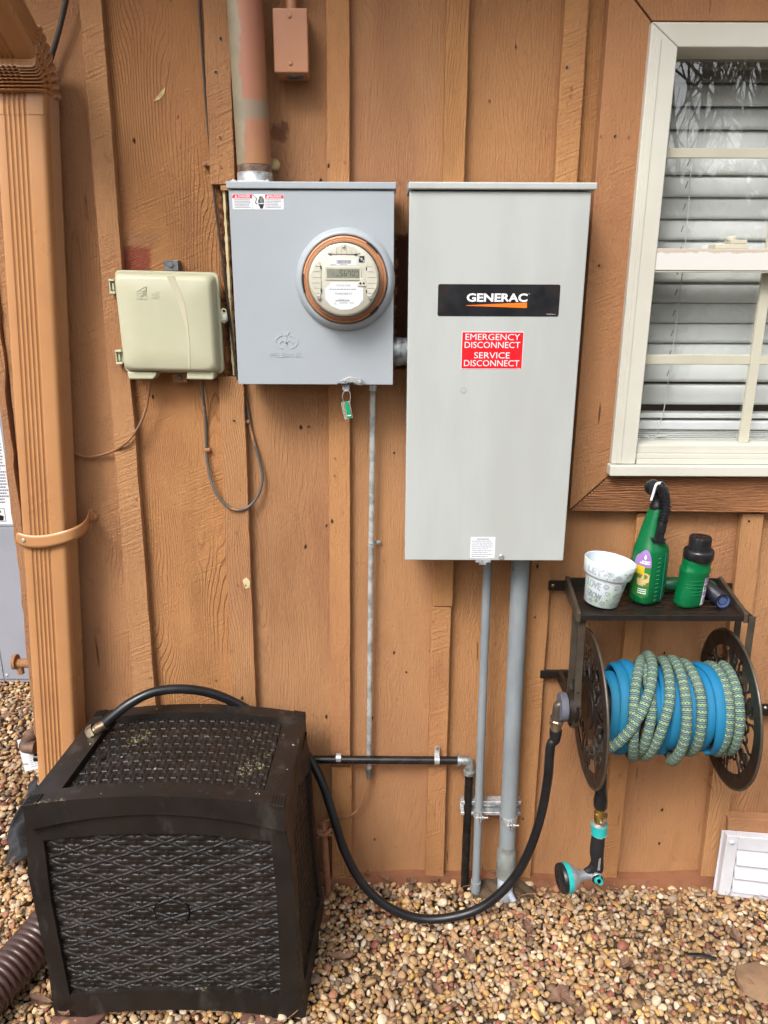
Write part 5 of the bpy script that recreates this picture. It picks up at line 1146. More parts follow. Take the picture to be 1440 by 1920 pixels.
def wound(strands):
    """strands: [(radius, [(px, py) from top to bottom])] -> one continuous path winding over the front and back round the drum"""
    seqs = []
    for r, pts in strands:
        h = [cylhit(p[0], p[1], p[2] if len(p) > 2 else r)+((p[2] if len(p) > 2 else r),) for p in pts]; h.sort(key=lambda q: -q[1]); seqs.append((r, h))
    out, cents = [], []
    for i, (r, h) in enumerate(seqs):
        for k in range(len(h)-1):
            for j in range(5):
                t = j/5; x = h[k][0]+(h[k+1][0]-h[k][0])*t; a = h[k][1]+(h[k+1][1]-h[k][1])*t; out.append([x, a, h[k][2]+(h[k+1][2]-h[k][2])*t])
        out.append([h[-1][0], h[-1][1], h[-1][2]]); r = h[-1][2]
        if i < len(seqs)-1:
            r2, h2 = seqs[i+1]; a0, a1 = h[-1][1], h2[0][1]-2*PI
            for j in range(1, 14):
                t = j/14; s_ = t*t*(3-2*t); out.append([h[-1][0]+(h2[0][0]-h[-1][0])*s_, a0+(a1-a0)*t, r+(r2-r)*t-.012*math.sin(PI*t)])
    # smooth x and r along the path
    for _ in range(4):
        out = [out[0]]+[[(out[i-1][0]+2*out[i][0]+out[i+1][0])/4, out[i][1], (out[i-1][2]+2*out[i][2]+out[i+1][2])/4] for i in range(1, len(out)-1)]+[out[-1]]
    ax_ = []
    pts = [coilpt(x, a, r) for x, a, r in out]
    for x, a, r in out: ax_.append(coilpt(x, a, 1)-coilpt(x, a, 0))
    return pts, ax_
rb = .094
BL = [(rb-.006, [(1141, 1262), (1158, 1300), (1155, 1354), (1146, 1400)]), (rb+.002, [(1150, 1236, rb+.012), (1174, 1290, rb+.006), (1172, 1354), (1158, 1405)]), (rb+.010, [(1166, 1230, rb+.018), (1192, 1275), (1195, 1330), (1180, 1390), (1158, 1424)]),
      (rb-.002, [(1208, 1245), (1226, 1290), (1236, 1340), (1250, 1390), (1252, 1420)]), (rb-.001, [(1233, 1245), (1250, 1290), (1245, 1340), (1238, 1400), (1240, 1434, rb+.012)]), (rb+.000, [(1248, 1245), (1270, 1290), (1268, 1354), (1254, 1410)]), (rb-.006, [(1260, 1245), (1278, 1300), (1262, 1354), (1230, 1410)]),
      (rb+.002, [(1280, 1244), (1300, 1290), (1302, 1354), (1290, 1410), (1277, 1430)]), (rb-.006, [(1290, 1246), (1318, 1290), (1324, 1354), (1316, 1405)]), (rb+.001, [(1302, 1246), (1332, 1290), (1336, 1354), (1322, 1405), (1303, 1426)]),
      (rb+.009, [(1300, 1238), (1335, 1262), (1352, 1310), (1352, 1370), (1342, 1410), (1328, 1436)])]
GR = [(rb+.006, [(1355, 1247), (1380, 1290), (1387, 1339), (1382, 1385), (1368, 1420)]), (rb+.007, [(1333, 1247), (1360, 1284), (1367, 1354), (1357, 1410), (1343, 1433)]),
      (rb+.012, [(1276, 1237), (1300, 1265), (1315, 1310), (1315, 1354), (1308, 1395)]), (rb+.020, [(1257, 1233), (1280, 1278), (1288, 1330), (1283, 1390), (1270, 1432, rb+.026), (1257, 1444, rb+.030)]),
      (rb+.014, [(1208, 1250), (1217, 1290), (1222, 1330), (1216, 1370), (1203, 1405)]), (rb+.018, [(1240, 1230), (1254, 1270), (1257, 1310), (1243, 1360), (1222, 1405), (1207, 1428)]),
      (rb+.020, [(1205, 1222), (1195, 1262), (1188, 1310), (1187, 1360), (1186, 1405), (1188, 1430)]), (rb+.030, [(1214, 1218), (1224, 1250), (1220, 1290), (1203, 1335), (1180, 1370), (1160, 1392), (1136, 1406)])]
pts, ax_ = wound(BL)
mb = MB(); mb.tube(pts, .0138, 18, flat=.46, flatax=ax_)
hb = mb.build('garden_hose', 'hoseblue'); tag(hb, 'flat bright blue fabric garden hose wound on the bronze reel', 'hose')
pts, ax_ = wound(GR)
e_ = pts[-1]; pts = pts[:]+[]
tail = [Vector((.507, yR-.085, zR-.100)), Vector((.503, yR-.060, zR-.125)), Vector((.508, yR-.045, zR-.150)), Vector((.510, yR-.050, zR-.190))]
mb = MB(); mb.tube(pts[:-1], .0118, 16)
gh = mb.build('garden_hose', 'hosegreen'); tag(gh, 'grey green woven garden hose with yellow green dots wound over the blue hose', 'hose')
# the end of the green hose coming down past the wheel to the nozzle
nzl = (P(1124, 1483, -.20)); 
noz_y = -.20
noz = thing('spray_nozzle', 'teal, black and silver spray nozzle hanging from the end of the green hose', 'hose nozzle', P3(1100, 1640, noz_y))
q = lambda px, py, y=noz_y: P3(px+2, py, y)
mb = MB(); mb.tube([q(1120, 1400, -.20), q(1125, 1440), q(1126, 1462)], .0115, 16, sub=4); hs_ = mb.build('hose_end', 'hosegreen', gh, local=True)
mb = MB(); mb.tube([q(1126, 1452), q(1126, 1462), q(1125.5, 1470), q(1125, 1478), q(1124.8, 1486), q(1124.5, 1488), q(1124.5, 1496), q(1124, 1498), q(1124, 1511), q(1123.7, 1514)], [.0125, .0135, .0130, .0140, .0140, .0150, .0162, .0172, .0172, .0150], 20); mb.build('hose_coupling', 'blackp', noz, sharp=35)
mb = MB(); mb.tube([q(1123.5, 1514), q(1123.5, 1522), q(1122.5, 1524), q(1122, 1546)], [.0125, .0125, .0140, .0135], 20); v_ = mb.build('brass_valve', 'brass', noz, sharp=35)
mb = MB(); mb.lathe([(.006, 0), (.006, .006), (.003, .010), (0, .010)], q(1124, 1540, noz_y-.012), (0, -1, 0), 16); mb.tube([q(1127, 1547, noz_y-.020), q(1131, 1540, noz_y-.020), q(1134, 1532, noz_y-.018), q(1134, 1526, noz_y-.018)], [.004, .0045, .0035, .0045], 8, sub=3); mb.build('valve_lever', 'oldbrass', v_)
mb = MB(); mb.tube([q(1121.5, 1541), q(1121.5, 1544), q(1121, 1546)], [.0155, .0180, .0185], 24); mb.tube([q(1121, 1561), q(1121, 1566)], [.0170, .0160], 24); mb.build('metal_collar', 'silver', noz)
mb = MB(); mb.tube([q(1121.5, 1545), q(1121, 1562)], [.0200, .0192], 12); mb.build('teal_collar', 'teal', noz, bevel=.001)
mb = MB(); mb.tube([q(1120.5, 1565), q(1118, 1585), q(1117, 1600), q(1118, 1615), q(1118, 1628), q(1113, 1638)], [.0160, .0175, .0170, .0150, .0150, .0120], 18, sub=4)
mb.tube([q(1114, 1622), q(1106, 1630), q(1098, 1634), q(1094, 1637)], [.014, .010, .009, .008], 14, sub=3); mb.build('grip', 'blackm', noz, sharp=60)
mb = MB(); mb.hexa([q(1118, 1632, noz_y-.016), q(1123, 1632, noz_y-.016), q(1123, 1632, noz_y-.012), q(1118, 1632, noz_y-.012), q(1121, 1611, noz_y-.018), q(1125, 1608, noz_y-.018), q(1125, 1608, noz_y-.012), q(1121, 1611, noz_y-.012)]); mb.build('trigger_strip', 'silver', noz, bevel=.0008)
hd = Vector(q(1104, 1639)); fa = Vector(q(1058, 1646, noz_y-.012)); dv = (fa-hd).normalized(); Lh = (fa-hd).length
mb = MB(); mb.lathe([(.0, -.006), (.0125, -.004), (.0120, .010), (.0155, Lh*.45), (.0270, Lh*.62), (.0345, Lh*.78), (.0365, Lh*.86), (0, Lh*.86)], tuple(hd), tuple(dv), 40); mb.build('spray_head', 'silver', noz, sharp=60)
mb = MB(); mb.lathe([(0, Lh*.861), (.0370, Lh*.861), (.0378, Lh*.90), (.0378, Lh*1.06), (0, Lh*1.06)], tuple(hd), tuple(dv), 24); mb.build('pattern_dial', 'teal', noz, sharp=50)
mb = MB(); mb.lathe([(0, Lh*1.061), (.0372, Lh*1.061), (.0365, Lh*1.20), (.034, Lh*1.23), (0, Lh*1.22)], tuple(hd), tuple(dv), 36); mb.build('spray_face', 'blackp', noz, sharp=50)
mb = MB(); c = q(1117, 1645, noz_y-.012); mb.lathe([(.0, 0), (.0155, 0), (.0155, .006), (.0145, .007)], c, (0, -1, 0), 28); mb.build('dial_ring', 'silver', noz)
mb = MB(); mb.lathe([(.0143, .0055), (.0135, .0085), (0, .0085)], c, (0, -1, 0), 28); mb.build('dial_face', 'blackp', noz)
mb = MB(); mb.lathe([(.009, .0087), (.009, .013), (.007, .014), (0, .014)], c, (0, -1, 0), 24); mb.prism([P(*p, noz_y-.024) for p in [(1118, 1648), (1126, 1643), (1131, 1652), (1130, 1658), (1124, 1660), (1120, 1654)]], noz_y-.026, noz_y-.0205); mb.build('teal_knob', 'teal', noz, bevel=.001)

# black hose: from the reel inlet, down to the gravel, behind the resin box and over to its loose end
bh = thing('rubber_hose', 'black rubber hose hanging from the reel in a long loop behind the resin box', 'hose', (hx, yR, .6))
hp = [(hx, yR, zR-.062), (hx, yR, zR-.09), P3(1032, 1400, yR), P3(1027, 1460, -.175), P3(1014, 1530, -.17), P3(990, 1600, -.165), P3(957, 1655, -.165), P3(905, 1700, -.165), P3(845, 1720, -.165), P3(785, 1722, -.165), P3(730, 1702, -.165), P3(682, 1660, -.155), P3(648, 1600, -.14), P3(625, 1530, -.12), P3(605, 1470, -.095), P3(580, 1422, -.072), P3(545, 1385, -.065), P3(505, 1357, -.07), P3(455, 1325, -.085), P3(400, 1301, -.105), P3(345, 1292, -.13), P3(290, 1297, -.15), P3(245, 1318, -.17), P3(210, 1345, -.185), P3(192, 1362, -.19)]
mb = MB(); mb.tube(hp, .0116, 18, sub=7); mb.build('hose_body', 'hose', bh)
mb = MB(); mb.tube([hp[0], (hx, yR, zR-.07), (hx, yR, zR-.092)], [.0145, .0150, .0122], 18); mb.build('hose_sleeve', 'hose', bh)
mb = MB(); mb.cyl((hx, yR, zR-.063), (hx, yR, zR-.044), .0125, n=20); mb.lathe([(.0165, 0), (.0172, .004), (.0172, .011), (.0150, .014), (0, .014)], (hx, yR, zR-.047), (0, 0, 1), 8); mb.build('inlet_nut', 'oldbrass', bh, sharp=30)
a, b = Vector(P3(194, 1360, -.19)), Vector(P3(165, 1377, -.198)); d = (b-a).normalized()
mb = MB(); mb.tube([a-d*.006, a+d*.016, a+d*.018, a+d*.026], [.0128, .0128, .0115, .0115], 20); mb.lathe([(.0172, .024), (.0178, .027), (.0178, .038), (.0165, .041), (.0120, .041), (.0120, .030), (0, .030)], tuple(a), tuple(d), 6); mb.build('end_nut', 'oldbrass', bh, sharp=25)

# ------------------------------------------------------------------ THINGS ON THE SHELF
# flower pot, tilted against the spray bottle
yP = -.140
pb = Vector(P3(1126, 1120, yP)); pb.z = zs+.003
pot = thing('flower_pot', 'white pot with doodle flowers and the words LET LOVE GROW tilted on the shelf', 'flower pot', tuple(pb))
H, R0p, R1p = .108, .0390, .0525
prof = [(0, 0), (R0p-.004, 0), (R0p, .003), (R0p+(R1p-R0p)*.62, H*.665), (R1p+.0005, H*.67), (R1p+.0025, H*.69), (R1p+.0065, H*.985), (R1p+.005, H), (R1p+.0025, H*.99), (R1p-.004, H*.66), (R0p-.005, .006), (0, .006)]
TILT = Matrix.Rotation(math.radians(8), 4, 'Y') 
mtx = Matrix.Translation(pb) @ TILT @ Matrix.Translation((0, 0, .002))
mb = MB(); mb.lathe(prof, (0, 0, 0), (0, 0, 1), 64); mb.xf(mtx); pbody = mb.build('pot_body', 'pot', pot, sharp=50)
def potpt(ang, h, off=.0006):    # ang in degrees from facing the camera, h height up the wall
    r = (R0p+(R1p-R0p)*.62*(h/(H*.665))) if h < H*.67 else (R1p+.0025+.004*(h-H*.69)/(H*.3))
    a = math.radians(ang); r += off; return mtx @ Vector((r*math.sin(a), -r*math.cos(a), h))
dood = MB()
def draw(pts, closed=True, r=.0004):
    p = [potpt(*q) for q in pts]; 
    if closed: p.append(p[0])
    dood.tube(p, r, 4, cap=False)
mm = lambda a: a/ .00078      # metres along the wall -> degrees (mean radius 45 mm)
def flower(a, h, r, k, inner=True):
    draw([(a+mm(.001)*1000*r*(1-.32*abs(math.cos(k*t/2)))*math.cos(t)*1.0, h+r*(1-.32*abs(math.cos(k*t/2)))*math.sin(t)) for t in [2*PI*i/40 for i in range(40)]])
    if inner: circle(a, h, r*.38)
def circle(a, h, r): draw([(a+mm(.001)*1000*r*math.cos(2*PI*i/14), h+r*math.sin(2*PI*i/14)) for i in range(14)])
def heart(a, h, r): draw([(a+mm(.001)*1000*r*.062*16*math.sin(t)**3/1.0, h+r*.062*(13*math.cos(t)-5*math.cos(2*t)-2*math.cos(3*t)-math.cos(4*t))) for t in [2*PI*i/24 for i in range(24)]])
def diamond(a, h, r): draw([(a, h+r), (a+mm(.001)*1000*r, h), (a, h-r), (a-mm(.001)*1000*r, h)])
def outline_word(s, a0, h0, w, hgt, slant=0):
    v, f, e = textmesh(s, .03, fill=False); xs = [p[0] for p in v]; ys_ = [p[1] for p in v]; k = hgt/(max(ys_)-min(ys_)); kx = w/(max(xs)-min(xs))
    for i, j in e:
        q = [potpt(a0+mm(.001)*1000*(v[t][0]-min(xs))*kx, h0+(v[t][1]-min(ys_))*k+slant*(v[t][0]-min(xs))*kx) for t in (i, j)]
        dood.tube(q, .00034, 4, cap=False)
outline_word('LET', -68, H*.76, .030, .015, -.05); outline_word('LOVE', -75, H*.43, .036, .017, -.06); outline_word('GROW', -70, H*.21, .038, .016, -.12)
heart(-14, H*.84, .0068); heart(-14, H*.845, .003); flower(8, H*.78, .0065, 8); diamond(22, H*.88, .002); flower(36, H*.84, .0075, 6); flower(52, H*.86, .0075, 6); diamond(-2, H*.74, .002); circle(-24, H*.8, .0018); diamond(-28, H*.9, .0016); circle(-17, H*.72, .0012); diamond(48, H*.73, .0018)
flower(-14, H*.52, .0068, 8); circle(16, H*.52, .0055); circle(16, H*.50, .0020); flower(42, H*.55, .006, 8); heart(-6, H*.37, .0052); flower(24, H*.33, .0082, 5); diamond(-3, H*.22, .0018); circle(-34, H*.15, .004); circle(-34, H*.15, .0018); circle(-14, H*.12, .0055); draw([(-17, H*.115), (-14, H*.095), (-11, H*.115)], False); circle(-17, H*.145, .0004); circle(-11, H*.145, .0004); flower(20, H*.12, .0068, 8); flower(46, H*.14, .006, 6); flower(-52, H*.12, .006, 8)
dood.build('doodle_print', mat('doodle_ink', S(112, 122, 116), .5), pbody)
pm = MB()
for a, h, r, c in ():
    pass

# spray bottle: lofted from rounded sections
yS_ = -.115
def loft(name, m, parent, secs, n=40, e=3.0, ang=0.0, sharp=60):
    mb = MB(); vs = []
    for (cx, cy, cz, rx, ry) in secs:
        for k in range(n):
            t = 2*PI*k/n; c, s_ = math.cos(t), math.sin(t)
            a = rx*math.copysign(abs(c)**(2/e), c); b = ry*math.copysign(abs(s_)**(2/e), s_)
            vs.append((cx+a*math.cos(ang)-b*math.sin(ang), cy+a*math.sin(ang)+b*math.cos(ang), cz))
    m_ = len(secs); fs = [(i*n+k, i*n+(k+1) % n, (i+1)*n+(k+1) % n, (i+1)*n+k) for i in range(m_-1) for k in range(n)]
    fs += [tuple(range(n-1, -1, -1)), tuple(range((m_-1)*n, m_*n))]
    mb.add(vs, fs); return mb.build(name, m, parent, sharp=sharp)
sx_ = P(1207, 1140, yS_)[0]; zt0 = zs+.002
sb = thing('spray_bottle', 'tall green spray bottle with black trigger head standing on the shelf beside the white pot', 'bottle', (sx_, yS_, zt0))
kz = lambda py: P(1210, py, yS_)[1]
zb_, ztop = zt0, kz(952)
SEC = []
def bsec(t, rx, ry, dx=0): SEC.append((sx_+dx+.004*t, yS_, zb_+(ztop-zb_)*t, rx, ry))
bsec(0, .034, .026); bsec(.012, .039, .031); bsec(.05, .043, .034); bsec(.25, .0445, .0345); bsec(.45, .044, .034); bsec(.55, .043, .033); bsec(.60, .040, .031, -.001); bsec(.64, .034, .0275, -.003); bsec(.70, .029, .0245, -.004); bsec(.80, .0245, .0215, -.003); bsec(.9, .0200, .0190, -.001); bsec(.97, .0170, .0170, 0); bsec(1.0, .0155, .0155, .001)
SEC = [(a, b, c, d*.92, e*1.0) for a, b, c, d, e in SEC]
body = loft('bottle_body', 'green', sb, SEC, ang=math.radians(32), e=3.0)
hz_ = ztop
def sp(px, py, dy=0): return P3(px, py, yS_+dy)
mb = MB(); nx_ = SEC[-1][0]; mb.lathe([(.0150, 0), (.0165, .003), (.0165, .012), (.0140, .016), (.013, .028), (0, .028)], (nx_, yS_, hz_-.004), (0, 0, 1), 24); mb.build('neck_collar', 'blackp', sb, sharp=35)
mb = MB(); c = Vector(sp(1224, 914, 0)); mb.lathe([(0, -.020), (.008, -.019), (.0155, -.012), (.0185, 0), (.0175, .006), (.013, .012), (.010, .016), (0, .016)], tuple(c), (-.15, -.85, .15), 28); mb.cyl((nx_, yS_, hz_+.015), tuple(c), .011, n=16); th_ = mb.build('trigger_head', 'blackp', sb, sharp=50)
mb = MB(); mb.tube([sp(1221, 938, -.022), sp(1226, 922, -.024), sp(1231, 908, -.025), sp(1240, 906, -.025), sp(1246, 908, -.024)], [.0028, .003, .0032, .0034, .003], 8, sub=3); mb.build('lock_clip', 'white', th_)
mb = MB(); tp = [sp(1236, 910, -.026), sp(1242, 914, -.028), sp(1247, 930, -.030), sp(1249, 948, -.030), sp(1246, 966, -.030), sp(1242, 978, -.030)]; mb.tube(tp, [.010, .0115, .0118, .0115, .0110, .0100], 16, sub=6, flat=.8); tg = mb.build('trigger', 'blackp', sb)
mb = MB(); pv = [Vector(p) for p in tp]
for i in range(14):
    t = i/13*(len(pv)-1.001); k = int(t); p = pv[k].lerp(pv[k+1], t-k); dr_ = (pv[k+1]-pv[k]).normalized(); mb.lathe([(.0108, -.0012), (.0119, -.0009), (.0119, .0009), (.0108, .0012)], tuple(p), tuple(dr_), 18)
mb.build('grip_rib', 'blackp', tg)
mb = MB(); mb.tube([sp(1242, 978, -.030), sp(1241, 984, -.030), sp(1240, 997, -.030)], [.0085, .0108, .0095], 20); mb.lathe([(.0085, 0), (.0085, -.003), (0, -.003)], sp(1240, 997.5, -.030), (0, 0, 1), 16); mb.build('nozzle_tip', 'blackp', sb, sharp=40)
mb = MB(); mb.prism([P(*p, yS_-.026) for p in [(1219, 1007), (1222, 1014), (1244, 1017), (1247, 1009), (1243, 1012), (1243, 999), (1232, 988), (1226, 1008)]], yS_-.036, yS_-.014); mb.build('holster_clip', 'blackp', sb, bevel=.0015)
# labels wrapped on the left face, measuring strip and marks on the right one
def onbottle(u, t, off=.0007):      # u: angle about the bottle in degrees, t: height fraction
    for i in range(len(SEC)-1):
        a, b = (SEC[i][2]-zb_)/(ztop-zb_), (SEC[i+1][2]-zb_)/(ztop-zb_)
        if a <= t <= b or i == len(SEC)-2: break
    k = (t-a)/(b-a); cx, cy, cz, rx, ry = [SEC[i][j]+(SEC[i+1][j]-SEC[i][j])*k for j in range(5)]
    th = math.radians(u); c, s_ = math.cos(th), math.sin(th); e = 3.0; rx += off; ry += off
    a_ = rx*math.copysign(abs(c)**(2/e), c); b_ = ry*math.copysign(abs(s_)**(2/e), s_); g = math.radians(32)
    return (cx+a_*math.cos(g)-b_*math.sin(g), cy+a_*math.sin(g)+b_*math.cos(g), cz)
def wrap(mb, u0, u1, t0, t1, off, shape=None, nu=14, nv=22):
    def fn(u, v):
        uu, vv = u, v
        if shape: 
            w = shape(v); uu = .5+(u-.5)*w
        return onbottle(u0+(u1-u0)*uu, t0+(t1-t0)*vv, off)
    mb.grid(fn, nu, nv); return mb
oval = lambda v: max(.05, min(1, math.sqrt(max(0, 1-max(0, (v-.62)/.38)**2)), math.sqrt(max(0, 1-max(0, (.08-v)/.08)**2))))
mb = MB(); wrap(mb, 172, 232, .08, .60, .0006, oval); lab = mb.build('front_label', 'labelgreen', body)
mb = MB(); wrap(mb, 172, 232, .42, .60, .0010, lambda v: max(.05, math.sqrt(max(0, 1-v*v*.98)))); mb.build('label_top', 'purple', lab)
mb = MB(); wrap(mb, 176, 204, .34, .43, .0012); mb.build('label_flash', 'yellow', lab)
mb = MB(); wrap(mb, 182, 229, .22, .36, .0012); mb.build('label_picture', 'labelpic', lab)
mb = MB()
for k in range(3): wrap(mb, 186, 222, .180-.022*k, .190-.022*k, .0013, None, 8, 2)
for k in range(2): wrap(mb, 184+k*6, 224, .455+.02*k, .468+.02*k, .0016, None, 8, 2)
wrap(mb, 196, 208, .50, .55, .0015, lambda v: .3+.7*(1-abs(2*v-1)), 6, 8)
mb.build('label_lettering', 'white', lab)
mb = MB(); wrap(mb, 276, 279, .02, .56, .0006, None, 3, 30); mb.build('level_strip', mat('level_strip', S(60, 130, 140), .35), body)
mb = MB()
for k in range(11):
    t = .06+k*.045; wrap(mb, 258, 268, t, t+.005, .0006, None, 4, 2)
    if k % 2: wrap(mb, 288, 297, t-.01, t-.005, .0006, None, 4, 2)
mb.build('level_mark', mat('level_mark', S(110, 180, 140), .4), body)

# small squat bottle with black cap
x1_ = P(1287, 1146, -.14)[0]; yb_ = -.14; zc0, zc1 = zs+.002, P(1290, 1047, yb_)[1]
gbt = thing('squat_bottle', 'short green bottle with ribbed black cap on the shelf right of the spray bottle', 'bottle', (x1_, yb_, zc0))
hh = zc1-zc0; SB = []
for t, rx in ((0, .028), (.02, .0315), (.08, .033), (.3, .0330), (.42, .0318), (.55, .0322), (.68, .0325), (.74, .0345), (.80, .0345), (.84, .0315), (.93, .0325), (1, .0320)): SB.append((x1_+.010*t, yb_, zc0+hh*t, rx, rx*.80))
bb_ = loft('bottle_body', 'green', gbt, SB, e=2.5, ang=.25)
mb = MB()
for k in range(5):
    t = .30+.075*k; rx = .0328
    mb.tube([(x1_+.010*t+rx*math.sin(a)*1.01-.002, yb_-rx*.83*math.cos(a)-.0002, zc0+hh*t-.002*math.cos(a*2)) for a in [math.radians(-38+7*j) for j in range(11)]], .0013, 8)
mb.build('grip_ridge', 'green', bb_)
mb = MB(); cx = x1_+.011; mb.lathe([(0, 0), (.0315, 0), (.0335, .003), (.0340, .019), (.0325, .023), (.030, .025), (0, .025)], (cx, yb_, zc1-.001), (0, 0, 1), 40); cap_ = mb.build('cap_collar', 'blackp', gbt, sharp=40)
mb = MB(); cp = []
for i, (r, h) in enumerate([(.0245, 0), (.0250, .002), (.0250, .026), (.0235, .029), (.016, .030), (0.0001, .0302)]):
    for k in range(48): a = 2*PI*k/48; rr_ = r*(1-.035*(1 if (k % 4 < 2) else 0)*(1 if i in (1, 2) else 0)); cp.append((cx+rr_*math.cos(a), yb_+rr_*math.sin(a), zc1+.024+h))
mb.add(cp, [(i*48+k, i*48+(k+1) % 48, (i+1)*48+(k+1) % 48, (i+1)*48+k) for i in range(5) for k in range(48)]); mb.build('cap', 'blackp', gbt, sharp=30)
def onsq(u, t, off):
    for i in range(len(SB)-1):
        a, b = (SB[i][2]-zc0)/hh, (SB[i+1][2]-zc0)/hh
        if a <= t <= b or i == len(SB)-2: break
    k = (t-a)/(b-a); cxx, cyy, cz, rx, ry = [SB[i][j]+(SB[i+1][j]-SB[i][j])*k for j in range(5)]; th = math.radians(u); c, s_ = math.cos(th), math.sin(th); rx += off; ry += off
    a_ = rx*math.copysign(abs(c)**(.8), c); b_ = ry*math.copysign(abs(s_)**(.8), s_); return (cxx+a_*math.cos(.25)-b_*math.sin(.25), cyy+a_*math.sin(.25)+b_*math.cos(.25), cz)
def wrap2(mb, u0, u1, t0, t1, off, nu=10, nv=10): mb.grid(lambda u, v: onsq(u0+(u1-u0)*u, t0+(t1-t0)*v, off), nu, nv)
mb = MB(); wrap2(mb, 288, 350, .06, .64, .0006); l2 = mb.build('side_label', 'white', bb_)
mb = MB(); wrap2(mb, 289, 350, .52, .64, .0010); wrap2(mb, 289, 350, .27, .36, .0010); mb.build('label_band', 'purple', l2)
mb = MB(); wrap2(mb, 290, 345, .44, .50, .0010); wrap2(mb, 292, 300, .38, .43, .0010); wrap2(mb, 305, 313, .38, .43, .0010); mb.build('label_picture', 'labelpic', l2)
mb = MB()
for k in range(9): wrap2(mb, 294+k*4.4, 296+k*4.4, .10, .24, .0010, 2, 2)
mb.build('barcode', 'inkgrey', l2)
# dark ribbed sprayer tube lying on the shelf, its blue cup end to the front
dn = thing('ribbed_tube', 'dark blue black ribbed tube lying on the right end of the shelf', 'tube', P3(1345, 1130, -.1))
a, b = Vector((P(1318, 1105, -.07)[0], -.06, zs+.020)), Vector((P(1357, 1142, -.17)[0], -.165, zs+.0195)); d = (b-a).normalized(); Lt = (b-a).length
prof = [(0, 0), (.0150, 0)]
for i in range(16): h = .004+i*(Lt-.010)/16; prof += [(.0165, h), (.0178, h+.0015), (.0178, h+.0035), (.0165, h+.005)]
prof += [(.0185, Lt-.004), (.0185, Lt), (.0160, Lt), (.0150, Lt-.012), (0, Lt-.012)]
dkb = mat('navy_black_plastic', S(26, 28, 42), .35); mb = MB(); mb.lathe(prof, tuple(a), tuple(d), 28); mb.build('tube_body', dkb, dn, sharp=40)
mb = MB(); mb.lathe([(.0151, Lt-.0115), (.0155, Lt-.002), (.0120, Lt-.003), (.0115, Lt-.010), (.009, Lt-.010), (.009, Lt-.004), (0, Lt-.004)], tuple(a), tuple(d), 28); mb.build('cup_end', mat('blue_cup', S(70, 84, 120), .35), dn, sharp=40)
gw = thing('green_wand_handle', 'small dark green plastic handle lying on the shelf behind the squat bottle', 'handle', P3(1322, 1103, -.05))
mb = MB(); mb.tube([(P(1240, 1110, -.06)[0], -.055, zs+.018), (P(1262, 1110, -.06)[0], -.06, zs+.02), (P(1325, 1108, -.06)[0], -.055, zs+.018), (P(1332, 1112, -.06)[0], -.075, zs+.016)], [.016, .018, .012, .010], 14, sub=4); mb.build('handle_grip', 'dkgreen', gw)

# ------------------------------------------------------------------ WALL VENT
yv = -.062
wb = MB(); q4 = [(1366, 1534), (1480, 1540), (1470, 1700), (1356, 1690)]; wb.prism([P(*p, -.036) for p in q4], -.036, -.003)
tag(wb.build('vent_block', 'trim', None, bevel=.002), 'brown painted wooden mounting block behind the white louvred vent', 'wood block')
vt_ = thing('wall_vent', 'white plastic louvred dryer vent at the foot of the wall on the right', 'vent', P3(1400, 1690, -.04))
c0, c1, c2, c3 = P(1364, 1567, yv), P(1530, 1580, yv), P(1512, 1700, yv), P(1347, 1678, yv)
def vq(u, v):   # u right, v down, bilinear on the vent face
    x = (c0[0]*(1-u)+c1[0]*u)*(1-v)+(c3[0]*(1-u)+c2[0]*u)*v; z = (c0[1]*(1-u)+c1[1]*u)*(1-v)+(c3[1]*(1-u)+c2[1]*u)*v; return (x, z)
def vbox(mb, u0, u1, v0, v1, y0, y1): mb.prism([vq(u0, v1), vq(u1, v1), vq(u1, v0), vq(u0, v0)], y0, y1)
mb = MB(); 
vbox(mb, 0, .135, 0, 1, yv, -.037); vbox(mb, .865, 1, 0, 1, yv, -.037); vbox(mb, .1355, .8645, 0, .22, yv, -.037); vbox(mb, .1355, .8645, .90, 1, yv, -.037); mb.build('vent_frame', 'vent', vt_, bevel=.003, seg=3)
mb = MB(); vbox(mb, -.02, 1.02, .01, 1.04, -.0395, -.0365); mb.build('mounting_flange', 'vent', vt_, bevel=.001)
mb = MB(); vbox(mb, .13, .87, .20, .92, -.044, -.0400); mb.build('vent_back', 'vent', vt_)
for i in range(3):
    v0 = .225+i*.225; v1 = v0+.222; mb = MB(); a, b, c, d = vq(.14, v0), vq(.86, v0), vq(.86, v1), vq(.14, v1)
    mb.add([(d[0], yv-.006, d[1]), (c[0], yv-.006, c[1]), (c[0], yv-.0035, c[1]), (d[0], yv-.0035, d[1]), (a[0], yv+.008, a[1]), (b[0], yv+.008, b[1]), (b[0], yv+.0105, b[1]), (a[0], yv+.0105, a[1])], [(0, 3, 2, 1), (4, 5, 6, 7), (0, 1, 5, 4), (1, 2, 6, 5), (2, 3, 7, 6), (3, 0, 4, 7)], smooth=False); mb.build('louvre', 'vent', vt_, bevel=.001)
for u, v in ((.055, .10), (.945, .10)):
    x, z = vq(u, v); mb = MB(); mb.lathe([(.007, 0), (.0075, .003), (.006, .004), (0, .004)], (x, yv, z), (0, -1, 0), 18); mb.build('screw_boss', 'vent', vt_); 
mb = MB(); x, z = vq(.055, .10); slot_screw(mb, (x, yv-.004, z), .0035); mb.build('screw', 'zinc', vt_)

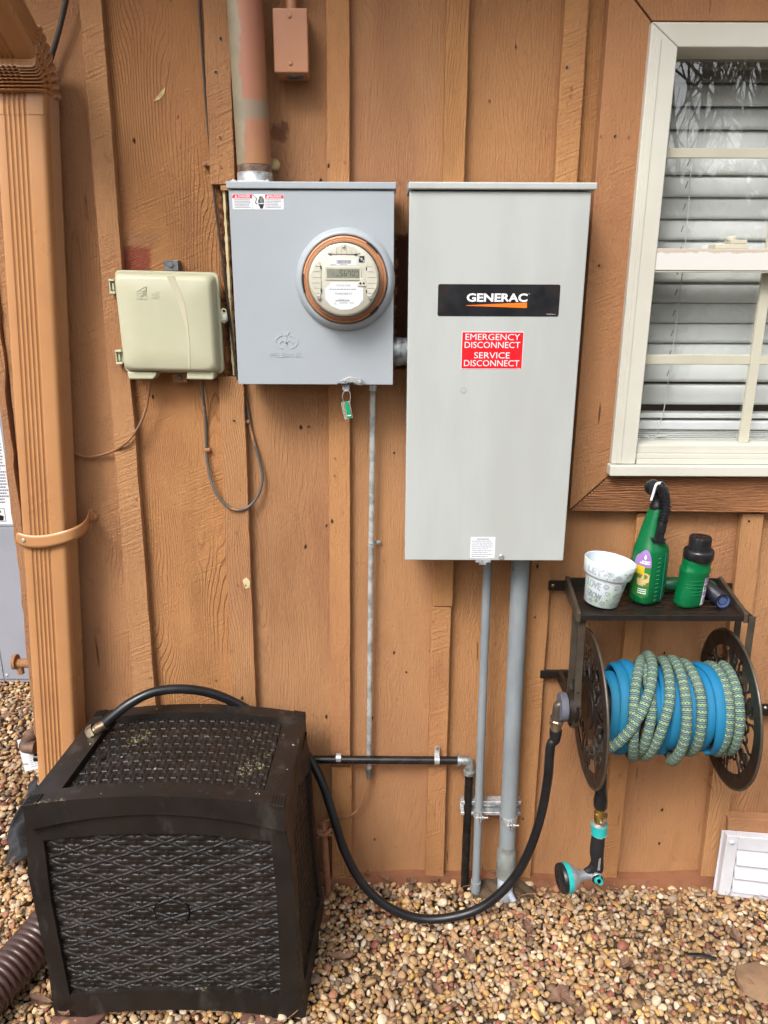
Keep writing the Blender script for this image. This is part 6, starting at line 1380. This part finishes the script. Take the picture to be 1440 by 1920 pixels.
# ------------------------------------------------------------------ RESIN BOX
yA, yBk = -.435, -.105
def curve(pts, y):      # measured silhouette -> x as a smooth function of z
    q = sorted([P(*p, y)[::-1] for p in pts]); zs_ = [a for a, b in q]; xs_ = [b for a, b in q]
    return lambda z: np.interp(z, zs_, xs_)
XLf = curve([(50, 1560), (52, 1640), (71, 1729), (89, 1809), (100, 1890), (106, 1915)], yA)
XRf = curve([(532, 1545), (544, 1596), (553, 1684), (556, 1773), (564, 1860), (573, 1905)], yA)
XRb = curve([(576, 1391), (582, 1418), (591, 1551), (600, 1640), (610, 1711), (612, 1740)], yBk)
XLb = lambda z: XRb(z)-.520-.02*math.sin(z*5)
zb0f = .0; ztf = P(300, 1520, yA)[1]
ztc = P(531, 1536, yA)[1]
rbx = thing('resin_storage_box', 'large dark brown wicker patterned resin storage box with arched lid standing on bricks', 'storage box', ((XLf(.2)+XRf(.2))/2, (yA+yBk)/2, 0))
def weave(x, z, cane=True):        # height of the woven pattern: lens shaped strands over upright stakes, crossing canes in long diamonds
    px_, pz_ = .0335, .0124; j = np.floor(z/pz_); v = z/pz_-j; sg = np.where(j % 2 == 0, 1.0, -1.0)
    o = np.cos(PI*x/px_)*sg                       # o > 0: the strand lies over the stake
    oc = np.clip(o, 0, 1); hh = .0024+.0035*np.sqrt(oc); dz = (v-.56)*pz_
    h = (.0006+.0034*oc**.6)*np.sqrt(np.clip(1-(dz/hh)**2, 0, 1))*(.90+.10*np.cos(v*2*PI*3.5))
    fx_ = x/px_-np.round(x/px_); stake = np.clip((.13-np.abs(fx_))*30, 0, 1)
    h = np.maximum(h, .0022*stake*(o < .25))
    if cane:
        P1, P2 = .134, .0496
        a = np.abs((x/P1+z/P2) % 1-.5); b = np.abs((x/P1-z/P2) % 1-.5)
        c = np.clip(1-np.minimum(.5-a, .5-b)/.030, 0, 1); h = np.maximum(h, .0058*np.sqrt(c)*(c > 0))
    return h
def npgrid(X, Y, Z, name, m, parent, sharp=60, flip=False):
    nv, nu = X.shape; w = WL[parent.name]; co = np.stack([X-w[0], Y-w[1], Z-w[2]], -1).reshape(-1, 3).astype(np.float32)
    i = np.arange(nu-1)[None, :]+np.arange(nv-1)[:, None]*nu; f = np.stack([i, i+1, i+nu+1, i+nu], -1).reshape(-1, 4).astype(np.int32)
    if flip: f = f[:, ::-1].copy()
    me = bpy.data.meshes.new(name); me.vertices.add(len(co)); me.vertices.foreach_set('co', co.ravel()); me.loops.add(f.size); me.loops.foreach_set('vertex_index', f.ravel())
    me.polygons.add(len(f)); me.polygons.foreach_set('loop_start', np.arange(0, f.size, 4, dtype=np.int32)); me.polygons.foreach_set('use_smooth', np.ones(len(f), dtype=bool))
    me.update(); me.validate(); me.materials.append(M[m]); me.set_sharp_from_angle(angle=math.radians(sharp)); o = bpy.data.objects.new(name, me); C.objects.link(o); o.parent = parent; WL[o.name] = w; return o
def top_z(u): return ztc+(ztf-ztc)*(1-(2*u-1)**2)
PF = dict(l=.085, r=.915)
inL = curve([(84, 1587), (96, 1684), (113, 1773), (133, 1873)], yA); inR = curve([(507, 1571), (519, 1684), (523, 1773), (526, 1867)], yA)
zi_t = lambda u: P(300, 1559, yA)[1]-.024*(2*u-1)**2
zi_b = lambda u: P(300, 1852, yA)[1]-.022*(2*u-1)**2
U, V = np.meshgrid(np.linspace(0, 1, 640), np.linspace(0, 1, 560))
zbm = np.where((U < .13) | (U > .87), .004, .006+.028*np.sin(PI*np.clip((U-.13)/.74, 0, 1))**.6)
Zf = zbm+(top_z(U)-zbm)*V; Xf = XLf(Zf)+(XRf(Zf)-XLf(Zf))*U; uu = (Xf-inL(Zf))/(inR(Zf)-inL(Zf))
cxp, czp = P(322, 1712, yA)
ins = (uu > 0) & (uu < 1) & (Zf < zi_t(uu)) & (Zf > zi_b(uu)); dd_ = (Xf-cxp)**2+(Zf-czp)**2
Yf = np.where(ins, yA+.0125-weave(Xf+1, Zf+.004), yA+.002*np.clip(np.abs(uu-.5)*0, 0, 1)); Yf = np.where(ins & (dd_ > .0375**2) & (dd_ < .0400**2), yA+.0125, Yf)
Yf = Yf-.0075*np.sin(PI*U)
npgrid(Xf, Yf, Zf, 'front_panel', 'resin', rbx)
U, V = np.meshgrid(np.linspace(0, 1, 300), np.linspace(0, 1, 460)); Zs_ = .006+(ztc-.010)*V; xf, xb = XRf(Zs_), XRb(Zs_); Ys_ = yA+.004+(yBk-yA-.004)*U
ins = (U > .13) & (U < .90) & (V > .10) & (V < .93-.12*np.abs(2*U-1))
npgrid(xf+(xb-xf)*U-.0003+np.where(ins, -.010+weave(Ys_+2, Zs_, False), 0), Ys_, Zs_, 'side_panel', 'resin', rbx)
mb = MB(); mb.grid(lambda u, v: (XLf(.006+(ztc-.008)*v)*(1-u)+XLb(.006+(ztc-.008)*v)*u, yA+.004+(yBk-yA-.004)*u, .006+(ztc-.008)*v), 12, 40, flip=True); mb.build('side_panel', 'resin', rbx)
mb = MB(); mb.grid(lambda u, v: (XLb(.006+(ztc-.008)*v)*(1-u)+XRb(.006+(ztc-.008)*v)*u, yBk, .006+(ztc-.008)*v), 12, 20, flip=True); mb.build('back_panel', 'resin', rbx)
# round plug in the front
x, z = P(322, 1712, yA-.006); U, V = np.meshgrid(np.linspace(0, 1, 120), np.linspace(0, 1, 50)); a_ = 2*PI*U; Xp, Zp = x+.0372*V*np.cos(a_), z+.0372*V*np.sin(a_)
npgrid(Xp, yA-.0005-weave(Xp+1, Zp+.004)*.7, Zp, 'round_plug', 'badge', rbx, flip=True)
# lid
yl0, yl1 = -.452, -.092
lzb = P(47, 1558, yl0)[1]; 
lfl, lfr = P(46, 1535, yl0)[0], P(533, 1515, yl0)[0]; lbl, lbr = P(186, 1378, yl1)[0], P(574, 1364, yl1)[0]
zc_f = P(290, 1493, yl0)[1]; zk_f = (P(60, 1508, yl0)[1]+P(531, 1510, yl0)[1])/2-.004
arch = zc_f-zk_f
def lid(u, v):
    x = (lfl+(lfr-lfl)*u)*(1-v)+(lbl+(lbr-lbl)*u)*v; y = yl0+(yl1-yl0)*v; z = zk_f+arch*(1-(2*u-1)**2)
    return x, y, z
U, V = np.meshgrid(np.linspace(0, 1, 560), np.linspace(0, 1, 420)); Xl, Yl, Zl = lid(U, V)
i1 = (U > .125) & (U < .90) & (V > .14) & (V < .875); i2 = (U > .115) & (U < .91) & (V > .125) & (V < .89)
Zl = np.where(i1, Zl-.0150+weave(Yl*1.05+3, Xl+.003, False)*1.2, np.where(i2, Zl-.0160, Zl))
lido = npgrid(Xl, Yl, Zl, 'lid', 'resin', rbx)
lipz = lambda u: P(290, 1527, yl0)[1]*(1-(2*u-1)**2)+lzb*(2*u-1)**2
mb = MB()
def rim_pt(k):      # around the lid edge
    pass
mb.grid(lambda u, v: (lid(u, 0)[0], yl0-.001*(1-v), lipz(u)+(lid(u, 0)[2]-lipz(u))*v), 80, 6)
mb.grid(lambda u, v: (lid(1, u)[0], lid(1, u)[1], lipz(1)+(lid(1, u)[2]-lipz(1))*v), 20, 6)
mb.grid(lambda u, v: (lid(0, u)[0], lid(0, u)[1], lipz(0)+(lid(0, u)[2]-lipz(0))*v), 20, 6, flip=True)
mb.grid(lambda u, v: (lid(u, 1)[0], lid(u, 1)[1], lipz(u)+(lid(u, 1)[2]-lipz(u))*v), 40, 6, flip=True)
mb.grid(lambda u, v: (lid(u, 0)[0]*(1-v*.0)+0, yl0+.03*v, lipz(u)), 80, 2, flip=True)
mb.build('lid_rim', 'resin', lido, sharp=40)
# ribbed corner blocks
for u0, u1, v0, v1 in ((.945, 1.0, -.004, .085), (.0, .055, -.004, .085), (.945, 1.0, .915, 1.004), (.0, .055, .915, 1.004)):
    mb = MB()
    a, b, c, d = lid(u0, v0), lid(u1, v0), lid(u1, v1), lid(u0, v1); hh_ = .0018
    mb.hexa([(a[0], a[1], a[2]-.006), (b[0], b[1], b[2]-.006), (c[0], c[1], c[2]-.006), (d[0], d[1], d[2]-.006), (a[0], a[1], a[2]+hh_), (b[0], b[1], b[2]+hh_), (c[0], c[1], c[2]+hh_), (d[0], d[1], d[2]+hh_)])
    for k in range(5):
        t0 = (k+.25)/5; t1 = (k+.7)/5; L_ = lambda p, q, t: tuple(p[i]+(q[i]-p[i])*t for i in range(3))
        p0, p1, p2, p3 = L_(a, b, t0), L_(a, b, t1), L_(d, c, t1), L_(d, c, t0)
        mb.hexa([(p[0], p[1], p[2]+hh_+.0002) for p in (p0, p1, p2, p3)]+[(p[0], p[1], p[2]+hh_+.0018) for p in (p0, p1, p2, p3)])
    mb.build('corner_block', 'resin', lido, bevel=.0012)
x, y, z = lid(.18, .45); mb = MB(); mb.lathe([(.009, .0), (.009, .0012), (0, .0012)], (x, y, z-.009), (0, 0, 1), 20); mb.build('lid_hole', 'badge', lido)

# bricks under the box
def paver(name, label, cx, cy, w, d, rz, h=.05, z=-.045):
    t = MB(); t.box(-w/2, w/2, -d/2, d/2, 0, h); m_ = Matrix.Translation((cx, cy, z)) @ Matrix.Rotation(rz, 4, 'Z'); t.xf(m_)
    return tag(t.build(name, 'brick', None, bevel=.004, seg=2), label, 'brick', 'bricks under the storage box')
g = G(485, 1908, 0); paver('brick', 'brown brick under the front right of the resin box', g[0], g[1]+.07, .10, .20, .1)
g = G(170, 1912, 0); paver('brick', 'brown brick under the front left foot of the resin box', g[0], g[1]+.06, .10, .20, -.5)
g = G(592, 1712, 0); paver('brick', 'brick supporting the back of the resin box', g[0]-.06, g[1]+.01, .20, .10, .0)

# ------------------------------------------------------------------ CABINET BEYOND THE CORNER
yC = 1.10
cab = thing('equipment_cabinet', 'grey metal equipment cabinet with a printed label standing beyond the house corner', 'cabinet', (-1.9, yC, 0))
xc1 = -1.30; zc_t = P(5, 760, yC)[1]+.25; zsm = P(5, 989, yC)[1]
mb = MB(); mb.box(-2.4, xc1, yC+.004, yC+.6, .0, zc_t); mb.build('cabinet_body', 'cabinet', cab, bevel=.004)
mb = MB(); mb.box(-2.4, xc1-.001, yC, yC+.0038, zsm+.004, zc_t-.01); mb.build('upper_panel', 'cabinet', cab, bevel=.001)
xs2 = P(5, 1255, yC)[0]
mb = MB(); mb.box(xs2+.003, xc1-.001, yC-.003, yC+.0038, .02, zsm); mb.build('lower_panel', 'cabinet', cab, bevel=.001)
mb = MB(); mb.box(-2.4, xs2, yC-.003, yC+.0038, .02, zsm); mb.build('lower_panel', 'cabinet', cab, bevel=.001)
mb = MB(); slot_screw(mb, P3(13, 1266, yC-.003), .006); slot_screw(mb, P3(18, 1266, yC-.003)[:2]+(.45,), .006); mb.build('screw', 'galv', cab)
x1l, z0l = P(27, 983, yC); z1l = P(5, 770, yC)[1]
mb = MB(); mb.prism([(x1l-.36, z0l), (x1l, z0l), (x1l, z1l+.06), (x1l-.36, z1l+.06)], yC-.001, yC-.0001); lb = mb.build('printed_label', 'tagp', cab)
mb = MB(); fakelines(mb, x1l-.08, x1l-.004, z0l+.085, z1l+.05, 34, yC-.0013, 21, .5); mb.build('small_print', 'inkgrey', lb)
mb = MB(); mb.prism([(x1l-.09, z0l+.012), (x1l-.030, z0l+.012), (x1l-.030, z0l+.066), (x1l-.09, z0l+.066)], yC-.0013, yC-.0011); mb.build('pictogram_frame', 'inkblack', lb)
mb = MB(); mb.prism([(x1l-.088, z0l+.014), (x1l-.032, z0l+.014), (x1l-.032, z0l+.064), (x1l-.088, z0l+.064)], yC-.0016, yC-.0014); mb.build('pictogram_field', 'tagp', lb)
mb = MB(); mb.prism([(x1l-.066, z0l+.016), (x1l-.040, z0l+.016), (x1l-.036, z0l+.034), (x1l-.060, z0l+.042)], yC-.0019, yC-.0017); mb.prism(circ(x1l-.052, z0l+.053, .007, 12), yC-.0019, yC-.0017); mb.build('pictogram', 'inkblack', lb)

# ------------------------------------------------------------------ GROUND AND GRAVEL
mb = MB(); mb.add([(-60, -60, -.05), (60, -60, -.05), (60, 60, -.05), (-60, 60, -.05)], [(0, 1, 2, 3)], smooth=False)
struct(mb.build('ground', 'soil'))
mb = MB(); mb.grid(lambda u, v: (-3.5+u*6.5, -2.2+v*5.0, -.022+.004*math.sin(u*60)*math.cos(v*47)), 60, 50); struct(mb.build('soil_bed', 'soil'))
def icos():
    out = []; r_ = np.random.default_rng(4)
    for k in range(16):
        bm = bmesh.new(); bmesh.ops.create_icosphere(bm, subdivisions=2, radius=1.0); v = np.array([p.co[:] for p in bm.verts]); f = np.array([[q.index for q in p.verts] for p in bm.faces]); bm.free()
        for _ in range(5 if k < 8 else 9):        # flatten some sides, so the stones have facets
            n = r_.normal(size=3); n /= np.linalg.norm(n); c = r_.uniform(.52, .84); d = v@n; over = np.maximum(0, d-c); v = v-np.outer(over*.92, n)
        dirs = r_.normal(size=(3, 3)); v = v*(1+.10*np.sin(v@dirs.T*1.6+r_.uniform(0, 6, 3)).sum(1)[:, None]/1.6); out.append((v, f))
    return out
ICO = icos()
PAL = np.array([S(*c)[:3] for c in [(192, 166, 124), (176, 146, 104), (204, 184, 148), (162, 132, 92), (184, 154, 108), (144, 118, 86), (212, 196, 166), (140, 124, 104), (160, 112, 84), (196, 158, 92), (122, 104, 84), (176, 160, 134), (140, 88, 70), (170, 138, 98), (200, 182, 144), (112, 94, 76)]])
def hgt(x, y): return .010*np.exp(-((y+.02)/.10)**2)*(x < .45)*(x > -.45)+.004*np.sin(x*9+1)*np.cos(y*8)
def scatter(x0, x1, y0, y1, cell, z, lo, hi, keep=1.0, mask=None):
    nx, ny = int((x1-x0)/cell), int((y1-y0)/cell)
    gx, gy = np.meshgrid(np.arange(nx), np.arange(ny)); gx = gx.ravel(); gy = gy.ravel()
    X = x0+(gx+.5*(gy % 2)+rng.uniform(-.42, .42, gx.size))*cell; Y = y0+(gy+rng.uniform(-.42, .42, gx.size))*cell
    k = rng.uniform(size=X.size) < keep
    if mask is not None: k &= mask(X, Y)
    X, Y = X[k], Y[k]; n = X.size
    r = lo+(hi-lo)*rng.beta(1.6, 3.2, n)
    return X, Y, hgt(X, Y)+z+rng.uniform(-.003, .003, n), r
sets = []
fm = lambda X, Y: Y < -.012
sets += [scatter(-1.45, 1.5, -1.25, -.01, .0150, -.010, .0080, .0140, 1, fm), scatter(-1.45, 1.5, -1.25, -.01, .0174, -.002, .0072, .0156, .94, fm), scatter(-1.45, 1.5, -1.25, -.01, .031, .005, .0070, .0215, .55, fm)]
bk = lambda X, Y: (X < -.82-.0*Y)
sets += [scatter(-3.2, -.8, -.02, 2.3, .0185, -.010, .010, .0170, 1, bk), scatter(-3.2, -.8, -.02, 2.3, .026, .001, .0095, .0180, .85, bk)]
VS, FS, CS = [], [], []; off = 0
for X, Y, Zs, r in sets:
    for i in range(len(X)):
        v, f = ICO[rng.integers(16)]
        a = rng.uniform(0, 2*PI); t = rng.normal(0, .38); t2 = rng.normal(0, .38)
        asp = np.array([1.0, rng.uniform(.52, .92), rng.uniform(.38, .74)])*r[i]
        ca, sa, ct, st_, c2, s2 = math.cos(a), math.sin(a), math.cos(t), math.sin(t), math.cos(t2), math.sin(t2)
        R = np.array([[ca, -sa, 0], [sa, ca, 0], [0, 0, 1]]) @ np.array([[1, 0, 0], [0, ct, -st_], [0, st_, ct]]) @ np.array([[c2, 0, s2], [0, 1, 0], [-s2, 0, c2]])
        VS.append((v*asp)@R.T+np.array([X[i], Y[i], Zs[i]])); FS.append(f+off); off += len(v)
        c = PAL[int(rng.choice(16, p=np.array([9, 10, 6, 8, 10, 7, 4, 5, 5, 5, 5, 6, 4, 9, 4, 3])/100))]*rng.uniform(.70, 1.08)*(.80+.26*min(1, max(0, .5+.9*math.sin(X[i]*3.1+1)*math.cos(Y[i]*4.3+X[i]*2)+.4*math.sin(X[i]*9+Y[i]*7))))
        CS.append(np.tile(np.append(np.clip(c*np.array([1.02, .96, 1.0]), 0, 1), 1), (len(v), 1)))
VS = np.vstack(VS).astype(np.float32); FS = np.vstack(FS).astype(np.int32); CS = np.vstack(CS).astype(np.float32)
me = bpy.data.meshes.new('gravel'); me.vertices.add(len(VS)); me.vertices.foreach_set('co', VS.ravel()); me.loops.add(FS.size); me.loops.foreach_set('vertex_index', FS.ravel())
me.polygons.add(len(FS)); me.polygons.foreach_set('loop_start', np.arange(0, FS.size, 3, dtype=np.int32)); me.polygons.foreach_set('use_smooth', np.ones(len(FS), dtype=bool))
me.update(); ca_ = me.color_attributes.new('tint', 'FLOAT_COLOR', 'POINT'); ca_.data.foreach_set('color', CS.ravel()); me.materials.append(M['pebble'])
go = bpy.data.objects.new('gravel', me); C.objects.link(go); struct(go, 'stuff')
go['label'] = 'tan and brown river pebbles covering the ground'; go['category'] = 'gravel'

# leaves, twigs, needles
def leaf_mesh(seed):
    r_ = random.Random(seed); L, Wd = r_.uniform(.03, .055), r_.uniform(.016, .028); curl = r_.uniform(-.6, .9)
    mb = MB(); out = lambda t: Wd*(math.sin(PI*t**.8))*(1+.18*math.sin(t*22+seed))
    mb.grid(lambda u, v: ((u-.5)*2*out(v)*.5, (v-.5)*L, .004+abs(u-.5)*.014*(1+curl*.5)+.010*math.sin(v*3+seed)*.6), 7, 14)
    me_ = mb.build('fallen_leaf', 'leaf', None); return me_
protos = [leaf_mesh(i) for i in range(4)]
LL = ['against the wall left of the black hose', 'against the wall just right of the black hose', 'beside the foot of the black gas pipe', 'near the black plastic strip', 'at the bottom edge below the gravel bed', 'at the bottom edge, right of another leaf', 'near the bottom edge, left of two others',
 'on the gravel right of the resin box', 'below the lowest point of the black hose', 'in the middle of the gravel at the right', 'just right of the resin box', 'right of the black plastic strip', 'left of the downspout on the far gravel', 'by the weed fabric', 'between the drain pipe and the resin box', 'under the front left foot of the resin box', 'on the far gravel below the cabinet', 'on the far gravel close to the house corner', 'at the wall below the ground rod', 'right of the hose loop', 'below the spray nozzle']
spots = [(720, 1655, 0), (770, 1660, 1), (815, 1655, 2), (1230, 1800, 3), (1065, 1885, 0), (1092, 1905, 1), (1045, 1870, 2), (820, 1860, 3), (880, 1800, 0), (1170, 1815, 1), (640, 1800, 2), (1380, 1760, 3), (30, 1620, 0), (60, 1650, 1), (75, 1880, 2), (120, 1905, 3), (20, 1350, 0), (45, 1370, 1), (700, 1640, 2), (985, 1745, 0), (1255, 1720, 1)]
for i, (px, py, k) in enumerate(spots):
    g = G(px, py, .015); o = protos[k].copy() if i >= 4 else protos[i]
    if i < 4: k = i
    if i >= 4: C.objects.link(o)
    o.location = (g[0], g[1], .019 if py > 1400 else .02); o.rotation_euler = (rnd.uniform(-.3, .3), rnd.uniform(-.3, .3), rnd.uniform(0, 6.3)); s_ = rnd.uniform(.8, 1.25); o.scale = (s_, s_, s_)
    tag(o, 'curled brown dead leaf '+LL[i], 'leaf', 'dead leaves scattered on the gravel')
mb = MB()
for i in range(330):
    x, y = rnd.uniform(-1.3, 1.4), rnd.choice((rnd.uniform(-.9, -.03), rnd.uniform(-.12, -.03)))
    if i > 280: x, y = rnd.uniform(-2.2, -.9), rnd.uniform(0, 1.0)
    a = rnd.uniform(0, PI); L = rnd.uniform(.02, .06); z = .016+rnd.uniform(0, .006); b = rnd.uniform(-.012, .012)
    p = [(x-L/2*math.cos(a), y-L/2*math.sin(a), z), (x-b*math.sin(a), y+b*math.cos(a), z+.004), (x+L/2*math.cos(a), y+L/2*math.sin(a), z+rnd.uniform(-.004, .008))]
    if max(q[1] for q in p) < -.02 or x < -.9: mb.tube(p, rnd.choice((.0005, .0006, .0011)), 4, sub=2, cap=False)
ln = mb.build('pine_needles', mat('dry_needle', S(150, 112, 76), .8, 0, S(96, 70, 50), 30)); struct(ln, 'stuff'); ln['label'] = 'dry pine needles and twigs strewn over the pebbles'; ln['category'] = 'needles'
mb = MB(); a = G(1290, 1790, .018); b = G(1343, 1798, .018); mb.tube([(a[0], a[1], .019), ((a[0]+b[0])/2, (a[1]+b[1])/2, .023), (b[0], b[1], .019)], [.005, .006, .005], 8, sub=3, flat=.6)
tag(mb.build('plastic_scrap', 'blackp'), 'short black strip of plastic lying on the gravel under the vent', 'scrap')
g = G(1415, 1850, .0); mb = MB(); mb.lathe([(0, 0), (.055, 0), (.064, .006), (.062, .014), (.045, .019), (0, .02)], (g[0]+.02, g[1], .0), (0, .1, 1), 14); mb.v = [(x+.004*math.sin(y*90), y, z) for x, y, z in mb.v]
tag(mb.build('flat_stone', mat('flat_stone', S(142, 112, 84), .85, 0, S(120, 94, 72), 20, .5, 90)), 'large flat tan stone among the pebbles at the lower right', 'stone')
# black weed fabric poking out left of the box
mb = MB()
def fab(u, v): 
    g0 = G(72-50*v, 1475+150*v, .02); return (g0[0]+.07*(u-.5)+.015*math.sin(v*9), g0[1]+.02*math.sin(u*7), .022+.022*math.sin(u*5+v*7)*math.sin(v*4)+.018*math.sin(u*PI))
mb.grid(fab, 16, 26); wf = mb.build('weed_fabric', 'fabric'); sm_ = wf.modifiers.new('s', 'SOLIDIFY'); sm_.thickness = .0015; tag(wf, 'crumpled black weed fabric sticking out of the gravel left of the resin box', 'fabric')
# damp footing stone and a drip stub where the conduits enter the ground
mb = MB(); g = P(935, 1655, -.05)
mb.grid(lambda u, v: (g[0]-.075+.17*u, -.085+.075*v, .012+.022*math.sin(PI*u)*(.4+v*.6)+.004*math.sin(u*23+v*11)), 22, 12); tag(mb.build('damp_clod', 'soil'), 'lump of dark soil round the foot of the grey conduits', 'soil')
g = P3(958, 1688, -.075); mb = MB(); mb.cyl((g[0]-.01, -.07, .03), (g[0]+.004, -.098, .014), .009, n=16); tag(mb.build('pipe_stub', 'whitepvc'), 'short white plastic pipe stub sticking out at the foot of the thick conduit', 'pipe')

# ------------------------------------------------------------------ TREES BEHIND THE VIEWER, seen only mirrored in the panes
def tree(name, x, y, h, seed, label):
    r_ = random.Random(seed); t = thing(name, label, 'tree', (x, y, 0), 'bare trees mirrored in the window'); mb = MB()
    tips = []
    def grow(p, d, L, r, depth):
        n = 3; pts = [p]; q = p
        for i in range(n):
            d = (d+Vector((r_.uniform(-.16, .16), r_.uniform(-.16, .16), r_.uniform(-.04, .12)))).normalized(); q = q+d*L/n; pts.append(q)
        mb.tube([tuple(a) for a in pts], [r*(1-.35*i/n) for i in range(n+1)], 5 if depth > 1 else 8, cap=False)
        if depth < 5:
            for k in range(3 if depth else 5):
                b = (d+Vector((r_.uniform(-.9, .9), r_.uniform(-.9, .9), r_.uniform(-.25, .6)))).normalized(); grow(pts[r_.choice((1, 2, 3))], b, L*r_.uniform(.52, .75), r*.55, depth+1)
            grow(q, d, L*.75, r*.65, depth+1)
    grow(Vector((x, y, -.1)), Vector((0, 0, 1)), h*.36, h*.010, 0)
    mb.build('branches', 'bark', t); return t
k = 0
TL = ['tall bare tree left of centre', 'tallest bare tree in the middle', 'shortest bare tree right of centre', 'bare tree at the far right', 'bare tree at the far left', 'slim bare tree before the right hand trees', 'bare tree beyond the right hand trees', 'slim bare tree at the right edge']
for (x, y, h) in ((-3.2, -13.0, 11.0), (1.5, -15.0, 12.5), (5.5, -12.5, 10.5), (9.0, -16, 13), (-8.0, -16, 12.5), (7.4, -12.0, 9.5), (7.0, -17.5, 12.0), (11.5, -14.5, 11.5)):
    tree('bare_tree', x, y, h, 20+k, TL[k]+' behind the viewer, mirrored in the window'); k += 1
r_ = np.random.default_rng(9); nL = 26000
X = r_.uniform(-22, 22, nL); Y = -19+r_.normal(0, 1.6, nL); top = 3.6+1.4*np.sin(X*.5)+.9*np.sin(X*1.7+1)+.6*np.sin(X*4.1); Zl = r_.uniform(0, 1, nL)**.8*np.maximum(1.5, top)
q = r_.normal(size=(nL, 3, 3))*.30; vv = (np.stack([X, Y, Zl], 1)[:, None, :]+q).reshape(-1, 3); 
me = bpy.data.meshes.new('woodland_edge'); me.from_pydata(vv.tolist(), [], np.arange(nL*3).reshape(-1, 3).tolist()); me.materials.append(M['evergreen']); wo = bpy.data.objects.new('woodland_edge', me); C.objects.link(wo); struct(wo, 'stuff')
wo['label'] = 'far off green woodland edge across the yard'; wo['category'] = 'woodland'
